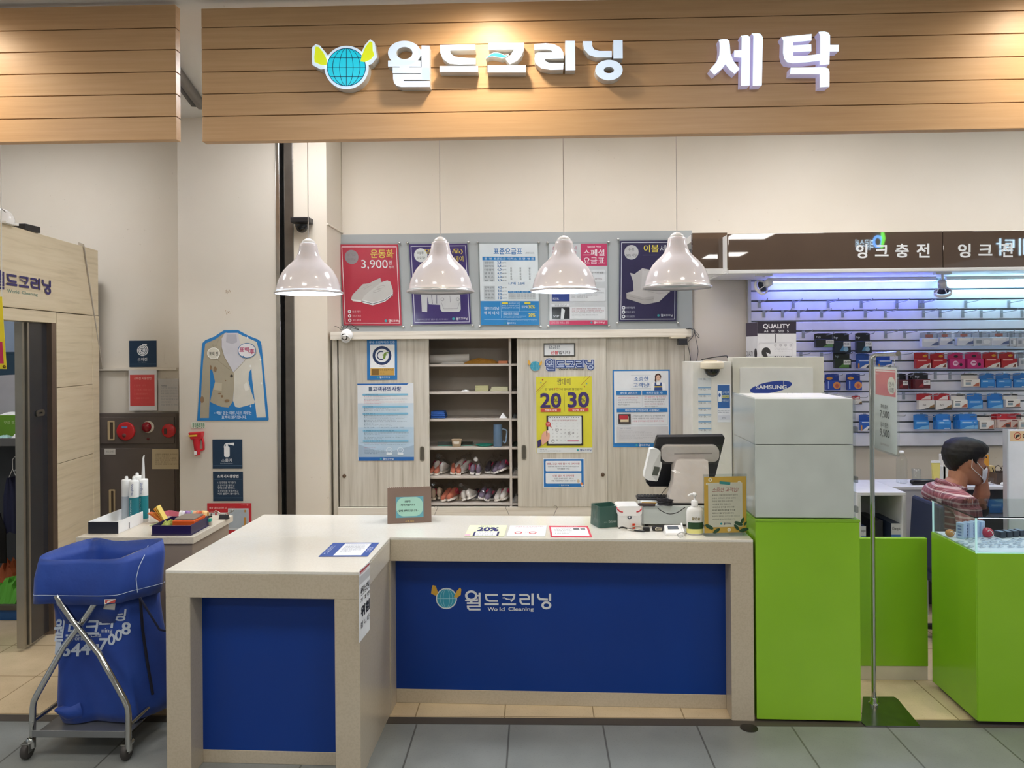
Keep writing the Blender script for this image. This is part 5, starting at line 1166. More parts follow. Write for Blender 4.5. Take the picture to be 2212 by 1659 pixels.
pr.rect(1530, 645, 1918, 1155, '#dbd3bf', 10); pr.poly([(1662, 628), (1784, 642), (1780, 674), (1658, 660)], '#3a8c88'); pr.text(1576, 700, 1868, 752, '소중한 고객님!', '#a8484a', .0, .12)
pr.lines(1575, 780, 1885, 34.5, [('봄철에는 겨울의류 접수량이 많아져', .93), ('소중한 고객님의 세탁물 보관이', .86), ('한정된 매장 접고 사정으로', .75), ('어려움을 겪고 있습니다.', .7), ('세탁 완성 문자를 받으시면', .80, '#3a3a34'), ('최대한 빠르게 세탁물 인수를', .84, '#3a3a34'), ('해주시기를 부탁드립니다.', .80, '#3a3a34'), ('봄철에도 변함없는 납기 및 세탁 서비스를', 1), ('제공하도록 노력하겠습니다.', .84)], '#7c7a70', .5)
small_logo(pr, 1658, 1102, 1790, 1132, '#3a4660')
for x, y, a, L in ((1540, 1150, .5, 52), (1622, 1197, -.6, 46), (1870, 1118, .4, 50), (1915, 1085, -1.2, 38), (1848, 1160, .9, 42), (1935, 1190, -.2, 50), (1948, 1120, -1., 28), (1905, 1205, .2, 30)):
    ca, sa = math.cos(a), math.sin(a); pts = [(x+ca*L*math.cos(q)-sa*L*.42*math.sin(q), y+sa*L*math.cos(q)+ca*L*.42*math.sin(q)) for q in [i*PI/8 for i in range(16)]]
    pr.poly(pts, '#2a5034')
pr.build('notice_card', parent=t)
mb = MB(); mb.extrude([[(1476, 548), (1970, 548), (1970, 1250), (1476, 1250)]], Zq, .004, .006, CLEAR); mb.build('front_pane', t)
mb = MB(); mb.extrude([[(1476, 548), (1970, 548), (1970, 1250), (1476, 1250)]], Zq, -.005, -.003, CLEAR); mb.build('rear_pane', t)
nn = Vector((ux.y, -ux.x, 0)); mb = MB(); mb.hexa([A+nn*.03, B+nn*.03, B-nn*.05, A-nn*.05], [q_+Vector((0, 0, .003)) for q_ in (A+nn*.03, B+nn*.03, B-nn*.05, A-nn*.05)], CLEAR); mb.build('foot', t)
# cables in front of the cash drawer
cable('cable', 'thick black cable with an adapter lying in front of the printer', [PZ(1337, 1141, HT+.012), PZ(1345, 1139, HT+.014), PZ(1360, 1143, HT+.006), PZ(1375, 1146, HT+.005), PZ(1392, 1148, HT+.008)], .004)
cable('cable', 'white cable looping in front of the printer', [PZ(1345, 1138, HT+.012), PZ(1356, 1143, HT+.006), PZ(1368, 1145, HT+.006), PZ(1383, 1142, HT+.005), PZ(1390, 1139, HT+.005), PZ(1378, 1136, HT+.012), PZ(1366, 1138, HT+.012)], .0032, I('#d5cfc4', .5))
t = thing('power_adapter', 'black power adapter block lying in front of the cash drawer', 'power adapter', tuple(PZ(1398, 1146, HTs)))
p, T = frame_at(1396, 1147, HTs, .05); bx(T, 'adapter_body', t, -.016, .016, -.011, .011, 0, .018, BLACK, .003)
T = T @ Matrix.Translation((.05, .006, 0)); bx(T, 'cable_bundle', t, -.022, .05, -.009, .01, 0, .02, I('#222024', .5), .006)
MB(T).tube([(-.008, -.011, .005), (.02, -.013, .006), (.022, -.011, .013), (-.004, -.011, .015), (-.008, -.011, .008)], .003, I('#d8cfb4', .5), 6).build('cable_tie', t, label='cream cable tie')
T3 = frame_at(1369, 1142, HTs, .1)[1]
MB(T3).box(-.006, .006, -.003, .003, .004, .024, I('#d8401c', .5)).box(-.006, .006, -.003, .003, 0, .004, I('#d8401c', .5)).build('cord_tag', loc=tuple(T3.translation), label='small orange tag on the cables in front of the printer', cat='tag')
# ================================================================== left side: cladding, closet, hydrant wall, small table, laundry cart
LA = Vector((-2.765, 3.97, 0)); LB = Vector((-2.905, 5.12, 0)); Ld = (LB-LA).normalized(); Ln = Vector((Ld.y, -Ld.x, 0))   # Ln points into the shop
def W(px_, py_, off=0.): return PP(px_, py_, LA+Ln*off, Ln)
def sL(p): return (p-LA).dot(Ld)
def LP_(s, off, z): return LA+Ld*s+Ln*off+Vector((0, 0, z))
def lbox(mb, s0, s1, o0, o1, z0, z1, mat):
    return mb.hexa([LP_(s0, o0, z0), LP_(s0, o1, z0), LP_(s1, o1, z0), LP_(s1, o0, z0)], [LP_(s0, o0, z1), LP_(s0, o1, z1), LP_(s1, o1, z1), LP_(s1, o0, z1)], mat)
zt3 = W(212, 541).z; zt3n = W(0, 481).z; zTopL = (zt3+zt3n)/2
sE = sL(W(213, 700)); sJ = sL(W(122, 700)); sO = sL(W(113, 800)); sN = -1.5
zH = W(60, 668).z; zO = W(60, 694).z
t = thing('wood_partition', 'beige wood clad partition wall with dark indigo shop lettering and a door opening at the far left', 'partition', tuple(LP_(.4, -.05, 0)))
mb = MB(); lbox(mb, sN, sE, -.10, 0, zH+.002, zTopL, PARTWOOD); mb.build('header_board', t, bevel=.003)
mb = MB(); lbox(mb, sN, sJ-.002, -.10, -.001, zO, zH-.002, PARTWOOD); mb.build('lintel_board', t, bevel=.002)
zz = [0, W(160, 1172).z, W(160, 992).z, W(160, 834).z, zH-.002]
sT = sL(W(200, 800))
for a, b in zip(zz, zz[1:]):
    mb = MB(); lbox(mb, sJ+.002, sT-.002, -.10, 0, a+.0015, b-.0015, PARTWOOD); mb.build('cladding_board', t, bevel=.0015, seg=1)
mb = MB(); lbox(mb, sT, sE, -.10, .002, 0, zH-.001, PARTWOOD); mb.build('corner_board', t, bevel=.003)
mb = MB(); lbox(mb, sO, sJ, -.10, -.002, 0, zO-.001, I('#8d7d72', .3, .8)); mb.build('steel_jamb', t, label='brushed steel jamb')
# lettering on the header
u13 = sL(W(13, 606)); u109 = sL(W(108.5, 622)); k_ = (u109-u13)/(1292-290)
zU = W(108, 606.5).z; zD_ = W(108, 639).z; hz = (zU-zD_)/(300-45)
pr = Print(lambda u, v, h: LP_(u13+(u-290)*k_, .0005+h, zU-(v-45)*hz)); pr.step = .004
pr.k = 1; pr.name(0, 0, 1292, 300, I('#2e2566', .4), 8); pr.build('shop_name', parent=t, label='dark indigo shop name letters')
pr = Print(lambda u, v, h: LP_(u13+(u-290)*k_, .0005+h, zU-(v-45)*hz)); pr.text(310, 285, 560, 335, 'World', '#7d9484', .035); pr.text(620, 285, 980, 345, 'Cleaning', '#7d9484', .035); pr.build('subtitle', parent=t)
# sliding door leaf, dark glossy, with its edge profiles
d0 = sL(W(75, 900)); t = thing('sliding_door', 'dark glossy sliding door leaf in the opening at the far left', 'door', tuple(LP_((d0+sO)/2, -.06, 0)))
mb = MB(); lbox(mb, d0, sO+.01, -.06, -.03, .02, zO-.004, I('#2a2d33', .18)); mb.build('door_leaf', t, bevel=.002)
mb = MB(); lbox(mb, d0-.018, d0, -.062, -.026, .02, zO-.004, I('#a09c92', .3, .8)); mb.build('edge_profile', t)
mb = MB(); lbox(mb, d0-.055, d0-.032, -.075, -.035, .02, zO-.004, I('#a09c92', .3, .8)); mb.build('edge_profile', t)
c = W(86, 892, -.028); mb = MB(); mb.extrude([rrect(-.045, -.018, .045, .018, .017, 6), rrect(-.025, -.006, .02, .006, .005, 3)[::-1]], lambda u, v, h: c+Ld*u+Vector((0, 0, v))+Ln*h, 0, .006, I('#7b776d', .3, .8)); mb.build('lock_plate', t)
# closet behind the opening
def XP(px_, py_, X): return PX(px_, py_, X)
CLO = I('#8b9bb0', .6); CLD = I('#43464a', .6)
slabx(-4.35, -3.07, 5.2, 5.3, 0, 2.2, CLO, 'wall_closet_end'); slabx(-4.45, -4.35, 2.6, 5.3, 0, 2.2, CLO, 'wall_closet_back')
def lb2(name, label, cat, x0, x1, y0, y1, z0, z1, mat, bevel=.002, group=None): return MB().box(x0, x1, y0, y1, z0, z1, mat).build(name, loc=((x0+x1)/2, (y0+y1)/2, z0), bevel=bevel, label=label, cat=cat, group=group)
YQ = 5.19
def fp(x, y): return P(x, y, YQ)
a = fp(30, 760); b = fp(66, 866)
t = thing('wall_locker', 'dark teal steel locker door inside the closet at the far left', 'locker', ((a.x+b.x)/2, YQ, b.z))
MB().box(a.x, b.x+.12, YQ-.16, YQ, b.z, a.z, I('#23394a', .4)).build('locker_body', t, bevel=.004)
ld = MB().box(a.x+.02, b.x+.10, YQ-.168, YQ-.161, b.z+.02, a.z-.02, I('#2a4152', .4)).build('locker_door', t, bevel=.002)
c = P(47, 810, YQ-.17); MB().box(c.x-.012, c.x+.012, c.y-.01, c.y-.001, c.z-.035, c.z+.035, I('#b9bcbf', .3, .6)).build('lock_handle', ld); c = P(40, 837, YQ-.17)
MB().tube([(c.x-.01, c.y-.004, c.z), (c.x+.01, c.y-.01, c.z), (c.x, c.y-.008, c.z-.03), (c.x+.004, c.y-.008, c.z-.05)], .006, STEEL, 6).build('key_bunch', ld)
zsh = fp(30, 931).z; x0 = -4.3; x1 = P(74, 930, 4.9).x
lb2('closet_shelf', 'grey shelf across the closet under the green box', 'shelf', x0, -3.05, 4.75, 5.19, zsh-.05, zsh, I('#5f5f5e', .5))
q = P(17, 890, 4.95); hh = q.z
MB().hexa([(q.x-.16, 4.95, zsh), (q.x+.13, 4.95, zsh), (q.x+.13, 4.98, zsh), (q.x-.16, 4.98, zsh)], [(q.x-.16, 5.0, P(5, 812, 5.).z), (q.x+.05, 5.0, P(20, 809, 5.).z), (q.x+.05, 5.03, P(20, 809, 5.).z), (q.x-.16, 5.03, P(5, 812, 5.).z)], I('#a5a4a8', .6)).build('white_carton', loc=(q.x, 4.97, zsh), label='tilted pale carton standing on the closet shelf', cat='carton')
a = P(-12, 897, 4.86); b = P(52, 924, 4.86); t = thing('tissue_carton', 'bright green tissue carton on the closet shelf', 'carton', ((a.x+b.x)/2, 4.86, zsh))
MB().box(a.x, b.x, 4.86, 4.96, zsh+.0005, a.z, I('#6a9a2a', .5)).build('carton_body', t, bevel=.002); crumple(a.x+.02, b.x-.02, 4.87, 4.95, a.z, .02, PAPER, 8).build('tissue', t)
pr = wallprint(-12, 897, 52, 924, 4.858, (0, 897, 1)); pr.text(8, 13, 38, 19, '무료 휴지', '#c9dca0', .02); pr.build('lettering', parent=t)
crumple(P(-5, 930, 4.78).x, P(20, 930, 4.78).x, 4.76, 4.82, zsh, .02, I('#a9d2cf', .6), 12).build('paper_pad', loc=(P(8, 930, 4.78).x, 4.79, zsh), label='pale teal paper pad in front of the green tissue carton', cat='paper')
crumple(P(28, 930, 4.78).x, P(64, 930, 4.78).x, 4.76, 4.83, zsh, .04, PAPER, 13).build('crumpled_paper', loc=(P(46, 930, 4.78).x, 4.79, zsh), label='crumpled white paper beside the green tissue carton', cat='paper')
lb2('teal_bin', 'dark teal bin at the right end of the closet shelf', 'bin', P(56, 920, 4.9).x, P(68, 920, 4.9).x+.05, 4.88, 5.02, zsh+.0005, P(60, 884, 4.9).z, I('#1f5c74', .5), .004)
lb2('closet_backdrop', 'grey back board under the closet shelf', 'board', -4.3, -3.05, 5.14, 5.18, 0.0, zsh-.051, CLD)
# hanging clothes
def garment(name, label, px0, px1, y0, y1, Y, mat, seed, wire=True):
    r = random.Random(seed); a = P(px0, y0, Y); b = P(px1, y1, Y); cx_ = (a.x+b.x)/2; w0 = (b.x-a.x)/2; t = thing(name, label, 'clothing', (cx_, Y, a.z))
    V = []; n = 20; rows = 9
    for j in range(rows+1):
        f = j/rows; z = a.z+(b.z-a.z)*f; ww = w0*(.25+.75*min(1, f*3))*(1+.08*f)
        for i in range(n):
            q = 2*PI*i/n; V.append((cx_+ww*math.cos(q)+.006*math.sin(7*q+seed), Y+.04*math.sin(q)*(1+.3*math.sin(5*q)), z+(r.uniform(-.01, .01) if j == rows else 0)))
    MB().add(V, [(j*n+i, j*n+(i+1) % n, (j+1)*n+(i+1) % n, (j+1)*n+i) for j in range(rows) for i in range(n)]+[tuple(range(n))], mat, True).build('cloth', t)
    if wire: MB().tube([(cx_-w0*.8, Y, a.z-.03), (cx_, Y, a.z+.05), (cx_, Y, a.z+.11), (cx_+.015, Y, a.z+.13), (cx_+.03, Y, a.z+.11)], .002, PAPER, 5).tube([(cx_, Y, a.z+.05), (cx_+w0*.8, Y, a.z-.03)], .002, PAPER, 5).build('wire_hanger', t)
    return t
garment('hanging_apron', 'dark navy apron hanging in the closet at the far left', 12, 44, 1030, 1150, 4.82, I('#171c3c', .8), 2)
garment('hanging_shirt', 'pale grey shirt in clear film hanging in the closet', 28, 66, 1008, 1145, 4.92, I('#8d8f94', .5), 5)
garment('hanging_coat', 'black coat at the left frame edge inside the closet', -25, 10, 1110, 1215, 4.75, I('#101114', .8), 7, False)
zc2 = P(30, 1293, 4.75).z
lb2('closet_ledge', 'dark ledge above the blue board at the closet foot', 'ledge', -4.3, -3.05, 4.62, 5.13, zc2-.03, zc2, I('#4f4a40', .6))
lb2('blue_board', 'blue board at the foot of the closet', 'board', -4.3, -3.05, 4.64, 4.66, 0.0, zc2-.031, I('#104a82', .5))
crumple(P(-20, 1250, 4.68).x, P(44, 1250, 4.68).x, 4.65, 4.85, zc2, .16, I('#4f9a2c', .7), 15, 16).build('green_cloth', loc=(P(20, 1250, 4.7).x, 4.7, zc2), label='heap of bright green cloth on the closet ledge', cat='cloth')
crumple(P(-20, 1250, 4.9).x, P(40, 1250, 4.9).x, 4.87, 5.05, zc2, .22, I('#a8552c', .7), 16, 14).build('orange_cloth', loc=(P(20, 1250, 4.9).x, 4.9, zc2), label='heap of orange cloth behind the green cloth in the closet', cat='cloth')
# things on top of the partition
s_ = sL(W(16, 485)); p = LP_(s_, -.04, zTopL); t = thing('white_lamp', 'white rounded emergency lamp on top of the wood partition at the far left', 'lamp', tuple(p))
MB().ball((p.x, p.y, p.z+.02), (.075, .06, .065), WHITEGLOSS, 24, None, 10, -.3, 1.).box(p.x-.07, p.x+.07, p.y-.05, p.y+.05, p.z, p.z+.012, WHITE).build('lamp_shell', t)
mb = MB(); [mb.tube([(p.x+.045+.004*i, p.y-.045+.004*i, p.z+.075-i*.004), (p.x+.05+.004*i, p.y-.04+.004*i, p.z+.065-i*.004)], .0015, DARKSTEEL, 5) for i in range(3)]; mb.build('vent_slots', t)
s_ = sL(W(70, 497)); p = LP_(s_, -.04, zTopL); t = thing('black_box', 'small black device on top of the wood partition beside the white lamp', 'device', tuple(p))
MB().box(p.x-.05, p.x+.05, p.y-.07, p.y+.06, p.z, p.z+.035, I('#1c1c1e', .4)).build('device_body', t, bevel=.004); MB().tube([(p.x-.04, p.y-.07, p.z+.02), (p.x-.06, p.y-.12, p.z+.05), (p.x-.08, p.y-.14, p.z+.02), (p.x-.1, p.y-.16, p.z+.004)], .003, I('#c9c9c6', .5), 6).build('lead', t)
# yellow banner at the frame edge
A = P(-60, 640, 3.62); B = P(4, 641, 3.62); D_ = P(-52, 796, 3.62); D_.x = A.x+.02
t = thing('banner', 'yellow cloth banner with a pink block at the left edge of the view', 'banner', tuple(B)); pr = quadprint(A, B, D_, box=(0, 0, 100, 240)); pr.sheet(0, 0, 100, 240, '#e2cf2c', .0015); pr.rect(40, 150, 92, 222, '#c22c5a'); pr.build('banner_cloth', parent=t)
c = pr.fn(94, 232, .001); MB().lathe([(.003, 0), (.008, 0), (.008, .002), (.003, .002)], I('#8a6a2c', .3, .8), 14, Matrix.Translation(c) @ Matrix.Rotation(PI/2, 4, 'X')).build('eyelet', t)
MB().tube([A+Vector((0, 0, .0)), (A.x, A.y, CZ-.002)], .002, I('#d8d8d4', .5), 5).tube([B, (B.x, B.y, CZ-.002)], .002, I('#d8d8d4', .5), 5).build('hanging_cord', t)
# loose cable cover leaning beside the partition end
q = [P(x, y, Y) for x, y, Y in ((168, 522, 4.79), (181, 527, 4.79), (222, 797, 5.06), (212, 798, 5.06))]; n_ = Vector((.3, -1, 0)).normalized()*.012
MB().hexa([q[3], q[2], q[2]-n_, q[3]-n_], [q[0]+Vector((0, 0, 0)), q[1], q[1]-n_, q[0]-n_], I('#b7b0a4', .5)).build('cable_cover', loc=tuple(q[2]), bevel=.002, label='loose grey plastic cable cover leaning against the end of the wood partition', cat='cable cover')
# ------------------------------------------------------------ hydrant wall
def wsheet(name, label, cat, box, Y, draw, base, zoom, group=None, t_=.003, r=0):
    pr = wallprint(*box, Y, zoom); z = zoom; b = [(box[0]-z[0])*z[2], (box[1]-z[1])*z[2], (box[2]-z[0])*z[2], (box[3]-z[1])*z[2]]
    pr.sheet(*b, base, t_, r); draw(pr); return paper(pr, name, label, cat, group)
ZL = (0, 430, 3.456)
MB().box(P(218, 796, YH).x, P(386, 796, YH).x-.002, YH-.03, YH-.001, P(300, 800, YH).z, P(300, 794.5, YH).z, WALL).build('wall_rail', loc=(P(300, 796, YH).x, YH, P(300, 797, YH).z), bevel=.002, label='thin cream cable rail on the wall above the fire cabinet', cat='rail')
NV = '#13304a'
def spiral(p, cx, cy, r, turns, wd, c):
    p.line([(cx+r*(1-i/(turns*16)*.93)*math.cos(i*PI/8-1.4), cy+r*(1-i/(turns*16)*.93)*math.sin(i*PI/8-1.4)) for i in range(int(turns*16))], wd, c)
def d_h(p): spiral(p, 1062, 1130, 44, 3.6, 7.5, '#e8eaec'); p.line([(1062, 1086), (1096, 1086)], 8, '#e8eaec'); p.text(1027, 1185, 1097, 1210, '소화전', '#e8eaec', .02); p.text(1032, 1215, 1092, 1223, 'Fire Hydrant', '#a8b4c0'); p.rect(966, 1231, 1164, 1234, '#5a7690')
wsheet('wall_sign', 'navy fire hydrant sign with a white hose spiral', 'sign', (279, 736, 337.5, 793), YH-.004, d_h, NV, ZL, 'navy fire safety signs')
def d_r(p): p.rect(970, 1312, 1153, 1545, '#cf4a48'); p.text(1000, 1328, 1128, 1350, '소화전 사용방법', '#e8c0b8', .02); p.lines(1000, 1385, 1130, 32, [('1. 문을 연다', .7), ('2. 호스를 빼고 노즐을 잡는다', 1), ('3. 밸브를 돌린다', .8), ('4. 불을 향해 쏜다', .85)], '#d8706a', .4)
wsheet('instruction_sheet', 'red hydrant instruction sheet in a white plastic sleeve', 'notice', (278, 800, 338.5, 887), YH-.033, d_r, '#d9d7d4', ZL, t_=.001)
def d_g(p): p.text(1200, 1388, 1245, 1400, '사용법', '#5a5e6c', .02); p.lines(1200, 1405, 1325, 21, [('소화전함 내부에는 호스', 1), ('앞에 물건을 쌓지 마시오', 1), ('화재 시에만 사용합니다', 1), ('평상시에는 열지 마시오', 1), ('점검일 매월 1일', 1), ('관리자 확인', .6), ('이상 발견 시 연락', 1)], '#8a8e96', .55)
wsheet('laminated_sheet', 'laminated grey text sheet right of the red instruction sheet', 'notice', (342, 818, 385.5, 888), YH-.033, d_g, '#bdbab6', ZL, t_=.001)
Zh_ = (0, 880, 3.456); hx0, hx1 = P(218, 1000, YH).x, P(389, 1000, YH).x
hz1 = P(300, 892, YH-.02).z
t = thing('fire_cabinet', 'dark grey fire hydrant cabinet with red alarm lamps on the wall', 'fire cabinet', ((hx0+hx1)/2, YH, .4)); FC = I('#5d534c', .5)
Yf = YH-.05
MB().box(hx0, hx1-.004, Yf, YH-.001, .25, hz1, FC).build('cabinet_body', t, bevel=.003)
MB().box(hx0+.03, hx1-.012, Yf-.012, Yf-.0005, P(300, 958, Yf).z, P(300, 901, Yf).z, FC).build('upper_door', t, bevel=.003)
MB().box(hx0+.03, hx1-.012, Yf-.012, Yf-.0005, .28, P(300, 968, Yf).z, FC).build('lower_door', t, bevel=.003)
Yd = Yf-.013
def hp_(u, v): return P(Zh_[0]+u/Zh_[2], Zh_[1]+v/Zh_[2], Yd)
for (a, b, c, d) in ((806, 100, 858, 245), (815, 612, 862, 860)):
    q0, q1 = hp_(a, b), hp_(c, d); mb = MB(); w2 = .01
    mb.extrude([rrect(q0.x, q1.z, q1.x, q0.z, .006), rrect(q0.x+w2+.004, q1.z+w2, q1.x-w2, q0.z-w2, .003)[::-1]], lambda u, v, h: Vector((u, Yd-h, v)), 0, .005, I('#b7a27c', .5)); mb.extrude([rrect(q0.x+w2+.004, q1.z+w2, q1.x-w2, q0.z-w2, .003)], lambda u, v, h: Vector((u, Yd-h, v)), 0, .0006, I('#4a3c2c', .6), back=False); mb.build('door_pull', t, label='tan recessed pull')
def rnd(u, v, r_, h, mat, nm, prof=None, label=None):
    c = hp_(u, v); T = Matrix.Translation(c) @ Matrix.Rotation(PI/2, 4, 'X'); return MB().lathe(prof or [(r_, 0), (r_, h*.7), (r_*.9, h), (.0001, h)], mat, 28, T).build(nm, t, label=label)
RD = I('#c4282c', .3)
d_ = rnd(943, 177, .065, .014, RD, 'alarm_button', label='round red alarm unit'); c = hp_(938, 147); MB().box(c.x-.02, c.x+.02, c.y-.0165, c.y-.0145, c.z-.007, c.z+.007, I('#6a8ab4', .5)).build('label_strip', d_)
c = hp_(935, 208); MB().lathe([(.0001, .02), (.012, .02), (.014, .014)], I('#6c3a36', .4), 18, Matrix.Translation(c) @ Matrix.Rotation(PI/2, 4, 'X')).build('push_knob', d_)
d_ = rnd(1108, 146, .042, .008, I('#cfc4b4', .5), 'indicator_base'); c = hp_(1100, 146); MB().ball((c.x, c.y-.008, c.z), (.034, .03, .036), I('#8c1420', .12), 22).build('indicator_dome', d_, label='dark red lamp dome')
d_ = rnd(1263, 173, .048, .014, RD, 'phone_jack', label='round red jack unit'); c = hp_(1246, 178); MB().box(c.x-.012, c.x+.008, c.y-.018, c.y-.0145, c.z-.02, c.z+.02, I('#4a3430', .4)).build('jack_flap', d_)
rnd(1105, 235, .009, .004, I('#5a1c1c', .3), 'small_lamp')
pr = Print(lambda u, v, h: hp_(u, v)+Vector((0, -h, 0)), None)
pr.step = .0006; pr.rect(780, 308, 862, 352, '#c9c4ba'); pr.text(795, 320, 850, 342, 'F12 소방', '#7c776e'); pr.rect(1136, 310, 1334, 460, '#b8a888')
pr.lines(1160, 345, 1325, 14.8, [('소화전 사용법을 숙지하고', 1), ('화재 시 문을 연다', .65), ('호스를 꺼내어 노즐을', .95), ('불을 향해 밸브를 돌린다', 1), ('방수 후 잠근다', .7), ('점검을 생활화 합시다', 1)], '#4a4236', .55); pr.build('stickers', parent=t)
# ------------------------------------------------------------ pillar signs
Yp = YP-.004; ZJ = (410, 700, 7.54)
pr = wallprint(425, 714, 580, 910, Yp, ZJ); J0, J1 = '#a09884', '#c9c6ba'
t = thing('jacket_sign', 'blue cut out card sign showing a half stained, half white jacket', 'sign', tuple(P(500, 810, YP)))
pr.cut([(108, 1575), (195, 380), (205, 310), (250, 265), (400, 205), (560, 103), (782, 103), (960, 200), (1100, 255), (1150, 290), (1165, 360), (1272, 1560), (1262, 1578)], '#1b74b4', .004)
pr.poly([(250, 320), (420, 250), (540, 165), (600, 140), (640, 400), (705, 780), (718, 830), (712, 1060), (690, 1270), (620, 1362), (500, 1350), (330, 1275), (325, 1250), (375, 1040), (405, 940), (370, 780), (325, 680), (325, 1000), (300, 1530), (155, 1530), (190, 900), (215, 600)], J0)
pr.poly([(1090, 300), (960, 240), (850, 190), (780, 150), (740, 400), (705, 780), (718, 830), (712, 1060), (695, 1250), (730, 1350), (800, 1365), (1040, 1300), (1050, 1270), (985, 1080), (950, 920), (960, 790), (1000, 730), (1010, 900), (1080, 1528), (1228, 1525), (1190, 1000), (1160, 600)], J1)
pr.poly([(568, 150), (782, 150), (820, 320), (890, 590), (710, 785), (690, 785), (560, 540), (520, 380), (515, 250)], '#bfbfc6'); pr.poly([(600, 170), (760, 170), (770, 300), (690, 330), (590, 300)], '#a9a9b2')
pr.line([(515, 250), (515, 400), (560, 540), (700, 790)], 9, '#857c66'); pr.line([(370, 340), (460, 600), (650, 750)], 6, '#857c66'); pr.line([(930, 560), (820, 680), (708, 790)], 7, '#8d8a7e'); pr.line([(372, 335), (430, 360), (500, 180)], 4, '#8a826e')
pr.disc(676, 850, 24, 24, '#3a342c'); pr.loops([[(405, 950), (520, 965), (515, 1090), (385, 1075)]], '#b3ab96'); pr.loops([[(870, 1000), (920, 950), (970, 1070), (900, 1095)]], '#d8d6cc'); pr.line([(385, 1078), (490, 1092)], 5, '#7c745e')
for x, y, rx, ry in ((410, 735, 26, 40), (195, 1230, 30, 55), (600, 1250, 40, 22), (480, 1135, 26, 10), (580, 925, 10, 10), (520, 1180, 20, 20), (340, 710, 14, 40)): pr.disc(x, y, rx, ry, '#83694c')
pr.loops([ell(388, 478, 104, 94, 32)], '#e3e2da'); pr.loops([ell(388, 478, 94, 84, 32)], '#c8c6b8'); pr.poly([(440, 550), (470, 530), (455, 578)], '#e3e2da'); pr.text(315, 455, 460, 515, '표백 전', '#2e2e2a', .03, .0)
pr.loops([ell(932, 438, 148, 124, 36)], '#2c6a9c'); pr.loops([ell(932, 438, 138, 114, 36)], '#d5d4d6'); pr.poly([(838, 548), (870, 520), (905, 555)], '#2c6a9c'); pr.text(812, 385, 962, 465, '표백', '#a83a60', .035); pr.text(975, 415, 1052, 495, '후', '#a83a60', .035)
for x, y in ((940, 228), (1150, 590), (1165, 970), (985, 1340), (985, 690)): pr.loops([[(x, y-26), (x+5, y-5), (x+26, y), (x+5, y+5), (x, y+26), (x-5, y+5), (x-26, y), (x-5, y-5)]], '#e8ecec')
pr.text(395, 1420, 1002, 1480, '• 색상 있는 의류, 니트 의류는', '#dfeaf2', .02); pr.text(515, 1492, 915, 1545, '표백이 불가합니다.', '#dfeaf2', .02); pr.build('printed_card', parent=t)
wsheet('lamp_sticker', 'small green lettered sticker above the red flashlight', 'sticker', (413, 912, 443, 925), Yp, lambda p: p.text(1436, 117, 1528, 152, '휴대용조명등', '#1f7a4c', .035), '#d3d8c9', Zh_, t_=.0006)
t = thing('flashlight', 'red emergency flashlight in its holder on the pillar', 'flashlight', tuple(P(428, 958, YP)))
def fq(u, v, d): q = P(Zh_[0]+u/Zh_[2], Zh_[1]+v/Zh_[2], YP); return Vector((q.x, YP-d, q.z))
MB().hexa([fq(1440, 235, .001), fq(1520, 235, .001), fq(1516, 235, .05), fq(1446, 235, .05)], [fq(1430, 182, .001), fq(1530, 178, .001), fq(1530, 178, .06), fq(1432, 182, .06)], I('#c92430', .3)).build('lamp_head', t, bevel=.006)
MB().tube([fq(1482, 225, .03), fq(1484, 290, .03), fq(1492, 352, .03)], [.026, .019, .017], I('#b81f2c', .3), 16).build('grip', t); MB().tube([fq(1520, 230, .02), fq(1528, 260, .02), fq(1530, 310, .02), fq(1505, 318, .02)], .008, I('#c92430', .3), 8).build('holder_clip', t)
MB().hexa([fq(1440, 212, .0605), fq(1502, 208, .0605), fq(1502, 208, .063), fq(1440, 212, .063)], [fq(1438, 200, .0605), fq(1502, 195, .0605), fq(1502, 195, .063), fq(1438, 200, .063)], I('#d8b43c', .4)).build('yellow_band', t)
c = fq(1484, 333, .0495); MB().box(c.x-.009, c.x+.009, c.y, c.y+.003, c.z-.012, c.z+.012, PAPER).build('white_tag', t)
def d_e(p):
    p.loops([rrect(1672, 290, 1714, 372, 14)], '#e8eaec'); p.poly([(1684, 292), (1686, 268), (1700, 268), (1702, 292)], '#e8eaec'); p.poly([(1695, 268), (1748, 264), (1747, 286), (1700, 276)], '#e8eaec'); p.line([(1690, 268), (1676, 280), (1672, 300)], 5, '#e8eaec')
    p.text(1652, 383, 1730, 410, '소화기', '#e8eaec', .02); p.text(1645, 415, 1738, 425, 'Fire Extinguisher', '#a8b4c0'); p.rect(1590, 434, 1806, 437, '#5a7690')
wsheet('wall_sign', 'navy sign with a white fire extinguisher on the pillar', 'sign', (459, 949.5, 523, 1012.5), Yp, d_e, NV, Zh_, 'navy fire safety signs')
def d_i(p):
    p.text(1622, 503, 1780, 526, '소화기사용방법', '#e8eaec', .03); p.rect(1600, 536, 1805, 538, '#5a7690'); p.lines(1626, 553, 1786, 21, [('1. 안전핀을 제거한다.', .85), ('2. 분사구를 불이 난', .78), ('   방향으로 향한다.', .8), ('3. 손잡이를 꽉 움켜쥐고', .96), ('   비로 쓸듯이 분사한다.', 1)], '#d5dade', .75); p.rect(1594, 674, 1812, 677, '#5a7690')
wsheet('wall_sign', 'navy sign with white extinguisher instructions in Korean text on the pillar', 'sign', (460, 1019, 524.5, 1082.5), Yp, d_i, NV, Zh_, 'navy fire safety signs')
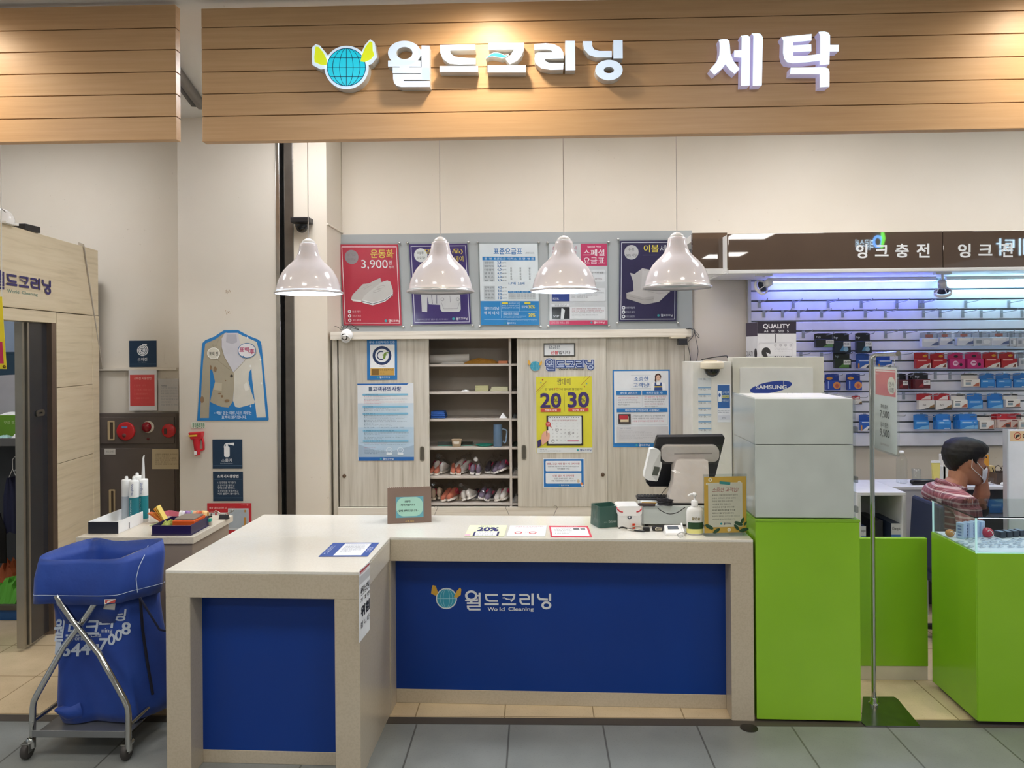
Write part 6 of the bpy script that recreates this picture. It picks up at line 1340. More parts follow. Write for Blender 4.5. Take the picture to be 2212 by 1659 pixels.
def d_p(p):
    p.text(1295, 298, 1605, 338, '매장 내 응급상황 시', '#efd0cc', .02); p.text(1640, 298, 1768, 312, '비상연락망', '#e0a8a4'); p.text(1880, 256, 1975, 268, '대피안내', '#e8c0bc'); p.ring(1997, 262, 14, 14, 4, '#e8c0bc'); p.text(1295, 376, 1410, 390, '긴급연락처', '#e0a8a4')
    p.rect(1290, 400, 1400, 800, '#d8dadc'); p.rect(1430, 400, 1625, 800, '#d8dadc'); p.rect(1638, 325, 2018, 720, '#c9cdd2'); p.rect(1650, 350, 2000, 690, '#a9b4be'); p.rect(1940, 350, 1966, 398, '#b88440'); p.rect(1930, 490, 1972, 690, '#c08838'); p.rect(1890, 640, 1990, 690, '#c08838'); p.disc(1330, 430, 14, 14, '#5a4a4a')
wsheet('emergency_poster', 'red emergency plan poster behind the small table', 'poster', (447.5, 1087, 543, 1190), Yp, d_p, '#c02430', (300, 1060, 8.508), t_=.002)
mb = MB()
for u, v in ((1700, 690), (1702, 846)):
    for k in range(9): c = P(u/3.456+R.uniform(-6, 6), 430+v/3.456+R.uniform(-4, 4), YP); mb.box(c.x-.003, c.x+.003, c.y-.0015, c.y, c.z-.002, c.z+.002, I('#a59078', .8))
mb.build('glue_residue', loc=tuple(P(491, 652, YP)), label='brown glue spots left on the pillar above the jacket sign', cat='glue spots', kind='stuff')
# ------------------------------------------------------------ small table
zT = .775; TBp = [PZ(165, 1160, zT), PZ(417, 1161, zT), PZ(527, 1113, zT)]
ty0 = (TBp[0].y+TBp[1].y)/2; ty1 = min(TBp[2].y, YP-.02); tx0, tx1 = TBp[0].x, TBp[1].x
t = thing('side_table', 'small white topped side cabinet in front of the pillar', 'table', ((tx0+tx1)/2, (ty0+ty1)/2, 0))
MB().box(tx0, tx1, ty0, ty1, zT-.032, zT, QUARTZ_L).build('table_top', t, bevel=.002); MB().box(tx0+.02, tx1-.012, ty0+.012, ty1-.03, 0, zT-.0325, I('#97897c', .5)).build('cabinet_body', t, bevel=.002)
def TT(px_, py_, rz=0.): p = PZ(px_, py_, zT+.0006); return p, Matrix.Translation(p) @ Matrix.Rotation(rz, 4, 'Z')
A = PZ(190, 1153, zT+.0006); B = PZ(253, 1154, zT+.0006); Wd = (B-A).length; p = A; T = Matrix.Translation(A); t = thing('paper_tray', 'open white cardboard tray with a black front on the small table', 'tray', tuple(p)); h = .058; dl = .30
mb = MB(T); mb.box(0, Wd, .002, .006, 0, h, PAPER); mb.box(0, Wd, dl-.004, dl, 0, h, PAPER); mb.box(0, .004, .006, dl-.004, 0, h, PAPER); mb.box(Wd-.004, Wd, .006, dl-.004, 0, h, PAPER); mb.box(.004, Wd-.004, .006, dl-.004, 0, .003, PAPER); mb.build('tray_walls', t)
MB(T).box(.001, Wd-.001, 0, .002, .001, h-.002, I('#1c1f2c', .4)).build('black_front', t, label='black front face'); MB(T).box(Wd-.0005, Wd+.0006, .095, .103, .002, h*.55, I('#3a3c40', .5)).build('side_slot', t)
# sealant tubes
def tube_(px_, py_, col, nozzle, lab, txt, z1=None):
    p = PZ(px_, py_, zT+.0006); t = thing('sealant_tube', lab, 'sealant tube', tuple(p), 0, 'sealant tubes on the small table'); T = Matrix.Translation(p); h = .215
    MB().lathe([(.0001, 0), (.0235, 0), (.0235, h), (.021, h+.004), (.008, h+.006), (.008, h+.014), (.006, h+.02), (.0001, h+.021)], I('#e3e6e6', .35), 24, T).build('tube_body', t)
    MB().lathe([(.0238, .018), (.0238, .135)], I(col, .4), 24, T).build('color_band', t, label='coloured band')
    if nozzle: MB().tube([T @ Vector((0, 0, h+.01)), T @ Vector((.001, 0, h+.06)), T @ Vector((.001, 0, h+.11)), T @ Vector((.006, 0, h+.125))], [.009, .007, .005, .003], I('#d8dada', .3), 10).build('nozzle', t)
    def cf(u, v, h2): a = -PI/2+(u-.5)*1.7; return T @ Vector(((.0242+h2)*math.cos(a), (.0242+h2)*math.sin(a), v))
    V, Fc, bb = glyphs(txt, .035)
    if txt:
        mb = MB(); f = lambda a, b, z0, z1_, u0, u1: cf(u0+(b-bb[1])/(bb[3]-bb[1])*(u1-u0), z1_-(a-bb[0])/(bb[2]-bb[0])*(z1_-z0), 0)
        mb.add([f(a, b, .145, .205, .42, .72) for a, b in V], Fc, I('#27408c', .4)); V2, F2, b2 = glyphs('SEALANT', .035)
        mb.add([cf(.3+(b-b2[1])/(b2[3]-b2[1])*.16, .125-(a-b2[0])/(b2[2]-b2[0])*.085, .0004) for a, b in V2], F2, I('#cfe0e4', .4)); mb.build('tube_lettering', t)
    return t
tube_(274, 1128, '#aeb8c2', False, 'grey printed sealant tube, leftmost of the four tubes', '')
tube_(290, 1131, '#1c7480', False, 'front sealant tube with blue lettering above a teal band', 'ShinEtsu')
tube_(297, 1118, '#1c7480', False, 'sealant tube standing behind the others', '')
tube_(310, 1127, '#147a84', True, 'sealant tube with a long white nozzle, rightmost of the four tubes', 'ShinEtsu')
# purple box with orange box and paper strips
A = PZ(328, 1157, zT+.0006); B = PZ(412, 1157, zT+.0006); Wd = B.x-A.x; T = Matrix.Translation(A); t = thing('gift_box', 'dark purple open gift box on the small table', 'box', tuple(A)); PU = I('#241a4a', .3); h = .048; dl = .2
mb = MB(T); mb.box(-.003, Wd+.003, -.003, dl+.003, 0, .004, PU); mb.box(0, Wd, 0, .004, .004, h, PU); mb.box(0, Wd, dl-.004, dl, .004, h, PU); mb.box(0, .004, .004, dl-.004, .004, h, PU); mb.box(Wd-.004, Wd, .004, dl-.004, .004, h, PU); mb.build('box_walls', t, bevel=.001, seg=1)
q = A+Vector((.075, .05, .03)); t = thing('orange_box', 'orange box lying inside the purple gift box', 'box', tuple(q)); MB().box(q.x, q.x+.105, q.y, q.y+.13, q.z-.024, q.z+.028, I('#d4581c', .4)).build('carton_body', t, bevel=.002)
q2 = q+Vector((.0, .0, .030)); MB().box(q2.x+.005, q2.x+.1, q2.y+.01, q2.y+.12, q2.z-.0015, q2.z+.008, I('#9a8f84', .3, .4)).build('flat_tin', loc=tuple(q2), bevel=.003, label='flat grey brown tin on top of the orange box', cat='tin')
crumple(A.x+.01, A.x+.072, A.y+.01, A.y+.15, A.z+.006, .055, I('#8a9440', .7), 21).build('crumpled_wrapper', loc=tuple(A+Vector((.04, .06, .02))), label='olive crumpled wrapper inside the purple gift box', cat='wrapper')
for i in range(7):
    a = PZ(352, 1128, zT+.001); e = P(322+i*3.2, 1108-i*2.6 if i > 3 else 1107+i*.5, a.y-.02); w2 = Vector((0, .02, 0)); off = Vector((i*.0035, 0, .001)); c = ['#d8703c', '#d8703c', '#d87a34', '#dc8a34', '#e09a3c', '#e6b84c', '#ecd070'][i]
    MB().hexa([a+off-w2, a+off+Vector((.003, 0, 0))-w2, a+off+Vector((.003, 0, 0))+w2, a+off+w2], [e-w2, e+Vector((.003, 0, 0))-w2, e+Vector((.003, 0, 0))+w2, e+w2], I(c, .6)).build('paper_strip', loc=tuple((a+e)/2), label='strip in the fan of orange and yellow paper strips leaning up behind the purple box', cat='paper strip', group='fan of orange and yellow strips')
A2 = PZ(335, 1138, zT+.001); MB().extrude([[(0, 0), (.19, .03), (.17, .10), (.06, .085)]], lambda u, v, h2: Vector((A2.x-.03+u, A2.y+v, A2.z+.004+h2+v*.2)), 0, .002, I('#8fa46a', .6)).build('green_sheet', loc=tuple(A2), label='olive green sheet sticking out behind the purple gift box', cat='sheet')
A2 = PZ(345, 1121, zT+.001); V = [(A2.x+.16*i/8, A2.y+.05+.01*math.sin(i), A2.z+z+.003*math.sin(i*1.3)) for z in (0, .03) for i in range(9)]; MB().add(V, [(i, i+1, i+10, i+9) for i in range(8)], I('#d06a80', .6)).build('pink_strap', loc=tuple(A2), solid=.003, label='pink wavy strap along the back of the small table', cat='strap')
for i, (c, w2) in enumerate((('#e6e4e4', 6), ('#dcd8e0', 6), ('#8a68a8', 8), ('#9a78b0', 7), ('#8fc0b8', 8), ('#d8a078', 8), ('#e08a6a', 7), ('#cc5a38', 7), ('#e8b870', 8), ('#ecc48a', 7))):
    p = PZ(392+i*6.0, 1128+(i % 2), zT+.001); T = Matrix.Translation(p+Vector((0, 0, .0))); n = 14
    mb = MB(); V = [(p.x+x, p.y+.017*math.cos(PI*k/n), p.z+.058*math.sin(PI*k/n)**.6) for x in (-w2*.0011, w2*.0011) for k in range(n+1)]
    mb.add(V, [(k, k+1, n+2+k, n+1+k) for k in range(n)], I(c, .7)); mb.build('label_ribbon', loc=tuple(p), solid=.003, label=['white', 'pale grey', 'purple', 'light purple', 'mint', 'tan', 'salmon', 'rust red', 'pale orange', 'peach'][i]+' folded ribbon in the row behind the purple gift box', cat='ribbon', group='row of folded ribbons')
p = PZ(451, 1135, zT+.001); t = thing('clip_bundle', 'small turquoise and black clip bundle at the right of the ribbons', 'clip', tuple(p)); MB().box(p.x-.01, p.x+.014, p.y-.01, p.y+.01, p.z+.02, p.z+.035, I('#2fb09c', .4)).build('turquoise_clip', t, bevel=.002); MB().tube([(p.x-.012, p.y, p.z+.042), (p.x+.016, p.y, p.z+.046)], .005, BLACK, 8).box(p.x-.01, p.x+.014, p.y-.008, p.y+.01, p.z, p.z+.019, I('#bdb4a6', .4)).build('clip_body', t)
p = PZ(482, 1121, zT+.001); t = thing('binder_clips', 'black binder clip with silver wire handles on the table edge', 'binder clip', tuple(p))
MB().hexa([(p.x-.02, p.y-.012, p.z), (p.x+.03, p.y-.012, p.z), (p.x+.03, p.y+.012, p.z), (p.x-.02, p.y+.012, p.z)], [(p.x-.018, p.y-.002, p.z+.024), (p.x+.03, p.y-.002, p.z+.024), (p.x+.03, p.y+.002, p.z+.024), (p.x-.018, p.y+.002, p.z+.024)], I('#1f2026', .2)).build('clip_body', t, bevel=.001)
MB().tube([(p.x-.015, p.y, p.z+.024), (p.x-.045, p.y-.01, p.z+.042), (p.x-.035, p.y-.008, p.z+.046), (p.x-.005, p.y, p.z+.024)], .0022, CHROME, 6).tube([(p.x+.01, p.y, p.z+.024), (p.x+.05, p.y-.005, p.z+.048), (p.x+.058, p.y-.003, p.z+.044), (p.x+.025, p.y, p.z+.024)], .0022, CHROME, 6).build('wire_handles', t)
# ------------------------------------------------------------ laundry cart
zr = .79; FBL, FBR = P(64, 1600, 3.06), P(281, 1600, 3.06); t = thing('laundry_cart', 'chrome laundry cart on casters carrying the blue bag', 'cart', (-1.8, 3.25, 0))
def xleg(pts, Y): return [P(x, y, Y+.038*max(0, min(1, (1500-y)/150))) for x, y in pts]
yb = 3.50
dx = P(100, 1500, 3.06).x
for nm, pts in (('leg', [(66, 1618), (67, 1532), (69, 1518), (75, 1505), (135, 1398), (168, 1354), (205, 1300), (214, 1284)]), ('leg', [(281, 1618), (281, 1540), (279, 1524), (272, 1508), (218, 1410), (172, 1352), (134, 1300), (126, 1284)])):
    f = xleg(pts, 3.06); MB().tube([q+Vector((0, -.012 if pts[0][0] > 200 else .012, 0)) for q in f], .0125, CHROME, 12).build('leg', t)
    MB().tube([Vector((q.x+(.0), yb+(-.012 if pts[0][0] > 200 else .012), q.z)) for q in f], .0125, CHROME, 12).build('leg', t)
for x in (66, 281):
    q = P(x, 1600, 3.06)
    for Y in (3.06, yb):
        T = Matrix.Translation((q.x, Y, 0)); w_ = MB().lathe([(.010, -.012), (.030, -.012), (.033, -.008), (.033, .008), (.030, .012), (.010, .012)], I('#3a3634', .5), 22, T @ Matrix.Translation((-.014, 0, .034)) @ Matrix.Rotation(PI/2, 4, 'Y')).build('caster', t)
        MB(T).box(-.030, .006, -.018, .018, .062, .067, STEEL).box(-.030, -.027, -.014, .014, .028, .062, STEEL).box(-.001, .002, -.014, .014, .028, .062, STEEL).build('fork', w_, bevel=.001); MB().lathe([(.014, .066), (.016, .070), (.016, .078), (.012, .084)], CHROME, 16, T).build('stem_collar', w_)
q0 = P(66, 1560, 3.06).x; q1 = P(281, 1560, 3.06).x; zp = P(180, 1592, 3.06).z+.004
MB().box(q0+.013, q1-.013, 3.045, yb+.01, zp, zp+.004, I('#8e9092', .35, .7)).box(q0+.013, q1-.013, 3.045, 3.049, zp-.0, zp+.028, I('#8e9092', .35, .7)).build('shelf_plate', t, bevel=.002)
MB().tube([(q1, 3.06, zp+.05), (q1, yb, zp+.05)], .009, CHROME, 10).tube([(q0, 3.06, zp+.05), (q0, yb, zp+.05)], .009, CHROME, 10).build('side_rails', t)
MB().tube([PZ(258, 1212, zr-.02), PZ(344, 1176, zr-.0)], .011, CHROME, 10).build('top_rail', t); MB().tube([PZ(93, 1212, zr-.02), PZ(205, 1172, zr-.0)], .011, CHROME, 10).build('top_rail', t)
# bag
def loop(cps, n=60):
    P_ = [Vector(c) for c in cps]; m = len(P_); out = []
    for i in range(n):
        u = i*m/n; k = int(u); s_ = u-k; a, b, c, d = P_[(k-1) % m], P_[k % m], P_[(k+1) % m], P_[(k+2) % m]
        out.append(.5*((2*b)+(c-a)*s_+(2*a-5*b+4*c-d)*s_*s_+(3*b-a-3*c+d)*s_**3))
    return out
rim = [PZ(86, 1207, .795), PZ(110, 1213, .79), PZ(180, 1212, .785), PZ(248, 1211, .79), PZ(285, 1200, .80), PZ(352, 1168, .825), PZ(300, 1170, .815), PZ(250, 1172, .81), PZ(200, 1166, .815), PZ(120, 1190, .80)]
cen = sum(rim, Vector())/len(rim)
def ringat(z, s_, dx=0., dy=0., wob=0., ph=0):
    return [Vector((cen.x+dx+(q.x-cen.x)*s_, cen.y+dy+(q.y-cen.y)*s_, z+wob*math.sin(i*2.1+ph))) for i, q in enumerate(rim)]
n = 60; Rm = loop(rim, n); rr_ = random.Random(11)
def rag(L, amp, f=5, ph=0.): return [q+Vector((q.x-cen.x, q.y-cen.y, 0)).normalized()*amp*(math.sin(f*2*PI*i/n+ph)+.5*math.sin((2*f+1)*2*PI*i/n+ph*2)) for i, q in enumerate(L)]
inner = [rag(loop(ringat(z, s_), n), .004, 4, z*9) for z, s_ in ((.76, .95), (.68, .86), (.60, .74), (.52, .62))]
up_ = [[q+Vector((0, 0, .006)) for q in Rm]]
cuff = [rag(loop(ringat(z, s_, dx_, -.018 if z < .76 else 0, w_), n), a_, 5, z*12) for z, s_, dx_, w_, a_ in ((.775, 1.03, 0, 0, .001), (.72, 1.04, .0, 0, .003), (.67, 1.04, .0, .003, .004), (.618, 1.03, .0, .006, .005))]
body = [rag(loop(ringat(z, s_, dx_, dy_), n), a_, 4, z*7) for z, s_, dx_, dy_, a_ in ((.65, .90, .0, .03, .004), (.56, .88, .012, .03, .006), (.45, .88, .02, .03, .007), (.32, .90, .035, .03, .008), (.20, .93, .045, .03, .009), (zp+.05, .92, .05, .03, .011), (zp+.012, .86, .05, .03, .008))]
def bagmat():
    m, t2 = newmat('royal blue bag cloth'); t2.l(t2.ramp(t2.noise(5, 4), [(.3, '#0f3486'), (.7, '#15439e')]), t2.b.inputs['Base Color']); t2.b.inputs['Roughness'].default_value = .62; t2.b.inputs['Sheen Weight'].default_value = .15
    t2.bump(t2.noise(9, 4), .5, .012); return m
BAG = bagmat()
def shell(loops, mat, capend=False):
    mb = MB(); V = [q for L in loops for q in L]; m = len(loops); Fc = [(j*n+i, j*n+(i+1) % n, (j+1)*n+(i+1) % n, (j+1)*n+i) for j in range(m-1) for i in range(n)]
    if capend: Fc.append(tuple(range((m-1)*n, m*n)))
    return mb.add(V, Fc, mat, True)
t = thing('laundry_bag', 'royal blue cloth laundry bag with white lettering hung in the cart', 'laundry bag', (cen.x, cen.y, zp+.005))
shell(inner[::-1]+up_+cuff, BAG).build('folded_cuff', t, solid=.003)
bodymb = shell(body, BAG, True); bodymb.build('bag_body', t, solid=.003)
mb = MB(); e = P(122, 1545, 3.10); mb.tube([(e.x+.05, e.y+.07, e.z-.0), (e.x+.02, e.y+.04, e.z-.005), (e.x-.012, e.y+.01, e.z+.018)], [.05, .032, .006], BAG, 10); mb.build('corner_fold', t)
from mathutils.bvhtree import BVHTree
bvh = BVHTree.FromPolygons([tuple(v) for v in bodymb.v], bodymb.f)
cuffmb = shell(up_+cuff, BAG); bvc = BVHTree.FromPolygons([tuple(v) for v in cuffmb.v], cuffmb.f)
def onbag(u, v, h, tree=bvh):
    d = ray(u, v).normalized(); o = Vector((0, 0, EYE)); r_ = tree.ray_cast(o, d)
    q = r_[0] if r_[0] is not None else P(u, v, 3.14)
    return q-d*(.0045+h)
pr = Print(lambda u, v, h: onbag(u, v, h), (0, 1140, 3.197)); WB = '#c3cede'
pr.text(450, 556, 500, 615, '월', WB, .035, -.2); pr.text(545, 556, 602, 612, '드', WB, .035, -.2, lay=1)
for ch, x0, y0, x1, y1 in (('월', 366, 632, 432, 782), ('드', 456, 665, 545, 748), ('크', 580, 642, 680, 735), ('리', 684, 602, 776, 690), ('닝', 788, 562, 862, 642)): pr.text(x0, y0, x1, y1, ch, WB, .035, .12, lay=1)
pr.text(470, 748, 585, 778, 'World', WB, .02, lay=1); pr.text(626, 722, 700, 756, 'Clea', WB, .02, lay=1); pr.text(702, 694, 776, 734, 'ning', WB, .02, lay=1)
for ch, x0, y0, x1, y1 in (('1', 384, 790, 412, 874), ('6', 422, 798, 480, 886), ('4', 488, 800, 552, 886), ('4', 558, 790, 620, 876), ('-', 640, 806, 678, 820), ('7', 684, 765, 740, 842), ('0', 744, 735, 792, 808), ('0', 794, 705, 838, 778), ('8', 840, 655, 897, 736)): pr.text(x0, y0, x1, y1, ch, WB, .035, .06, lay=1)
pr.build('bag_lettering', parent=t, label='white shop name and phone number')
pr = Print(lambda u, v, h: onbag(u, v, h+.002, bvc), (0, 1140, 3.197)); pr.loops([[(720, 494), (802, 492), (792, 568), (712, 562), (722, 530)]], '#e2ddd8'); pr.loops([[(726, 500), (798, 498), (794, 518), (726, 522)]], '#c9544c'); pr.lines(728, 530, 785, 9, [('세탁 표시', 1), ('면 100', .8), ('취급주의', 1)], '#a59c98', .5); pr.build('sewn_label', parent=t, label='white sewn label with a red band')
mb = MB(); L = loop(ringat(.655, 1.035, 0, -.018, .006), n); L = [q+Vector((q.x-cen.x, q.y-cen.y, 0)).normalized()*.006 for q in L]; mb.tube(L, .0011, I('#b9c6de', .6), 5, closed=True); mb.tube([onbag(x, y, .001, bvc) for x, y in ((320, 1178), (312, 1200), (300, 1225), (294, 1250), (297, 1280))], .0016, I('#b9c6de', .6), 5); mb.build('white_stitching', t, kind='stuff')
s0 = onbag(303, 1292, .004, bvc); s1 = P(357, 1375, 3.3); MB().tube([s0, s0+Vector((.04, -.005, -.06)), s0+Vector((.08, .0, -.13)), s0+Vector((.13, .06, -.17))], .0045, I('#0d1430', .8), 7).tube([s0, onbag(308, 1360, .004), onbag(318, 1430, .004), onbag(330, 1500, .004)], .006, I('#0b1026', .8), 7).build('drawstring', t, label='black drawstring')
# ================================================================== the neighbouring ink shop on the right
# green boxes, turned like the counter
aG0 = CF(1633, 1400, 0.)[0]+.002; aG1 = CF(1859, 1400, 0.)[0]; zG = CF(1745, 1122, 0.)[2]; dG = .44
t = thing('display_plinth', 'tall lime green plinth box right beside the beige counter', 'plinth', tuple(C((aG0+aG1)/2, dG/2, 0)))
MB(TC).box(aG0, aG1, .0, dG, .01, zG-.012, GREEN).build('plinth_body', t, bevel=.001, seg=1)
MB(TC).box(aG0-.002, aG1+.002, -.003, dG+.003, zG-.011, zG, I('#7fae2c', .35)).build('top_edge', t, bevel=.001, seg=1)
zA = CF(1745, 858, .02)[2]; zM = CF(1745, 959, .02)[2]
BOXW = I('#d9d9d3', .5); BOXS = I('#dfe6ea', .35)
def case_box(name, label, z0, z1, dx=0.):
    MB(TC).box(aG0+.004+dx, aG1-.020, .012, dG-.02, z0, z1, BOXW).build(name, loc=tuple(C((aG0+aG1)/2, .2, z0)), bevel=.0015, seg=1, label=label, cat='box')
case_box('white_box', 'large plain white box on the green plinth, lower of two', zG+.004, zM-.004)
case_box('white_box', 'plain white box on the green plinth, upper of two', zM-.001, zA-.006, .001)
t = thing('acrylic_case', 'clear acrylic case around the two white boxes on the green plinth', 'case', tuple(C((aG0+aG1)/2, dG/2, zG)))
for i, (a, b, c, d) in enumerate(((aG0, aG1-.012, .004, .008), (aG0-.001, aG0+.003, .008, dG-.01), (aG1-.016, aG1-.012, .008, dG-.01))):
    MB(TC).box(a, b, c, d, zG+.001, zA, CLEAR).build('acrylic_pane', t)
for z in (zM+.05, zG+.16, zG+.03): MB(TC).box(aG1-.018, aG1-.004, -.002, .02, z, z+.028, glassy('hinge plastic', '#e8ecec', .12, .2, .8)).build('corner_clip', t, bevel=.003)
# low green wall behind, then the green display counter
YW = 3.84; xw0 = P(1855, 1300, YW).x; xw1 = P(1995, 1300, YW).x; zw1 = P(1920, 1163, YW).z; zw0 = P(1920, 1439, YW).z
t = thing('green_partition', 'low lime green partition between the plinth and the glass counter', 'partition', ((xw0+xw1)/2, YW, 0))
MB().box(xw0-.02, xw1+.02, YW, YW+.03, zw0, zw1, GREEN).build('panel', t, bevel=.001, seg=1)
MB().box(xw0-.02, xw1+.02, YW+.004, YW+.026, 0, zw0, I('#d5cabc', .4)).build('kick_board', t)
zc = CF(2150, 1196, 0)[2]; aC = CF(2110, 1400, .0)[0]; bC = .40; aCE = aC+1.35
t = thing('display_counter', 'lime green counter base under the glass display case', 'counter', tuple(C(aC+.5, .2, 0)))
mb = MB(TC); mb.box(aC+.004, aCE, 0, .02, .02, zc, GREEN); mb.build('front_board', t, bevel=.001, seg=1)
mb = MB(TC); mb.box(aC, aC+.018, .003, bC, .02, zc, GREEN); mb.build('side_board', t, bevel=.001, seg=1)
mb = MB(TC); mb.box(aC+.018, aCE, .02, bC, zc-.03, zc-.003, WHITE); mb.build('shelf_board', t)
mb = MB(TC); mb.box(aC+.02, aCE, .03, bC-.02, 0.0, .02, I('#3c3832', .6)); mb.build('plinth', t)
# glass case
zg = CF(2150, 1116, 0)[2]; t = thing('glass_case', 'lit glass display case on the green counter at the right edge', 'display case', tuple(C(aC+.5, .2, zc)))
gx0, gx1, gy0, gy1 = aC+.002, aCE, .004, bC-.01
MB(TC).box(gx0, gx1, gy0, gy0+.005, zc+.002, zg-.006, GLASS).build('front_glass', t); MB(TC).box(gx0, gx0+.005, gy0+.006, gy1, zc+.002, zg-.006, GLASS).build('side_glass', t)
MB(TC).box(gx0-.008, gx1, gy0-.006, gy1+.01, zg-.006, zg, GLASS).build('top_glass', t)
EDG = emit('lit glass edge', '#bfe4e8', .35, '#9fd0cc'); BK = I('#0d1112', .3)
mb = MB(TC); mb.box(gx0-.009, gx1, gy0-.0068, gy0-.0062, zg-.006, zg, BK); mb.box(gx0-.0088, gx0-.0082, gy0-.006, gy1+.01, zg-.006, zg, BK); mb.build('top_edge', t)
for a, b, c, d in ((gx0-.001, gx0+.006, gy0-.001, gy0+.006), (gx0-.001, gx0+.006, gy1-.004, gy1+.002)): MB(TC).box(a, b, c, d, zc, zg-.007, EDG).build('corner_post', t, bevel=.001)
MB(TC).box(gx0, gx1, gy0-.001, gy0+.007, zc-.0015, zc+.002, EDG).build('bottom_rail', t)
MB(TC).box(gx0+.01, gx1, gy0+.01, gy1-.004, zc-.0022, zc+.0035, I('#e6ecfa', .5)).build('case_floor', t)
LEDC = emit('case led', '#cfe0ff', 9); MB(TC).box(gx0+.02, gx1, gy0+.012, gy0+.018, zg-.012, zg-.008, LEDC).build('led_strip', t)
zi = zc+.0042
def inC(px, py, z=None):   # point inside the case floor from a photo pixel
    return PZ(px, py, O_.z+(zi if z is None else z))
def lie(name, label, px, py, w_, d_, h_, rz, mat, cat, group, cap=None):
    p = inC(px, py); T = Matrix.Translation(p) @ Matrix.Rotation(rz-TH, 4, 'Z')
    o = thing(name, label, cat, tuple(p), 0, group); MB(T).box(-w_/2, w_/2, -d_/2, d_/2, 0, h_, mat).build('body', o, bevel=.002)
    if cap: MB(T).box(-w_/2+.004, 0, -d_/2+.003, d_/2-.003, h_, h_+.0006, cap).build('label_patch', o)
    return o
for i, (x, y, c, lab) in enumerate(((2052, 1159, '#d98a3c', 'orange round ornament with a white swirl in the glass case'), (2133, 1160, '#c0304c', 'red round ornament with a white swirl in the glass case'))):
    p = inC(x, y); r_ = .020 if i == 0 else .026; o = thing('round_ornament', lab, 'ornament', tuple(p))
    MB().ball((p.x, p.y, p.z+r_*.85), (r_, r_, r_*.87), I(c, .25), 18).build('ball', o)
    MB().tube([(p.x-.4*r_, p.y-.85*r_, p.z+r_*1.25), (p.x, p.y-.8*r_, p.z+r_*1.45), (p.x+.35*r_, p.y-.9*r_, p.z+r_*1.1), (p.x+.3*r_, p.y-1.02*r_, p.z+r_*.8)], .0016, PAPER, 5).build('swirl', o)
for i, x in enumerate((2075, 2089, 2102, 2114)):
    p = inC(x, 1163-i*1.5); T = Matrix.Translation(p) @ Matrix.Rotation(.55, 4, 'Z')
    o = thing('small_carton', 'small upright pale blue carton in a row of four inside the glass case', 'carton', tuple(p), 0, 'upright small cartons in the glass case')
    MB(T).box(-.006, .022, -.018, .018, 0, .072, I('#b9cdf0', .4)).build('carton_body', o, bevel=.001, seg=1)
    mb = MB(T)
    for k in range(4): mb.box(-.0066, -.006, -.008, .009, .012+k*.014, .019+k*.014, I('#5a74b0', .5))
    mb.build('print_marks', o)
for i, x in enumerate((2160, 2174, 2188, 2202)):
    p = inC(x, 1160-i); T = Matrix.Translation(p) @ Matrix.Rotation(.2, 4, 'Z')
    o = thing('cartridge', 'dark grey cartridge in a row at the back of the glass case', 'cartridge', tuple(p), 0, 'dark cartridges in the glass case')
    MB(T).box(-.014, .014, -.022, .022, 0, .028, I('#2e3444', .4)).build('cartridge_body', o, bevel=.003); MB(T).box(-.010, .010, -.018, .018, .028, .0285, I('#8fa0bc', .4)).build('label_patch', o)
k = 0
for j, (y, xs) in enumerate(((1166, (2092, 2106, 2124, 2140, 2156, 2190, 2206)), (1171, (2074, 2098, 2128, 2146, 2165, 2182, 2200)), (1176, (2084, 2118, 2136, 2154, 2172, 2196)), (1182, (2096, 2122, 2142, 2160, 2184, 2204)))):
    for x in xs:
        k += 1; lie('memory_stick', 'small white labelled stick lying in the front rows of the glass case', x, y, .034, .012, .006, .35 if (k % 3) else .5, I('#d3dcee', .4), 'memory stick', 'small sticks in the glass case', I('#3a4a70', .4))
MB().lathe([(.0001, .004), (.030, .004), (.036, .002), (.038, .0015)], I('#1b1714', .5), 24, Matrix.Translation(PZ(1618, 1573, 0))).build('floor_cap', loc=tuple(PZ(1618, 1573, 0)), label='small dark round cap in the grey floor before the counter end', cat='floor cap')
# sign stand with hanging price sign
pb = PZ(1888, 1522, 0); t = thing('sign_stand', 'chrome pole sign stand on a flat steel foot in front of the green partition', 'sign stand', tuple(pb))
q_ = [PZ(x, y, 0) for x, y in ((1862, 1570), (1995, 1571), (1930, 1508), (1862, 1508))]; q_[0] = PZ(1868, 1571, 0)
fq = [PZ(1870, 1570, .002), PZ(1988, 1571, .002), PZ(1940, 1513, .002), PZ(1931, 1507, .002), PZ(1864, 1507, .002), PZ(1861, 1562, .002)]
MB().extrude([[(a.x, a.y) for a in fq]], lambda u, v, h: Vector((u, v, h)), .0015, .0075, I('#8c908c', .22, 1, .5, .15, 20)).build('foot_plate', t, bevel=.002)
ptop = P(1882, 768, pb.y); arm = P(1940, 758, 3.24); arm.z = ptop.z+.012
MB().tube([(pb.x, pb.y, .008), (ptop.x, pb.y, ptop.z-.02), (ptop.x+.004, pb.y-.006, ptop.z-.004), (ptop.x+.012, pb.y-.03, ptop.z+.006), arm], .0105, CHROME, 14).build('pole', t)
MB().lathe([(.024, .006), (.024, .010), (.016, .014), (.016, .032), (.0115, .034)], CHROME, 18, Matrix.Translation((pb.x, pb.y, 0))).build('collar', t)
A = P(1886.5, 792, 3.53); B = P(1938, 786, 3.26); B.z = A.z+.001
D_ = Vector((A.x, A.y, P(1886, 966, 3.53).z)); t = thing('price_sign', 'pink and white hanging price sign reading 7,500 and 9,500', 'sign', tuple((A+B)/2))
pr = quadprint(A, B, D_, box=(0, 0, 240, 900)); m_ = (pr.fn(0, 0, 1)-pr.fn(0, 0, 0)).normalized()
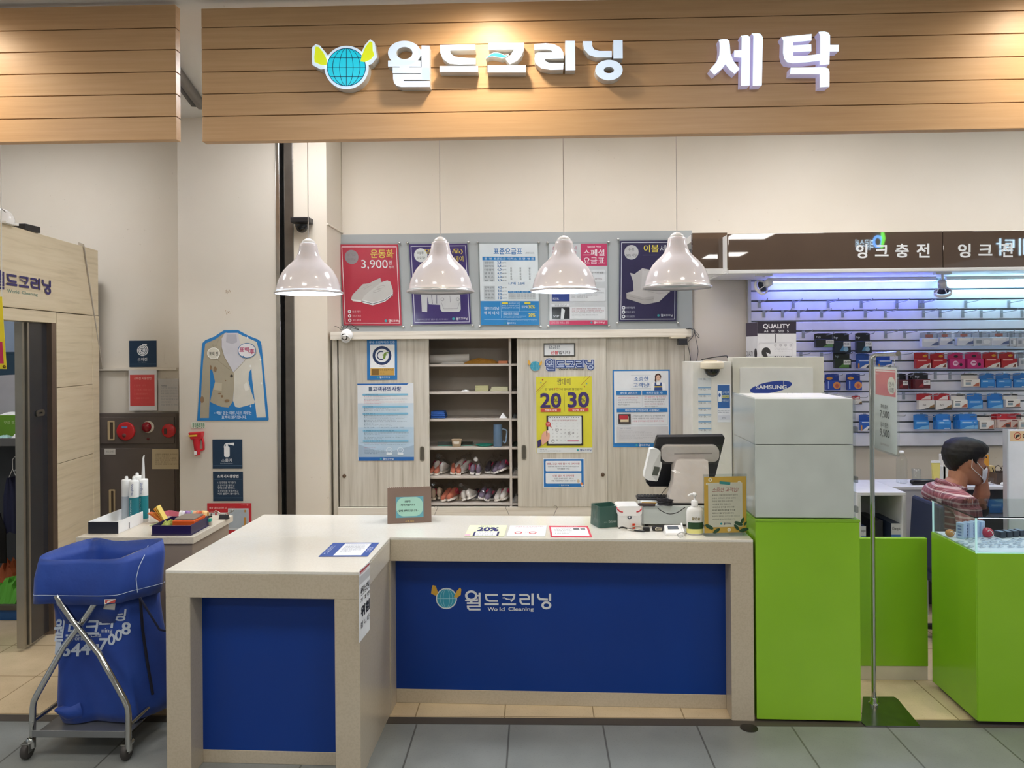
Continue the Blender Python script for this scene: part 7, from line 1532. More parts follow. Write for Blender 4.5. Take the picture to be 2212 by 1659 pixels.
pr.sheet(8, 0, 232, 900, '#dde0dc', .0015, 14); pr.rect(22, 26, 224, 306, '#dc6f74'); pr.rect(26, 34, 220, 48, '#f0dcd8'); pr.disc(185, 190, 40, 92, '#e6e0d0'); pr.text(26, 64, 60, 82, 'Event', '#f0dcd8'); 
for i, ch in enumerate('행사'): pr.text(158 if i == 0 else 186, 150, 184 if i == 0 else 212, 200, ch, '#4a4a40')
for i, ch in enumerate('상품'): pr.text(158 if i == 0 else 186, 212, 184 if i == 0 else 212, 262, ch, '#4a4a40')
pr.text(78, 400, 150, 450, '흑백 충전', '#3a3c3c'); pr.text(70, 468, 165, 555, '7,500', '#2a2c2e', .01); pr.text(76, 595, 150, 645, '칼라 충전', '#3a3c3c'); pr.text(70, 668, 165, 760, '9,500', '#2a2c2e', .01); pr.text(76, 822, 156, 845, '잉크카트리지', '#8a5c60')
pr.build('price_card', parent=t)
mb = MB(); mb.extrude([rrect(-4, -18, 244, 918, 16)], pr.fn, .003, .005, CLEAR); mb.extrude([rrect(-4, -18, 244, 918, 16)], pr.fn, -.006, -.004, CLEAR); mb.build('clear_pocket', t)
for u in (20, 215):
    a = pr.fn(u, -16, 0); MB().tube([a, a+Vector((0, 0, .03)), a+Vector((.004, 0, .038)), a+Vector((0, 0, .048))], .0018, CHROME, 6).build('hook', t)

# ------------------------------------------------------------------ brown sign band
YBD = 4.86
def brownmat():
    m, t2 = newmat('brown gloss sign sheet'); t2.l(t2.ramp(t2.noise(2, 3), [(.3, '#54453a'), (.7, '#5c4c3f')]), t2.b.inputs['Base Color']); t2.b.inputs['Roughness'].default_value = .02; t2.b.inputs['Specular IOR Level'].default_value = .8; return m
BRN = brownmat()
xb0, xb1, xb2 = P(1573, 540, YBD).x, P(2037, 540, YBD).x, 3.6
zb0 = P(1800, 581, YBD).z; zb1 = P(1800, 502.5, YBD).z
t = thing('sign_band', 'long glossy brown sign board with white ink refill lettering over the ink shop', 'sign board', ((xb0+xb2)/2, YBD, zb0))
for a, b in ((xb0, xb1-.002), (xb1+.002, xb2)): MB().box(a, b, YBD, YBD+.03, zb0, zb1, BRN).build('glossy_sheet', t, bevel=.002)
MB().box(xb0, xb2, YBD+.03, YB-.002, zb1-.02, zb1-.002, WHITE).build('top_board', t)
MB().box(xb0, xb2, YBD-.004, YBD+.05, zb0-.022, zb0, I('#dcdcd8', .4)).build('light_valance', t, bevel=.002)
MB().box(xb0, xb2, YBD+.051, YB-.03, zb0-.014, zb0-.002, WHITE).build('soffit_board', t)
MB().box(xb0, xb0+.015, YBD+.031, YB-.002, zb0, zb1-.021, WHITE).build('end_board', t)
pr = Print(lambda u, v, h: P(u, v, YBD)+Vector((0, -h, 0)), (1580, 480, 3.5)); LT = I('#e9ebea', .4)
for ch, x0, y0, x1, y1 in (('잉', 945, 168, 1025, 270), ('크', 1088, 175, 1185, 255), ('충', 1242, 165, 1338, 265), ('전', 1402, 163, 1496, 265), ('잉', 1716, 165, 1806, 265), ('크', 1870, 172, 1970, 250), ('전', 2040, 160, 2125, 262), ('문', 2230, 160, 2320, 262)):
    pr.text(x0, y0, x1, y1, ch, LT, .035, lay=1)
pr.mb.build('sign_lettering', t)
# short brown box between the poster board and the band
x0, x1 = P(1496, 540, 5.0).x, P(1571, 540, 5.0).x
t = thing('brown_cover', 'short brown box between the poster board and the long brown sign board', 'sign board', ((x0+x1)/2, 5.0, 2.2))
MB().box(x0, x1, 5.0, 5.04, P(1530, 580, 5.).z, P(1530, 503, 5.).z, BRN).build('glossy_sheet', t); MB().box(x0, x1, 4.99, 5.05, P(1530, 592, 5.).z, P(1530, 580.5, 5.).z, WHITE).build('light_valance', t)
MB().box(x0, x1, 5.04, YB-.002, P(1530, 520, 5.).z, P(1530, 505, 5.).z, WHITE).build('top_board', t)

# ------------------------------------------------------------------ slat wall
YS = 5.405; zs_ = lambda y: P(1900, y, YS).z
sl0 = P(1617, 800, YS).x; sl1 = 4.1
t = thing('slat_wall', 'white grooved display wall holding hooks and ink cartridge packs', 'slat wall', ((sl0+sl1)/2, YS, 1.6))
rows = [zs_(626)-i*(zs_(626)-zs_(934))/14 for i in range(-1, 15)]; rows = [zb1-.03]+rows[0:]+[zs_(965)]
rows = sorted(rows, reverse=True); SLW = I('#e6e6ec', .4)
mb = MB(); mb2 = MB()
for a, b in zip(rows, rows[1:]):
    mb.box(sl0+.02, sl1, YS, YS+.018, b+.0055, a-.0055, SLW)
mb.build('slat_boards', t, bevel=.002, seg=1)
mb2.box(sl0+.02, sl1, YS+.019, YS+.03, rows[-1], rows[0], I('#7e8286', .45, .3)); mb2.build('groove_backing', t)
MB().box(sl0, sl0+.02, YS-.006, YS+.03, rows[-1], rows[0], I('#c4c4c4', .35, .4)).build('edge_trim', t)
# led strips under the brown band
for nm, xa, xb, cc, st in (('violet blue', 1664, 2022, '#7080ff', 45.), ('cyan white', 2044, 2500, '#a4e0ff', 42.)):
    a = P(xa, 612, 5.33).x; b = P(xb, 600, 5.33).x
    o = thing('led_strip_light', nm+' led strip light under the brown sign board', 'led strip', ((a+b)/2, 5.33, 2.1)); z = P(1850, 609, 5.33).z
    MB().box(a, b, 5.325, 5.345, z+.006, max(zb0-.0145, z+.02), WHITE).build('strip_housing', o)
    MB().box(a+.005, b-.005, 5.327, 5.343, z, z+.006, emit(nm+' led', cc, st)).build('led_tube', o)
# track spotlights
def spot(x, y, rx, ry, lab):
    p = P(x, y, 5.0); o = thing('track_spotlight', lab, 'spotlight', tuple(p), 0, 'track spotlights under the brown band')
    ztop = zb0-.022
    ztop = zb0-.0145; MB().box(p.x-.05, p.x+.05, 4.98, 5.02, ztop-.014, ztop, WHITE).build('mount', o, bevel=.002)
    MB().tube([(p.x, 5, ztop-.01), (p.x, 5, p.z+.055)], .008, WHITE, 8).build('stem', o)
    T = Matrix.Translation(p) @ Matrix.Rotation(ry, 4, 'Y') @ Matrix.Rotation(rx, 4, 'X')
    MB().lathe([(.0001, .06), (.022, .06), (.026, .055), (.026, .02), (.018, .015)], I('#cfd0d4', .3, .3), 20, T).build('lamp_can', o)
    MB().lathe([(.048, -.036), (.052, -.034), (.052, -.016), (.048, -.014), (.048, -.036)], WHITE, 26, T).build('ring', o)
    mb = MB()
    for a in range(4): mb.tube([T @ Vector((.02*math.cos(a*PI/2), .02*math.sin(a*PI/2), .02)), T @ Vector((.049*math.cos(a*PI/2), .049*math.sin(a*PI/2), -.02))], .003, WHITE, 5)
    mb.build('ring_arms', o); MB().lathe([(.0001, -.004), (.030, -.010), (.038, -.014)], I('#3a3e4a', .2), 20, T).build('lamp_face', o)
spot(1650, 617, .9, .9, 'white track spotlight at the left end of the violet lit shelf top')
spot(2036, 625, .5, -.35, 'white track spotlight aimed down between the two led strips')

# ------------------------------------------------------------------ hooks and packs
HK = I('#b9bcc2', .3, .8)
def hook():
    o = thing('display_hook', 'empty chrome display hook on the white slat wall', 'hook', (0, 0, 0), 0, 'display hooks on the slat wall')
    MB().box(-.010, .010, -.004, 0, -.045, .006, I('#9fa5a8', .3, .5)).build('hook_plate', o, bevel=.001, seg=1)
    MB().tube([(0, -.004, -.012), (0, -.14, -.004), (0, -.175, .0), (0, -.185, .010)], .0025, HK, 6).build('prong', o)
    return o
hk = hook(); first = True
Zh = (1580, 480, 3.5)
def hooks(y, xs, oy=0):
    global first
    for x in xs:
        p = P(Zh[0]+x/Zh[2], Zh[1]+y/Zh[2], YS)
        if first: hk.location = (p.x, YS-.001, p.z); first = False
        else: copy_tree(hk, (p.x, YS-.001, p.z))
hooks(598, (212, 466, 730, 980, 1250, 1420, 1446, 1770, 2096)); hooks(672, (245, 386, 505, 680, 840, 1010, 1162, 1450, 1576, 1748, 1886, 2040, 2195))
hooks(828, (542, 1165, 1308)); hooks(990, (525, 680, 1270, 2180)); hooks(1140, (1540, 1650)); hooks(1290, (1210, 1300, 720)); hooks(1448, (1220,))
Zk = (1740, 680, 4.686)
def pack(body, tab, marks, w_, h_, d_, name='cartridge_pack'):
    """hang-sell carton: box low, flat tab above; w,h,d in metres, origin at the hole"""
    o = thing(name, 'x', 'cartridge pack', (0, 0, 0), 0)
    th = h_*.34
    MB().box(-w_/2, w_/2, -d_, 0, -h_, -th, I(body, .35)).build('carton', o, bevel=.0015, seg=1)
    if tab == 'clear': mtab = glassy('blister plastic', '#eef0f4', .12, .08, .85)
    else: mtab = I(tab, .35)
    mb = MB(); mb.extrude([[(-w_/2, -th), (w_/2, -th), (w_/2, .008), (w_*.3, .012), (-w_*.3, .012), (-w_/2, .008)]], lambda u, v, q: Vector((u, q, v)), -.001, -.003 if tab != 'clear' else -.02, mtab); mb.build('hang_tab', o)
    mb = MB()
    for k, (u0, v0, u1, v1, c, kind) in enumerate(marks):
        f = lambda u, v, q: Vector((-w_/2+u*w_, (-d_ if v > .34 else -.003)-.0004*(k+1)-q, -v*h_))
        if kind == 'r': mb.extrude([[(u0, v0), (u1, v0), (u1, v1), (u0, v1)]], f, 0, 0, I(c, .4), back=False)
        elif kind == 'd': mb.extrude([ell((u0+u1)/2, (v0+v1)/2, (u1-u0)/2, (v1-v0)/2, 16)], f, 0, 0, I(c, .4), back=False)
        elif kind == 'p': mb.extrude([[(u0, v1), (u1, v1), (u1, v0), ((u0+u1)/2, (v0*.7+v1*.3))]], f, 0, 0, I(c, .4), back=False)
        else:
            V, Fc, bb = glyphs(kind, .02); mb.add([f(u0+(a-bb[0])/(bb[2]-bb[0])*(u1-u0), v1-(b-bb[1])/(bb[3]-bb[1])*(v1-v0), 0) for a, b in V], Fc, I(c, .4))
    if marks: mb.build('carton_print', o)
    return o
STY = {
 'bg': ('#23282c', '#1b1d20', [(.0, .34, 1, .5, '#17191c', 'r'), (.35, .6, .95, .98, '#5f8a5a', 'p'), (.55, .42, .98, .72, '#dcdcda', 'r'), (.6, .5, .9, .62, '#333333', '933'), (.1, .08, .35, .28, '#d8e0e8', 'hp')]),
 'bb': ('#182636', '#15191f', [(.3, .42, .8, .9, '#4f86a8', 'p'), (.55, .68, .85, .92, '#8fb8d0', 'd'), (.55, .36, .98, .64, '#dfe2e4', 'r'), (.6, .44, .9, .54, '#333333', '942'), (.08, .06, .32, .22, '#d8e0e8', 'hp')]),
 'gr': ('#1d2a1e', '#1c2420', [(.2, .5, .85, .95, '#4f7f3c', 'p'), (.52, .42, .95, .75, '#dddfd8', 'r'), (.58, .5, .88, .64, '#2a2a2a', '60'), (.1, .08, .35, .28, '#9fb0b8', 'hp')]),
 'bw': ('#2a5fb4', '#234f9e', [(.12, .62, 1, 1, '#e6e6e4', 'p'), (.6, .72, .9, .98, '#3a4048', 'p'), (.1, .38, .9, .46, '#c9d8ee', 'r'), (0, .62, .12, 1, '#d08a30', 'r')]),
 'rd': ('#b3242c', '#a81f28', [(.1, .62, 1, 1, '#e4dfda', 'p'), (.7, .7, .92, .95, '#7a4030', 'p'), (.6, .04, .9, .22, '#d8a030', 'd'), (.08, .4, .7, .48, '#e8b0a8', 'r')]),
 'pk': ('#c42c74', '#b81f62', [(.18, .45, .55, .8, '#efc6da', 'd'), (.62, .6, .82, .82, '#2a1a28', 'd'), (.4, .06, .7, .24, '#2c1a2a', 'd'), (.25, .58, .5, .64, '#b03070', 'r')]),
 'bo': ('#2248a4', '#1e3f94', [(.45, .42, 1, .92, '#d89050', 'd'), (.1, .08, .55, .30, '#e0a048', 'd'), (.6, .55, .85, .85, '#c05a4a', 'd'), (.08, .38, .16, .9, '#9fb4e0', 'r')]),
 'dr': ('#5a1a20', '#1c181c', [(.55, .4, .98, .72, '#e0dedc', 'r'), (.6, .47, .92, .6, '#2a2a2a', '680'), (.2, .6, .55, .9, '#8c2a30', 'p'), (.15, .08, .42, .28, '#d8e0e8', 'hp')]),
 'wh': ('#e6e2da', '#dcd9d2', [(.0, -.05, 1, .04, '#1e1e20', 'r'), (0, .95, 1, 1, '#1c1a1c', 'r'), (.12, .45, .5, .53, '#2a2a2c', 'r'), (.55, .62, .95, .92, '#b0644c', 'p'), (.12, .6, .45, .8, '#8fa0a8', 'r')]),
 'bl': ('#2f7fc8', '#2a74bd', [(.08, .42, .92, .6, '#4f97d8', 'r'), (.15, .46, .8, .54, '#b9d8f0', 'r'), (.1, .7, .95, .98, '#7fb8e0', 'p')]),
 'bp': ('#2f7fc8', '#2a74bd', [(.08, .42, .92, .6, '#4f97d8', 'r'), (.15, .46, .5, .54, '#b9d8f0', 'r'), (.5, .3, .9, .95, '#dde3e8', 'r')]),
 'rw': ('#dcd8d2', '#b02028', [(.3, .0, .9, .3, '#e8dcd8', 'p'), (.25, .58, .45, .72, '#4a4a4c', '60'), (.5, .62, .98, 1, '#8c6a40', 'p'), (.05, .82, 1, 1, '#3a3c3c', 'p')]),
 'rc': ('#cdb8ac', '#b42a34', [(.2, .5, .9, .95, '#a0503c', 'p'), (.1, .38, .6, .46, '#7a3030', 'r'), (.5, .7, .85, .96, '#4a3a38', 'd')]),
 'cl': ('#d3d8e2', 'clear', [(.35, .05, .8, .28, '#cc5a3c', 'r'), (.1, .4, .8, .6, '#e8eaee', 'r'), (.5, .6, .98, .9, '#5a6a94', 'p')]),
 'cg': ('#c6ccd4', 'clear', [(.55, .5, .95, .85, '#e2e6ea', 'd'), (.15, .55, .45, .8, '#8f98a4', 'r')]),
}
PK = {}
# style, x0, y0, x1, y1 in zoom pixels, label
LIST = [('bg', 93, 188, 275, 330, 'black and green cartridge pack, leftmost of the dark packs in the top row'), ('bb', 277, 186, 445, 386, 'dark blue cartridge pack, left of two alike in the top row'), ('bb', 507, 183, 657, 386, 'dark blue cartridge pack, right of two alike in the top row'),
 ('cl', 1160, 178, 1330, 325, 'white blister pack with an orange patch, first of the light packs in the top row'), ('cl', 1337, 178, 1470, 308, 'small blister pack with an orange patch, second of the light packs in the top row'), ('cl', 1515, 172, 1680, 312, 'white blister pack with a patch, third of the light packs in the top row'), ('cg', 1682, 172, 1858, 314, 'grey blister pack with a round disc in the top row'), ('cl', 1860, 168, 2040, 312, 'blister pack with a red patch near the right end of the top row'), ('cg', 2046, 168, 2108, 320, 'narrow grey blister pack near the right end of the top row'), ('cg', 2112, 168, 2230, 322, 'clear blister pack at the right end of the top row'),
 ('gr', 285, 380, 450, 540, 'black and green cartridge pack below the two dark blue packs'), ('bw', 515, 393, 645, 540, 'blue and white pack in the second row, left of two alike'), ('bw', 718, 398, 860, 544, 'blue and white pack in the second row behind the price sign pole'),
 ('rd', 1103, 382, 1250, 542, 'red pack at the left end of the right group in the second row'), ('rd', 1266, 386, 1412, 537, 'red pack with a small orange badge, second in the right group of the second row'), ('pk', 1443, 382, 1596, 545, 'magenta pack, left of two alike in the second row'), ('pk', 1620, 378, 1784, 543, 'magenta pack, right of two alike in the second row'), ('rd', 1798, 378, 1950, 533, 'red and white pack right of the magenta packs'), ('rd', 1963, 378, 2120, 533, 'red and white pack, rightmost red one in the second row'), ('cg', 2140, 378, 2240, 522, 'grey blister pack at the right end of the second row'),
 ('bo', 200, 600, 342, 760, 'blue pack with orange flowers, left of two in the third row'), ('bo', 414, 598, 557, 760, 'blue pack with orange flowers, right of two in the third row'), ('dr', 900, 597, 1022, 748, 'dark red pack half hidden by the price sign'), ('dr', 1046, 590, 1180, 748, 'dark red pack behind its twin in the third row'), ('dr', 1090, 588, 1246, 745, 'dark red pack in front of its twin in the third row'),
 ('wh', 1578, 593, 1745, 730, 'white pack with black edges in the third row'), ('bp', 1766, 593, 1912, 737, 'blue pack with a white sticker, first of three in the third row'), ('bp', 1932, 593, 2080, 737, 'blue pack with a white sticker, second of three in the third row'), ('bp', 2106, 590, 2260, 735, 'blue pack with a white sticker at the right end of the third row'),
 ('rw', 1128, 798, 1288, 958, 'red and white pack, left of two in the fourth row'), ('rw', 1303, 798, 1462, 960, 'red and white pack, right of two in the fourth row'), ('wh', 1478, 800, 1622, 942, 'white pack right of the two red and white packs in the fourth row'), ('bl', 1638, 798, 1790, 948, 'light blue pack, left of two in the fourth row'), ('bl', 1843, 798, 1996, 945, 'light blue pack, right of two in the fourth row'), ('wh', 2008, 798, 2154, 936, 'white pack at the right end of the fourth row'),
 ('bw', 545, 1010, 650, 1168, 'blue and white pack in the bottom row left of the price sign pole'), ('bl', 1097, 1008, 1247, 1157, 'single light blue pack at the left of the bottom row')]
for i in range(3): LIST.append(('bp', 1296+i*16, 1010-i*2, 1440+i*14, 1158, 'light blue pack in the stack of three on the bottom row hook'))
for i in range(4): LIST.append(('bl', 1498+i*20, 1006, 1650+i*18, 1155, 'light blue pack in the stack of four on the bottom row hook'))
LIST.append(('bl', 1590, 1004, 1742, 1156, 'light blue pack overlapping the stack of four in the bottom row'))
LIST.append(('wh', 1740, 1012, 1888, 1158, 'white pack right of the blue stacks in the bottom row'))
for i in range(3): LIST.append(('rc', 1885+i*28, 1004, 2035+i*26, 1142, 'red and tan pack in the stack of three on the bottom row hook'))
LIST += [('rc', 2062, 1002, 2190, 1140, 'red and tan pack right of the stack of three'), ('wh', 2140, 1010, 2290, 1158, 'white pack at the right end of the bottom row'), ('rw', 470, 820, 556, 905, 'red edged pack behind the right end of the white boxes')]
for n_, (st, x0, y0, x1, y1, lab) in enumerate(LIST):
    st_i = sum(1 for q in LIST[:n_] if q[0] == st); dup_lab = [q for q in LIST if q[5] == lab]; j = sum(1 for q in LIST[:n_] if q[5] == lab)
    Yk = YS-.06-(.05*(len(dup_lab)-1-j) if False else .022*j) - (.055 if 'front of its twin' in lab or 'overlapping' in lab else 0)
    a = P(Zk[0]+x0/Zk[2], Zk[1]+y0/Zk[2], Yk); b = P(Zk[0]+x1/Zk[2], Zk[1]+y1/Zk[2], Yk)
    if st not in PK:
        PK[st] = (pack(*STY[st][:2], STY[st][2], .1, .1, .018 if len(dup_lab) > 1 or st in ('bl', 'bp') else .035), False)
    src, u_ = PK[st]
    # carton faces are 10 cm prototypes scaled to each pack's own size
    sc_ = ((b.x-a.x)/.1, 1, (a.z-b.z)/.112); loc = ((a.x+b.x)/2, Yk+.01, a.z-.012*sc_[2])
    o = src if not u_ else copy_tree(src)
    o.location = loc; o.scale = sc_; o['label'] = lab; o['group'] = 'hanging packs on the slat wall' if len(dup_lab) == 1 else ('stack of %s' % lab.split(' in the ')[0])+'s on one hook'
    PK[st] = (src, True)
    if j == 0 and n_ < 60:
        hp = P(Zk[0]+(x0+x1)/2/Zk[2], Zk[1]+(y0-4)/Zk[2], YS); copy_tree(hk, (hp.x, YS-.001, a.z-.004), label='chrome display hook holding a pack on the slat wall', group='hooks carrying packs')

# ------------------------------------------------------------------ cartons behind the counter end
YK = 4.62
def carton(name, label, cat, x0, x1, ytop, z0, Y, dp, mat, side=None):
    a = P(x0, ytop, Y); b = P(x1, ytop, Y); o = thing(name, label, cat, ((a.x+b.x)/2, Y+dp/2, z0))
    MB().box(a.x, b.x, Y, Y+dp, z0, a.z, mat).build('carton_body', o, bevel=.003); return o, a, b
t, a, b = carton('storage_locker', 'tall narrow white cabinet with taped papers behind the register', 'cabinet', 1495, 1580, 782, 0, YK, .3, I('#dcdad2', .4))
Zt = (1480, 760, 8.29)
def wp(px0, py0, px1, py1, Y, z): return wallprint(px0, py0, px1, py1, Y, z)
pr = wp(1507, 818, 1536, 942, YK-.0015, Zt); pr.sheet(228, 470, 466, 1505, '#d9dcdc', .0006)
for i in range(9):
    y = 480+i*122; 
    if i: pr.rect(232, y+30, 462, y+52, '#7fa6c8')
    pr.text(238, y-5+ (62 if i else 0), 300, y+20+(62 if i else 0), '이불', '#6c7074', lay=30); pr.text(330, y-8+(62 if i else 0), 370, y+24+(62 if i else 0), 'D.', '#5c6064', lay=30); pr.text(400, y+(62 if i else 0), 456, y+18+(62 if i else 0), '세탁', '#6c7074', lay=30)
paper(pr, 'list_sheet', 'long paper list with blue lines taped on the tall white cabinet')
pr = wp(1549, 831, 1577, 912, YK-.0015, Zt); pr.sheet(575, 578, 810, 1262, '#dfe3ea', .0006); pr.rect(582, 596, 800, 1010, '#2f62a4'); pr.rect(590, 700, 650, 895, '#e6ecf2', 6); pr.disc(617, 775, 20, 36, '#2a5a9c'); pr.text(665, 710, 790, 750, '고객만족', '#cfe0f0', .02); pr.rect(662, 778, 790, 830, '#c9c884'); pr.text(668, 788, 784, 822, '무료배송', '#4a5a3c', .02); pr.text(665, 850, 775, 900, '안내드립니다', '#d8e4ee', .01)
pr.lines(588, 1045, 795, 32, [('해당제품은 반납 불가', 1), ('세탁물은 확인 바랍니다', .98)], '#5a6480', .55); pr.rect(585, 1138, 800, 1215, '#cfd3de'); pr.text(655, 1165, 715, 1200, '문의', '#6a7488'); paper(pr, 'printed_notice', 'blue card with a white phone picture on the tall white cabinet')
p = P(1533, 800, YK); t = thing('dome_camera', 'cream dome camera with a dark dome on the tall white cabinet', 'security camera', tuple(p))
T = Matrix.Translation((p.x, YK-.062, P(1533, 796, YK).z)); MB().lathe([(.0001, .044), (.058, .044), (.068, .036), (.068, .006), (.060, 0), (.0001, 0)], I('#ddd2ba', .4), 30, T).build('housing', t, bevel=.002)
MB().ball((0, 0, 0), (.046, .046, .048), I('#1a1e20', .08), 24, T, 8, -1, 0).build('dome', t)
MB().box(p.x-.04, p.x+.04, YK-.02, YK-.0005, P(1533, 796, YK).z+.005, P(1533, 796, YK).z+.05, I('#ddd2ba', .4)).build('wall_bracket', t)
cable('cable', 'short black cable on top of the cream dome camera', [P(1515, 777, 4.56), P(1535, 773, 4.56), P(1555, 770, 4.57), P(1570, 769, 4.6), P(1571, 773, 4.6)], .003)
# long beige cardboard tubes beside the cabinet
x = P(1487, 900, 4.95).x
MB().box(x-.008, x+.006, 4.93, 4.99, .0, P(1487, 815, 4.93).z, I('#b89468', .7)).build('cardboard_sheet', loc=(x, 4.95, .9), bevel=.002, label='narrow folded brown cardboard standing against the cabinet side', cat='cardboard')
t, a, b = carton('display_stand', 'wide cream display stand with a blue oval electronics logo', 'display stand', 1582.5, 1780, 772, 0, YK+.02, .12, I('#d3d1c4', .45))
Ys = YK+.02; Za = (1560, 740, 5.183)
pr = Print(lambda u, v, h: P(u, v, Ys-.006)+Vector((0, -h, 0)), Za)
mb = MB(); mb.extrude([rrect(200, 280, 1018, 1400, 14)], lambda u, v, h: P(Za[0]+u/Za[2], Za[1]+v/Za[2], Ys-.006)+Vector((0, -h, 0)), -.006, 0, I('#dcdcd6', .35)); mb.build('raised_panel', t, bevel=.002)
SB = '#233f94'; ca, sa = math.cos(-.17), math.sin(-.17); el = [(547+238*math.cos(q)*ca-62*math.sin(q)*sa, 500+238*math.cos(q)*sa+62*math.sin(q)*ca) for q in [2*PI*i/48 for i in range(48)]]
pr.poly(el, SB); pr.text(378, 478, 720, 520, 'SAMSUNG', '#e6e8ea', .035); pr.line([(686, 425), (688, 560)], 4, '#dcdcd6')
pr.text(690, 566, 900, 620, '삼성전자', '#26336a', .035, lay=2); pr.ring(430, 640, 70, 48, 14, SB); pr.build('logo_print', parent=t)
zk = P(1680, 772, Ys).z
# paper carton with QUALITY print standing on top
Zk2 = (1580, 480, 3.5); Yq = Ys+.14
a = P(1636, 696, Yq); b = P(1720, 694, Yq); q0 = P(1611, 700, Yq+.22); t = thing('paper_carton', 'white and black copy paper carton reading QUALITY behind the cream display stand', 'carton', ((a.x+b.x)/2, Yq+.1, zk-.2))
zq0 = zk-.25
bl_ = Vector((q0.x, Yq+.22, 0)); br_ = Vector((b.x-.02, Yq+.22, 0)); z_t = a.z
pb_ = [Vector((a.x, Yq, zq0)), Vector((b.x, Yq, zq0)), Vector((b.x-.03, Yq+.22, zq0)), Vector((q0.x, Yq+.22, zq0))]
MB().hexa(pb_, [v+Vector((0, 0, z_t-zq0)) for v in pb_], I('#d9d8da', .4)).build('carton_body', t, bevel=.002)
pr = Print(lambda u, v, h: P(u, v, Yq)+Vector((0, -h, 0)), Zk2); pr.rect(197, 752, 490, 842, '#2c2434'); pr.text(240, 770, 440, 808, 'QUALITY', '#dfdde0', .035); pr.text(246, 815, 432, 833, 'A4 | 80 | 500 | 5', '#c8c6cc', .03); pr.rect(330, 846, 336, 912, '#4a444c')
pr.frame(205, 910, 466, 1100, 3, '#c3c1c6', 12); pr.disc(262, 984, 34, 38, '#2b2a2c'); pr.poly([(262, 984), (300, 1000), (280, 1030)], '#d9d8da'); [pr.ring(x, 930, 9, 9, 3, '#8a888e') for x in (332, 371, 409, 447)]; pr.lines(325, 950, 455, 12, [('Multipurpose copy paper', .8), ('for high speed printing', 1), ('and copying machines', .9)], '#a09ea6', .4); pr.text(320, 1012, 452, 1050, 'QUALITY', '#333038', .035); pr.build('front_print', parent=t)
u2 = (Vector((a.x, Yq, 0))-Vector((q0.x, Yq+.22, 0))); LL = u2.length
c00 = Vector((q0.x, Yq+.22, z_t)); c10 = Vector((a.x, Yq, z_t)); c01 = Vector((q0.x, Yq+.22, z_t-.27)); pr = quadprint(c00, c10, c01, box=(0, 0, 100, 300)); pr.rect(0, 0, 100, 95, '#3a3042'); pr.text(4, 200, 62, 240, 'QUALITY', '#4a484c', .02); pr.disc(84, 215, 12, 36, '#3a383c'); pr.build('side_print', parent=t)
MB().box(a.x-.05, b.x+.05, Yq-.01, Yq+.26, 0, zq0-.001, I('#cfcdc6', .5)).build('storage_shelf', loc=((a.x+b.x)/2, Yq, 0), label='plain pale cupboard carrying the QUALITY paper carton', cat='cupboard')
# ================================================================== behind the glass counter: desk, person, odds and ends
Zr = (1840, 900, 4.879)
def RP(u, v, Y): return P(Zr[0]+u/Zr[2], Zr[1]+v/Zr[2], Y)
zd = .79; Yd0 = 4.74
def rb(name, label, cat, x0, x1, y0, y1, z0, z1, mat, bevel=.002, **k): return MB().box(x0, x1, y0, y1, z0, z1, mat).build(name, loc=((x0+x1)/2, (y0+y1)/2, z0), bevel=bevel, label=label, cat=cat, **k)
xa, xb_, xe = RP(60, 900, 4.55).x, RP(572, 900, 4.55).x, RP(1645, 900, 4.7).x
t = thing('white_cabinet', 'low open white cabinet holding toner boxes behind the green partition', 'cabinet', ((xa+xb_)/2, 4.7, 0)); CW = I('#dadadc', .45); y0, y1 = 4.55, 4.98
for nm, a in (('top_board', (xa, xb_, y0, y1, zd-.018, zd)), ('side_panel', (xb_-.02, xb_, y0, y1, 0, zd-.0185)), ('side_panel', (xa, xa+.02, y0, y1, 0, zd-.0185)), ('shelf', (xa+.02, xb_-.0205, y0+.01, y1, .44, .456)), ('back_panel', (xa+.02, xb_-.0205, y1-.01, y1, 0.01, zd-.019))): MB().box(*a, CW).build(nm, t, bevel=.001, seg=1)
zsf = .457
def toner(x0, x1, z1, y_, c1, txt, lab):
    t = thing('toner_box', lab, 'box', ((x0+x1)/2, y_, zsf)); MB().box(x0, x1, y_, y_+.28, zsf, z1, I(c1, .4)).build('carton_body', t, bevel=.001)
    f = lambda u, v, h: Vector((x0+(x1-x0)*u, y_-.0008-h, z1-(z1-zsf)*v)); pr = Print(f); pr.rect(0, 0, 1, .45, '#d9dbe0'); pr.text(.08, .14, .9, .30, txt, '#23283c', .02); pr.rect(0, .45, 1, 1, '#4a78c4'); pr.text(.3, .7, .6, .82, 'toner', '#2a4a8c'); pr.build('front_print', parent=t)
a = RP(415, 1125, 4.58); b = RP(538, 1290, 4.58); toner(a.x, b.x, a.z, 4.58, '#2c3650', 'Champion', 'blue and white toner box at the right of the open white cabinet')
a = RP(30, 1155, 4.58); b = RP(150, 1290, 4.58); toner(max(a.x, xa+.025), b.x, a.z, 4.58, '#3a4a7c', 'Champion', 'blue and white toner box at the left of the open white cabinet')
a = RP(222, 1060, 4.66); b = RP(330, 1280, 4.66); rb('toner_box', 'dark toner box with an orange corner in the middle of the open white cabinet', 'box', a.x, b.x, 4.66, 4.9, zsf+.0, a.z-.02, I('#3b3a40', .4))
t = thing('desk', 'long white desk along the wall behind the seated person', 'desk', (3, 4.9, 0))
MB().box(xb_+.001, xe+.6, Yd0, 5.0, zd-.02, zd, CW).build('desk_top', t, bevel=.002); MB().box(xb_+.001, RP(800, 900, 4.76).x, Yd0+.02, Yd0+.04, 0, zd-.021, CW).build('modesty_panel', t); MB().box(xb_+.02, xe+.6, 4.97, 4.99, 0, zd-.021, I('#3c3c40', .5)).build('rear_panel', t)
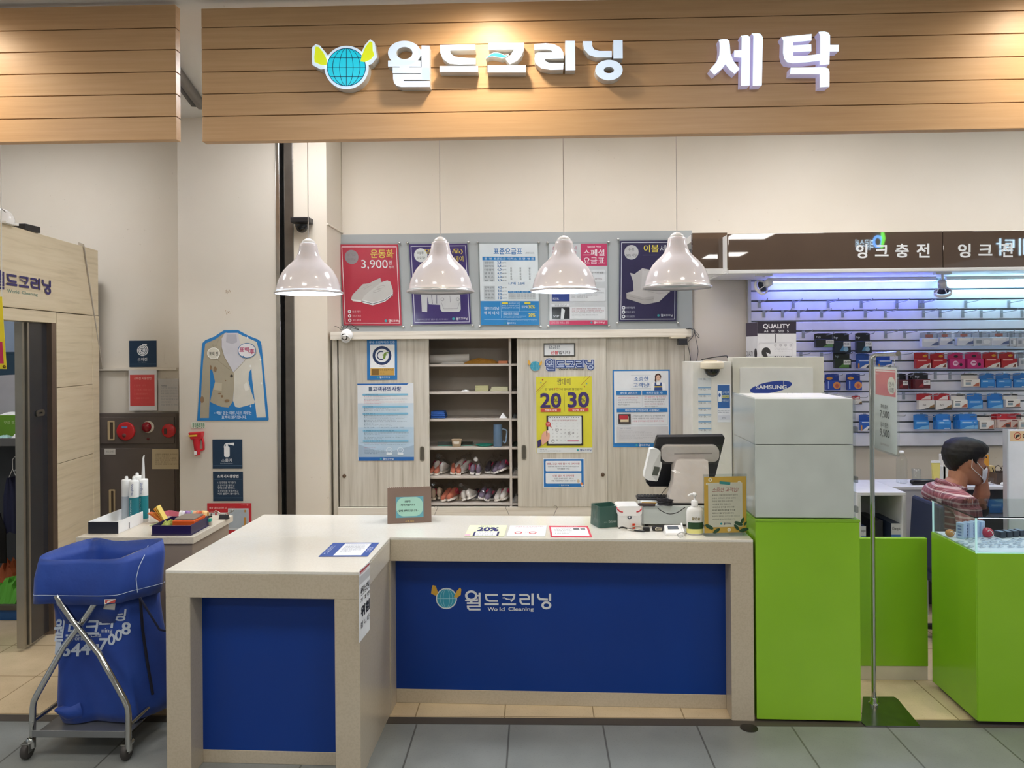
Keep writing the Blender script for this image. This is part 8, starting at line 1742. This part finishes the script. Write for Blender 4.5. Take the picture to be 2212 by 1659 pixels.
MB().box(RP(800, 900, 4.76).x, xe+.6, 4.80, 4.96, .45, zd-.021, I('#2a2a2e', .5)).build('drawer_unit', t)
# things on the desk
def onD(u, Y): return RP(u, 700, Y).x
def cyl(name, label, cat, u, Y, prof, mat, sc=(1, 1, 1), **k):
    p = Vector((onD(u, Y), Y, zd+.0005)); return MB().lathe(prof, mat, 24, Matrix.Translation(p) @ Matrix.Diagonal((*sc, 1))).build(name, loc=tuple(p), label=label, cat=cat, **k)
BOT = glassy('bottle plastic', '#fafcfc', .035, .06, .982)
t = thing('water_bottle', 'clear ribbed plastic water bottle on the desk left of the person', 'bottle', (onD(527, 4.86), 4.86, zd)); pr_ = [(.0001, .002), (.028, 0), (.032, .006)]
for i in range(9): pr_ += [(.0325, .012+i*.014), (.0300, .018+i*.014)]
pr_ += [(.032, .14), (.030, .152), (.018, .172), (.0125, .182), (.0125, .192)]
T = Matrix.Translation((onD(527, 4.86), 4.86, zd+.0005)); MB().lathe(pr_, BOT, 26, T).build('bottle_body', t); MB().lathe([(.014, .186), (.014, .20), (.0001, .201)], WHITE, 18, T).build('cap', t)
q = RP(748, 695, 4.80); MB().lathe([(.0001, -.078), (.011, -.074), (.0165, -.06), (.0175, 0), (.0165, .06), (.011, .074), (.0001, .078)], I('#141416', .3), 18, Matrix.Translation((q.x, 4.80, zd+.0185)) @ Matrix.Rotation(PI/2, 4, 'Y')).build('glasses_case', loc=(q.x, 4.8, zd), label='black glasses case on the desk beside the water bottle', cat='glasses case')
cyl('glass_cup', 'small clear glass behind the glasses case', 'glass', 680, 4.94, [(.024, 0), (.024, .004), (.027, .075), (.0255, .075), (.0225, .006)], BOT)
t = thing('cream_tube', 'yellow and white cream tube standing on its cap on the desk', 'tube', (onD(885, 4.86), 4.86, zd)); p = Vector((onD(885, 4.86), 4.86, zd+.0005))
MB().hexa([(p.x-.017, p.y-.014, p.z+.02), (p.x+.017, p.y-.014, p.z+.02), (p.x+.017, p.y+.014, p.z+.02), (p.x-.017, p.y+.014, p.z+.02)], [(p.x-.027, p.y-.003, p.z+.125), (p.x+.027, p.y-.003, p.z+.125), (p.x+.027, p.y+.003, p.z+.125), (p.x-.027, p.y+.003, p.z+.125)], I('#dccf74', .4)).build('tube_body', t, bevel=.002)
MB().lathe([(.0001, 0), (.015, 0), (.015, .02), (.0001, .021)], WHITE, 18, Matrix.Translation(p)).build('cap', t); MB().box(p.x-.026, p.x+.026, p.y-.004, p.y+.004, p.z+.125, p.z+.137, PAPER).build('crimp', t)
for i, (u, w_, h, c, lab) in enumerate(((940, .05, .10, '#dadad6', 'white carton right behind the cream tube'), (985, .035, .17, '#e4e0d4', 'tall white card box behind the back of the head'), (1378, .07, .17, '#dc9a30', 'orange card box behind the raised hand'), (1460, .05, .10, '#d8c088', 'pale yellow jar carton right of the raised hand'))):
    x = onD(u, 4.9); rb('desk_box', lab, 'box', x-w_/2, x+w_/2, 4.89, 4.94, zd+.0005, zd+h, I(c, .5))
t = thing('pen_box', 'brown square pen holder with glasses in it at the right end of the desk', 'pen holder', (onD(1560, 4.84), 4.84, zd)); x0, x1 = onD(1490, 4.84), onD(1660, 4.84); mb = MB(); BR = I('#54463e', .5); z1 = RP(1560, 597, 4.8).z
for a in ((x0, x1, 4.80, 4.804), (x0, x1, 4.896, 4.90), (x0, x0+.004, 4.804, 4.896), (x1-.004, x1, 4.804, 4.896)): mb.box(*a, zd+.0005, z1, BR)
mb.build('holder_walls', t); MB().tube([(x0+.02, 4.84, z1-.04), (x0-.01, 4.83, z1+.03)], .003, BLACK, 6).build('pen', t)
MB().tube([(x0+.03+.018*math.cos(a*.5), 4.84, z1+.02+.022*math.sin(a*.5)) for a in range(13)], .0022, I('#3a2a20', .3), 6).tube([(x0+.075+.018*math.cos(a*.5), 4.85, z1+.02+.022*math.sin(a*.5)) for a in range(13)], .0022, I('#3a2a20', .3), 6).build('spectacle_frame', t)
cyl('cream_jar', 'small clear jar on the desk in front of the pen holder', 'jar', 1450, 4.80, [(.0001, 0), (.024, 0), (.024, .028), (.026, .029), (.026, .042), (.0001, .043)], BOT)
cyl('white_dish', 'small white rounded lump at the right end of the desk', 'dish', 1612, 4.77, [(.0001, 0), (.022, 0), (.024, .008), (.018, .016), (.0001, .019)], WHITE)
x = onD(1300, 4.79); rb('black_tablet', 'thin black slab lying on the desk by the chin of the person', 'tablet', x-.05, x+.05, 4.77, 4.88, zd+.0005, zd+.012, BLACK)
# white screen panel with camera notice at the right
a = RP(1643, 140, 4.05); t = thing('white_partition', 'white upright partition board with a round camera notice at the right edge', 'partition', (a.x+.5, 4.06, .0)); MB().box(a.x, a.x+1.0, 4.05, 4.075, 0.0, a.z, I('#e2e5ee', .4)).build('board', t, bevel=.002); MB().box(a.x-.008, a.x, 4.045, 4.08, 0, a.z+.002, I('#c9ccd2', .3, .5)).build('edge_profile', t)
pr = Print(lambda u, v, h: RP(u, v, 4.049)+Vector((0, -h, 0))); pr.rect(1668, 153, 1990, 258, '#dfc09a'); pr.ring(1747, 203, 38, 38, 7, '#b02c20'); pr.poly([(1728, 196), (1768, 188), (1772, 206), (1735, 218)], '#1c1a1a'); pr.rect(1726, 212, 1744, 226, '#1c1a1a'); pr.text(1800, 180, 1970, 225, 'CCTV', '#3a2c24', .03); pr.build('camera_notice', parent=t, label='tan strip with a red ringed camera symbol')
# ---------------- chair
cx_ = RP(1000, 900, 4.3).x; YM = 4.34; t = thing('office_chair', 'dark blue office chair under the seated person', 'chair', (cx_+.05, YM, 0)); NB = I('#232c48', .6)
bk = RP(772, 880, YM); MB().hexa([(cx_-.11, YM-.18, .42), (cx_-.08, YM-.18, .42), (cx_-.08, YM+.18, .42), (cx_-.11, YM+.18, .42)], [(bk.x, YM-.16, bk.z), (bk.x+.03, YM-.16, bk.z), (bk.x+.03, YM+.16, bk.z), (bk.x, YM+.16, bk.z)], NB).build('backrest', t, bevel=.015)
MB().box(cx_-.08, cx_+.36, YM-.23, YM+.23, .33, .39, NB).build('seat', t, bevel=.02); MB().tube([(cx_+.13, YM, .06), (cx_+.13, YM, .33)], .025, BLACK, 12).build('gas_lift', t)
for k in range(5):
    a = k*2*PI/5+.3; MB().tube([(cx_+.13, YM, .08), (cx_+.13+.24*math.cos(a), YM+.24*math.sin(a), .06)], [.025, .015], BLACK, 8).ball((cx_+.13+.24*math.cos(a), YM+.24*math.sin(a), .026), .026, BLACK, 12).build('leg', t)
# ---------------- person
SKIN = I('#b07a5e', .5, 0, .4, .05, 30); HAIR = I('#15120f', .6, 0, .4, .25, 90)
hc = RP(1150, 690, YM); yawf = .10
HX = Matrix.Translation((RP(1185, 690, YM).x-.005, YM, RP(1200, 690, YM).z)) @ Matrix.Rotation(yawf, 4, 'Z') @ Matrix.Rotation(.10, 4, 'Y')
t = thing('person', 'person in maroon plaid shirt and white mask, seated behind the glass case, hand at face', 'person', (cx_+.13, YM, .0))
HR = [(-.008, .075, .02, .020), (.0, .086, .012, .032), (.015, .095, -.01, .046), (.04, .098, -.045, .058), (.065, .099, -.070, .066), (.09, .098, -.088, .070), (.115, .096, -.100, .074), (.135, .091, -.107, .075), (.150, .098, -.110, .077), (.18, .096, -.108, .077), (.205, .082, -.096, .069), (.222, .058, -.072, .053), (.232, .028, -.040, .030), (.2355, .0, -.012, .006)]
def headpt(z, a, grow=0.):
    for i in range(len(HR)-1):
        if HR[i][0] <= z <= HR[i+1][0]: break
    A_, B2 = HR[i], HR[i+1]; f = (z-A_[0])/(B2[0]-A_[0]); xf, xb, hw = [A_[k]+(B2[k]-A_[k])*f for k in (1, 2, 3)]
    m = (xf+xb)/2; rx = (xf-xb)/2+grow; ry = hw+grow; c, s_ = math.cos(a), math.sin(a); e = .86
    x = m+rx*math.copysign(abs(c)**e, c); y = ry*math.copysign(abs(s_)**e, s_)
    # nose, brow, eye hollow
    g = lambda z0, w, aw: math.exp(-((z-z0)/w)**2-(math.atan2(s_, c)/aw)**2)
    x += .022*g(.098, .014, .22)+.012*g(.118, .018, .16)+.004*g(.155, .010, .7)+.004*g(.062, .008, .3)-.004*g(.078, .006, .4)
    for sg in (-1, 1): x -= .007*math.exp(-((z-.134)/.010)**2-((math.atan2(s_, c)-sg*.42)/.2)**2)
    return Vector((x, y, z))
body = MB(); n = 40; zs2 = [HR[0][0]+(HR[-1][0]-HR[0][0])*i/44 for i in range(45)]
def grid(mb, zs2, n, fn, mat, T, caps=True):
    V = [T @ fn(z, 2*PI*k/n) for z in zs2 for k in range(n)]; m = len(zs2)
    Fc = [(i*n+k, i*n+(k+1) % n, (i+1)*n+(k+1) % n, (i+1)*n+k) for i in range(m-1) for k in range(n)]
    if caps: Fc += [tuple(range(n))[::-1], tuple(range((m-1)*n, m*n))]
    mb.add(V, Fc, mat, True)
grid(body, zs2, n, headpt, SKIN, HX)
base = HX.translation; sh = Vector((RP(1035, 800, YM).x, YM, base.z-.045))          # base of the neck
def limb(mb, pts, rs, mat=SKIN, nn=14): mb.tube(pts, rs, mat, nn)
limb(body, [HX @ Vector((-.03, 0, .06)), HX @ Vector((-.035, 0, .0)), sh+Vector((.005, 0, .02)), sh+Vector((-.02, 0, -.03))], [.052, .052, .056, .07])
for sg in (-1, 1):                                                                    # ears
    e = HX @ Vector((-.012, sg*.077, .115)); body.ball(e, (.018, .007, .031), SKIN, 14, None, 8)
hip = Vector((cx_+.08, YM, .44)); chest = Vector((sh.x+.045, YM, sh.z-.16))
limb(body, [hip, (hip+chest)/2, chest, sh+Vector((-.01, 0, -.04))], [.115, .11, .105, .07])
# far (left) arm: elbow on the desk side, hand raised to the nose; near (right) arm resting on the lap
Ls, Rs = sh+Vector((-.0, .17, -.05)), sh+Vector((.0, -.17, -.06))
Hd = RP(1378, 560, YM+.02); El = RP(1372, 860, YM+.03); El.z -= .03; Wr = RP(1375, 660, YM+.01)
limb(body, [Ls, (Ls+El)/2+Vector((-.02, .06, -.07)), El+Vector((-.01, .02, -.02))], [.05, .045, .04]); limb(body, [El+Vector((-.01, .02, -.02)), El*.55+Wr*.45, Wr], [.042, .040, .027])
Er = RP(1250, 1080, YM-.17); Er = Vector((Er.x, YM-.21, sh.z-.36)); Wn = RP(1470, 1150, YM-.16); Wn = Vector((Wn.x, YM-.14, Er.z-.0))
limb(body, [Rs, (Rs+Er)/2, Er], [.052, .046, .040]); limb(body, [Er, (Er+Wn)/2, Wn], [.041, .037, .026])
for sg in (-1, 1):                                                                    # legs under the counter
    k_ = Vector((cx_+.50, YM+sg*.11, .42)); limb(body, [hip+Vector((0, sg*.08, -.02)), k_], [.085, .06]); limb(body, [k_, Vector((k_.x-.02, k_.y, .24)), Vector((k_.x, k_.y, .07))], [.06, .052, .036])
def hand(mb, wrist, dirv, side, curl, s_=1.):
    """palm, four fingers of different lengths and a thumb; dirv: pointing direction, side: towards the little finger"""
    d = dirv.normalized(); s2 = (side-d*side.dot(d)).normalized(); nrm = d.cross(s2)
    mb.hexa([wrist+s2*a+nrm*b for a, b in ((-.026, -.012), (.026, -.012), (.026, .012), (-.026, .012))], [wrist+d*.085*s_+s2*a+nrm*b for a, b in ((-.040, -.010), (.040, -.010), (.038, .011), (-.038, .011))], SKIN)
    mb.tube([wrist-d*.02, wrist+d*.03, wrist+d*.075*s_], [.024, .029, .026], SKIN, 12)
    for i, (o, L) in enumerate(((-.030, .068), (-.010, .078), (.010, .072), (.029, .055))):
        p = wrist+d*.078*s_+s2*o; dd = d.copy(); pts = [p-d*.02, p]; 
        for j, f in enumerate((.42, .32, .26)): dd = (dd*math.cos(curl)+nrm*math.sin(curl)); p = p+dd*L*f*s_; pts.append(p)
        mb.tube(pts, [.0095, .0095, .0085, .0078, .0062], SKIN, 10); mb.ball(pts[-1], .0066, SKIN, 8, None, 5)
    p = wrist+d*.025-s2*.026; mb.tube([wrist+d*.01-s2*.012, p, p+d*.030-s2*.022+nrm*.008, p+d*.056-s2*.026+nrm*.018], [.014, .012, .0098, .0078], SKIN, 10)
nose = HX @ Vector((.118, 0, .105))
hd = (nose+Vector((.022, .0, .008))-Wr); hand(body, Wr, Vector((.012, 0, 1)), Vector((.5, -.9, 0)), -.62, .74)
hand(body, Wn, Vector((1, .1, -.15)), Vector((.1, -1, -.2)), -.35, .95)
ob = body.build('body', t)
md = ob.modifiers.new('one skin', 'REMESH'); md.mode = 'VOXEL'; md.voxel_size = .0042; md.use_smooth_shade = True
md = ob.modifiers.new('relax', 'SMOOTH'); md.factor = .5; md.iterations = 3
# eyes on both sides, mouth hidden by the mask
for sg in (-1, 1):
    c = HX @ headpt(.134, sg*.42, -.004); MB().ball(c, .0105, I('#d9d0c8', .3), 12).ball(HX @ (headpt(.134, sg*.40, .0035)), .0045, I('#1a1210', .2), 10).build('eye', t)
    MB().tube([HX @ headpt(.150+.004*math.sin(k*.8), sg*(.22+k*.1), .003) for k in range(5)], .0028, HAIR, 6).build('eyebrow', t)
# hair: a cap with its own edge
mb = MB(); r = random.Random(3); n2 = 72; zz2 = [.040+.2*i/40 for i in range(41)]; V = []; keep = []
def hairline(a):      # lowest z that carries hair at angle a (0 = face)
    a = abs(math.atan2(math.sin(a), math.cos(a)))
    return .183 if a < .8 else (.183-(a-.8)/.35*.03 if a < 1.15 else (.150 if a < 1.35 else (.150-(a-1.35)/.12*.03 if a < 1.47 else (.118 if a < 1.62 else .138-(0 if a < 1.75 else (a-1.75)/1.0*.075)))))
for z in zz2:
    for k in range(n2):
        a = 2*PI*k/n2; zc_ = min(z, .2354); hl = hairline(a); g = .011*min(1, max(0, (z-hl+.012)/.03))+.002*r.random()+.002*math.sin(a*23+z*90)*.6
        g += .010*max(0, min(1, (z-.15)/.05))*(math.cos(a) > -.2)
        p = headpt(zc_, a, g); p.z += max(0, z-.2354)+.010*max(0, min(1, (z-.19)/.04)); 
        if z > .2354: p = Vector((-.005, 0, .249))+(p-Vector((-.005, 0, .249)))*.15
        V.append(HX @ p)
Fq = []
for i in range(len(zz2)-1):
    for k in range(n2):
        if zz2[i] >= hairline(2*PI*(k+.5)/n2)-.004: Fq.append((i*n2+k, i*n2+(k+1) % n2, (i+1)*n2+(k+1) % n2, (i+1)*n2+k))
Fq.append(tuple(range((len(zz2)-1)*n2, len(zz2)*n2))); mb.add(V, Fq, HAIR, True); mb.build('hair', t, solid=.004)
# mask with folds and ear loops
mb = MB(); V = []; A_ = [(-1.12+2.24*k/20) for k in range(21)]; M_ = [.008, .022, .04, .06, .08, .098, .112]
for i, z in enumerate(M_):
    for a in A_:
        e = 1-abs(a)/1.12; zt_2 = .045+(z-.06)*(.45+.55*min(1, e*1.6))+.012*(1-e); p = headpt(max(.0, zt_2), a, .007+.014*e*(1 if .02 < z < .11 else .3)); V.append(HX @ p)
mb.add(V, [(i*21+k, i*21+k+1, (i+1)*21+k+1, (i+1)*21+k) for i in range(len(M_)-1) for k in range(20)], I('#e6e9ee', .7), True); mk = mb.build('face_mask', t, solid=.002)
for sg in (-1, 1):
    e0, e1 = HX @ headpt(.085, sg*1.1, .010), HX @ headpt(.035, sg*1.08, .010); et, eb = HX @ Vector((-.018, sg*.083, .138)), HX @ Vector((-.018, sg*.083, .092))
    MB().tube([e0, et+Vector((.010, 0, .002)), et, eb, e1], .0018, I('#f0f0ee', .6), 6).build('ear_loop', mk)
# plaid shirt
def plaid():
    m, t2 = newmat('maroon plaid cloth')
    sx_ = t2.n('ShaderNodeSeparateXYZ'); t2.l(t2.obj(), sx_.inputs[0])
    def band(ax, sc, w0):
        a = t2.n('ShaderNodeMath', operation='MULTIPLY_ADD'); a.inputs[1].default_value = sc; a.inputs[2].default_value = w0; t2.l(ax, a.inputs[0])
        b = t2.n('ShaderNodeMath', operation='FRACT'); t2.l(a.outputs[0], b.inputs[0]); return b.outputs[0]
    add = t2.n('ShaderNodeMath', operation='ADD'); t2.l(sx_.outputs[0], add.inputs[0]); t2.l(sx_.outputs[1], add.inputs[1])
    c = t2.ramp(band(add.outputs[0], 17, 0), [(0, '#b98f94'), (.12, '#7a3c46'), (.42, '#a86c74'), (.55, '#5e2c3c'), (.8, '#c9b4b4'), (.86, '#8c4a54')]); c2 = t2.ramp(band(sx_.outputs[2], 15, 0), [(0, '#e6d8d8'), (.15, '#a0606a'), (.5, '#8a6674'), (.62, '#f0e6e4'), (.72, '#9a5c64')])
    for nd in (c, c2): nd.node.color_ramp.interpolation = 'CONSTANT'
    t2.l(t2.mixc(.5, c, c2), t2.b.inputs['Base Color']); t2.b.inputs['Roughness'].default_value = .8; t2.bump(t2.noise(14, 3), .5, .01); return m
PL = plaid(); sb = MB()
sb.tube([hip+Vector((0, 0, -.02)), (hip+chest)/2+Vector((-.012, 0, 0)), chest+Vector((-.008, 0, .02)), sh+Vector((-.02, 0, -.03))], [.13, .125, .120, .085], PL, 20)
sb.tube([Ls+Vector((0, .02, 0)), sh+Vector((-.02, .06, -.025)), sh+Vector((-.025, 0, -.012)), sh+Vector((-.02, -.06, -.03)), Rs+Vector((0, -.02, 0))], [.062, .070, .074, .070, .064], PL, 16)
mR = Rs*.35+Er*.65; sb.tube([Rs, Rs*.6+Er*.4, mR], [.068, .062, .066], PL, 16); mL = Ls*.45+El*.55+Vector((-.02, .05, -.05)); sb.tube([Ls, mL], [.066, .060], PL, 16)
so = sb.build('shirt', t); md = so.modifiers.new('cloth', 'REMESH'); md.mode = 'VOXEL'; md.voxel_size = .006; md.use_smooth_shade = True; md = so.modifiers.new('relax', 'SMOOTH'); md.factor = .6; md.iterations = 6
N0 = sh+Vector((.0, 0, .028)); MB().tube([N0+Vector((.068*math.cos(a*PI/8)+.006, .066*math.sin(a*PI/8), -.022*math.cos(a*PI/8)+.004)) for a in range(16)], .0125, PL, 10, closed=True).build('collar', so)
# trousers and shoes, mostly hidden
tb = MB(); DK = I('#26283a', .8)
for sg in (-1, 1):
    k_ = Vector((cx_+.50, YM+sg*.11, .42)); tb.tube([hip+Vector((-.02, sg*.07, -.03)), k_+Vector((.01, 0, 0))], [.10, .075], DK, 16); tb.tube([k_, Vector((k_.x-.02, k_.y, .24)), Vector((k_.x, k_.y, .09))], [.075, .062, .06], DK, 16)
tb.build('trousers', t)
for sg in (-1, 1): MB().ball((cx_+.55, YM+sg*.11, .045), (.13, .048, .045), BLACK, 16).build('shoe', t)
# lit signs of the shop opposite, which the glossy brown board mirrors
YO = -1.0; YM2 = 2*YBD-YO
def mir(u, v, h): q = P(u, v, YM2); return Vector((q.x, YO+h, q.z))
for body_, x0, y0, x1, y1, col, lab in (('의류수선', 1887, 517, 1848, 540, '#bfe6ff', 'lit pale blue sign lettering of the repair shop opposite'), ('세탁', 2240, 515, 2152, 552, '#bfe6ff', 'lit pale blue two syllable sign of the shop opposite')):
    pr = Print(mir); V, Fc, bb = glyphs(body_, .035); mb = MB(); mb.add([mir(x0+(a-bb[0])/(bb[2]-bb[0])*(x1-x0), y1-(b-bb[1])/(bb[3]-bb[1])*(y1-y0), 0) for a, b in V], [f[::-1] for f in Fc], emit('opposite sign', col, 14)); q = mir((x0+x1)/2, y0, 0)
    t = thing('opposite_sign', lab, 'sign', tuple(q)); mb.build('lit_letters', t); a_, b_ = mir(x0, y0-4, 0), mir(x1, y1+4, 0); MB().box(min(a_.x, b_.x), max(a_.x, b_.x), YO-.04, YO-.01, min(a_.z, b_.z), CZ-.001, I('#4a4038', .6)).build('backing_board', t)
t = thing('opposite_emblem', 'lit green leaf and blue ring emblem of the shop opposite', 'sign', tuple(mir(1900, 520, 0)))
MB().extrude([ell(1896, 522, 11, 14, 24), ell(1896, 522, 6, 8, 24)[::-1]], mir, .0, .01, emit('blue ring glow', '#5aa8ff', 12)).build('blue_ring', t); MB().tube([mir(1906, 500, 0), mir(1908, 515, 0), mir(1904, 536, 0)], [.02, .03, .02], emit('green leaf glow', '#6aff3a', 9), 8).build('green_leaf', t)
MB().box(mir(1885, 0, 0).x, mir(1910, 0, 0).x, YO-.06, YO-.04, mir(1900, 540, 0).z, CZ-.001, I('#4a4038', .6)).build('backing_board', t)
bpy.data.objects.remove(_fo); bpy.data.scenes.remove(_ts)
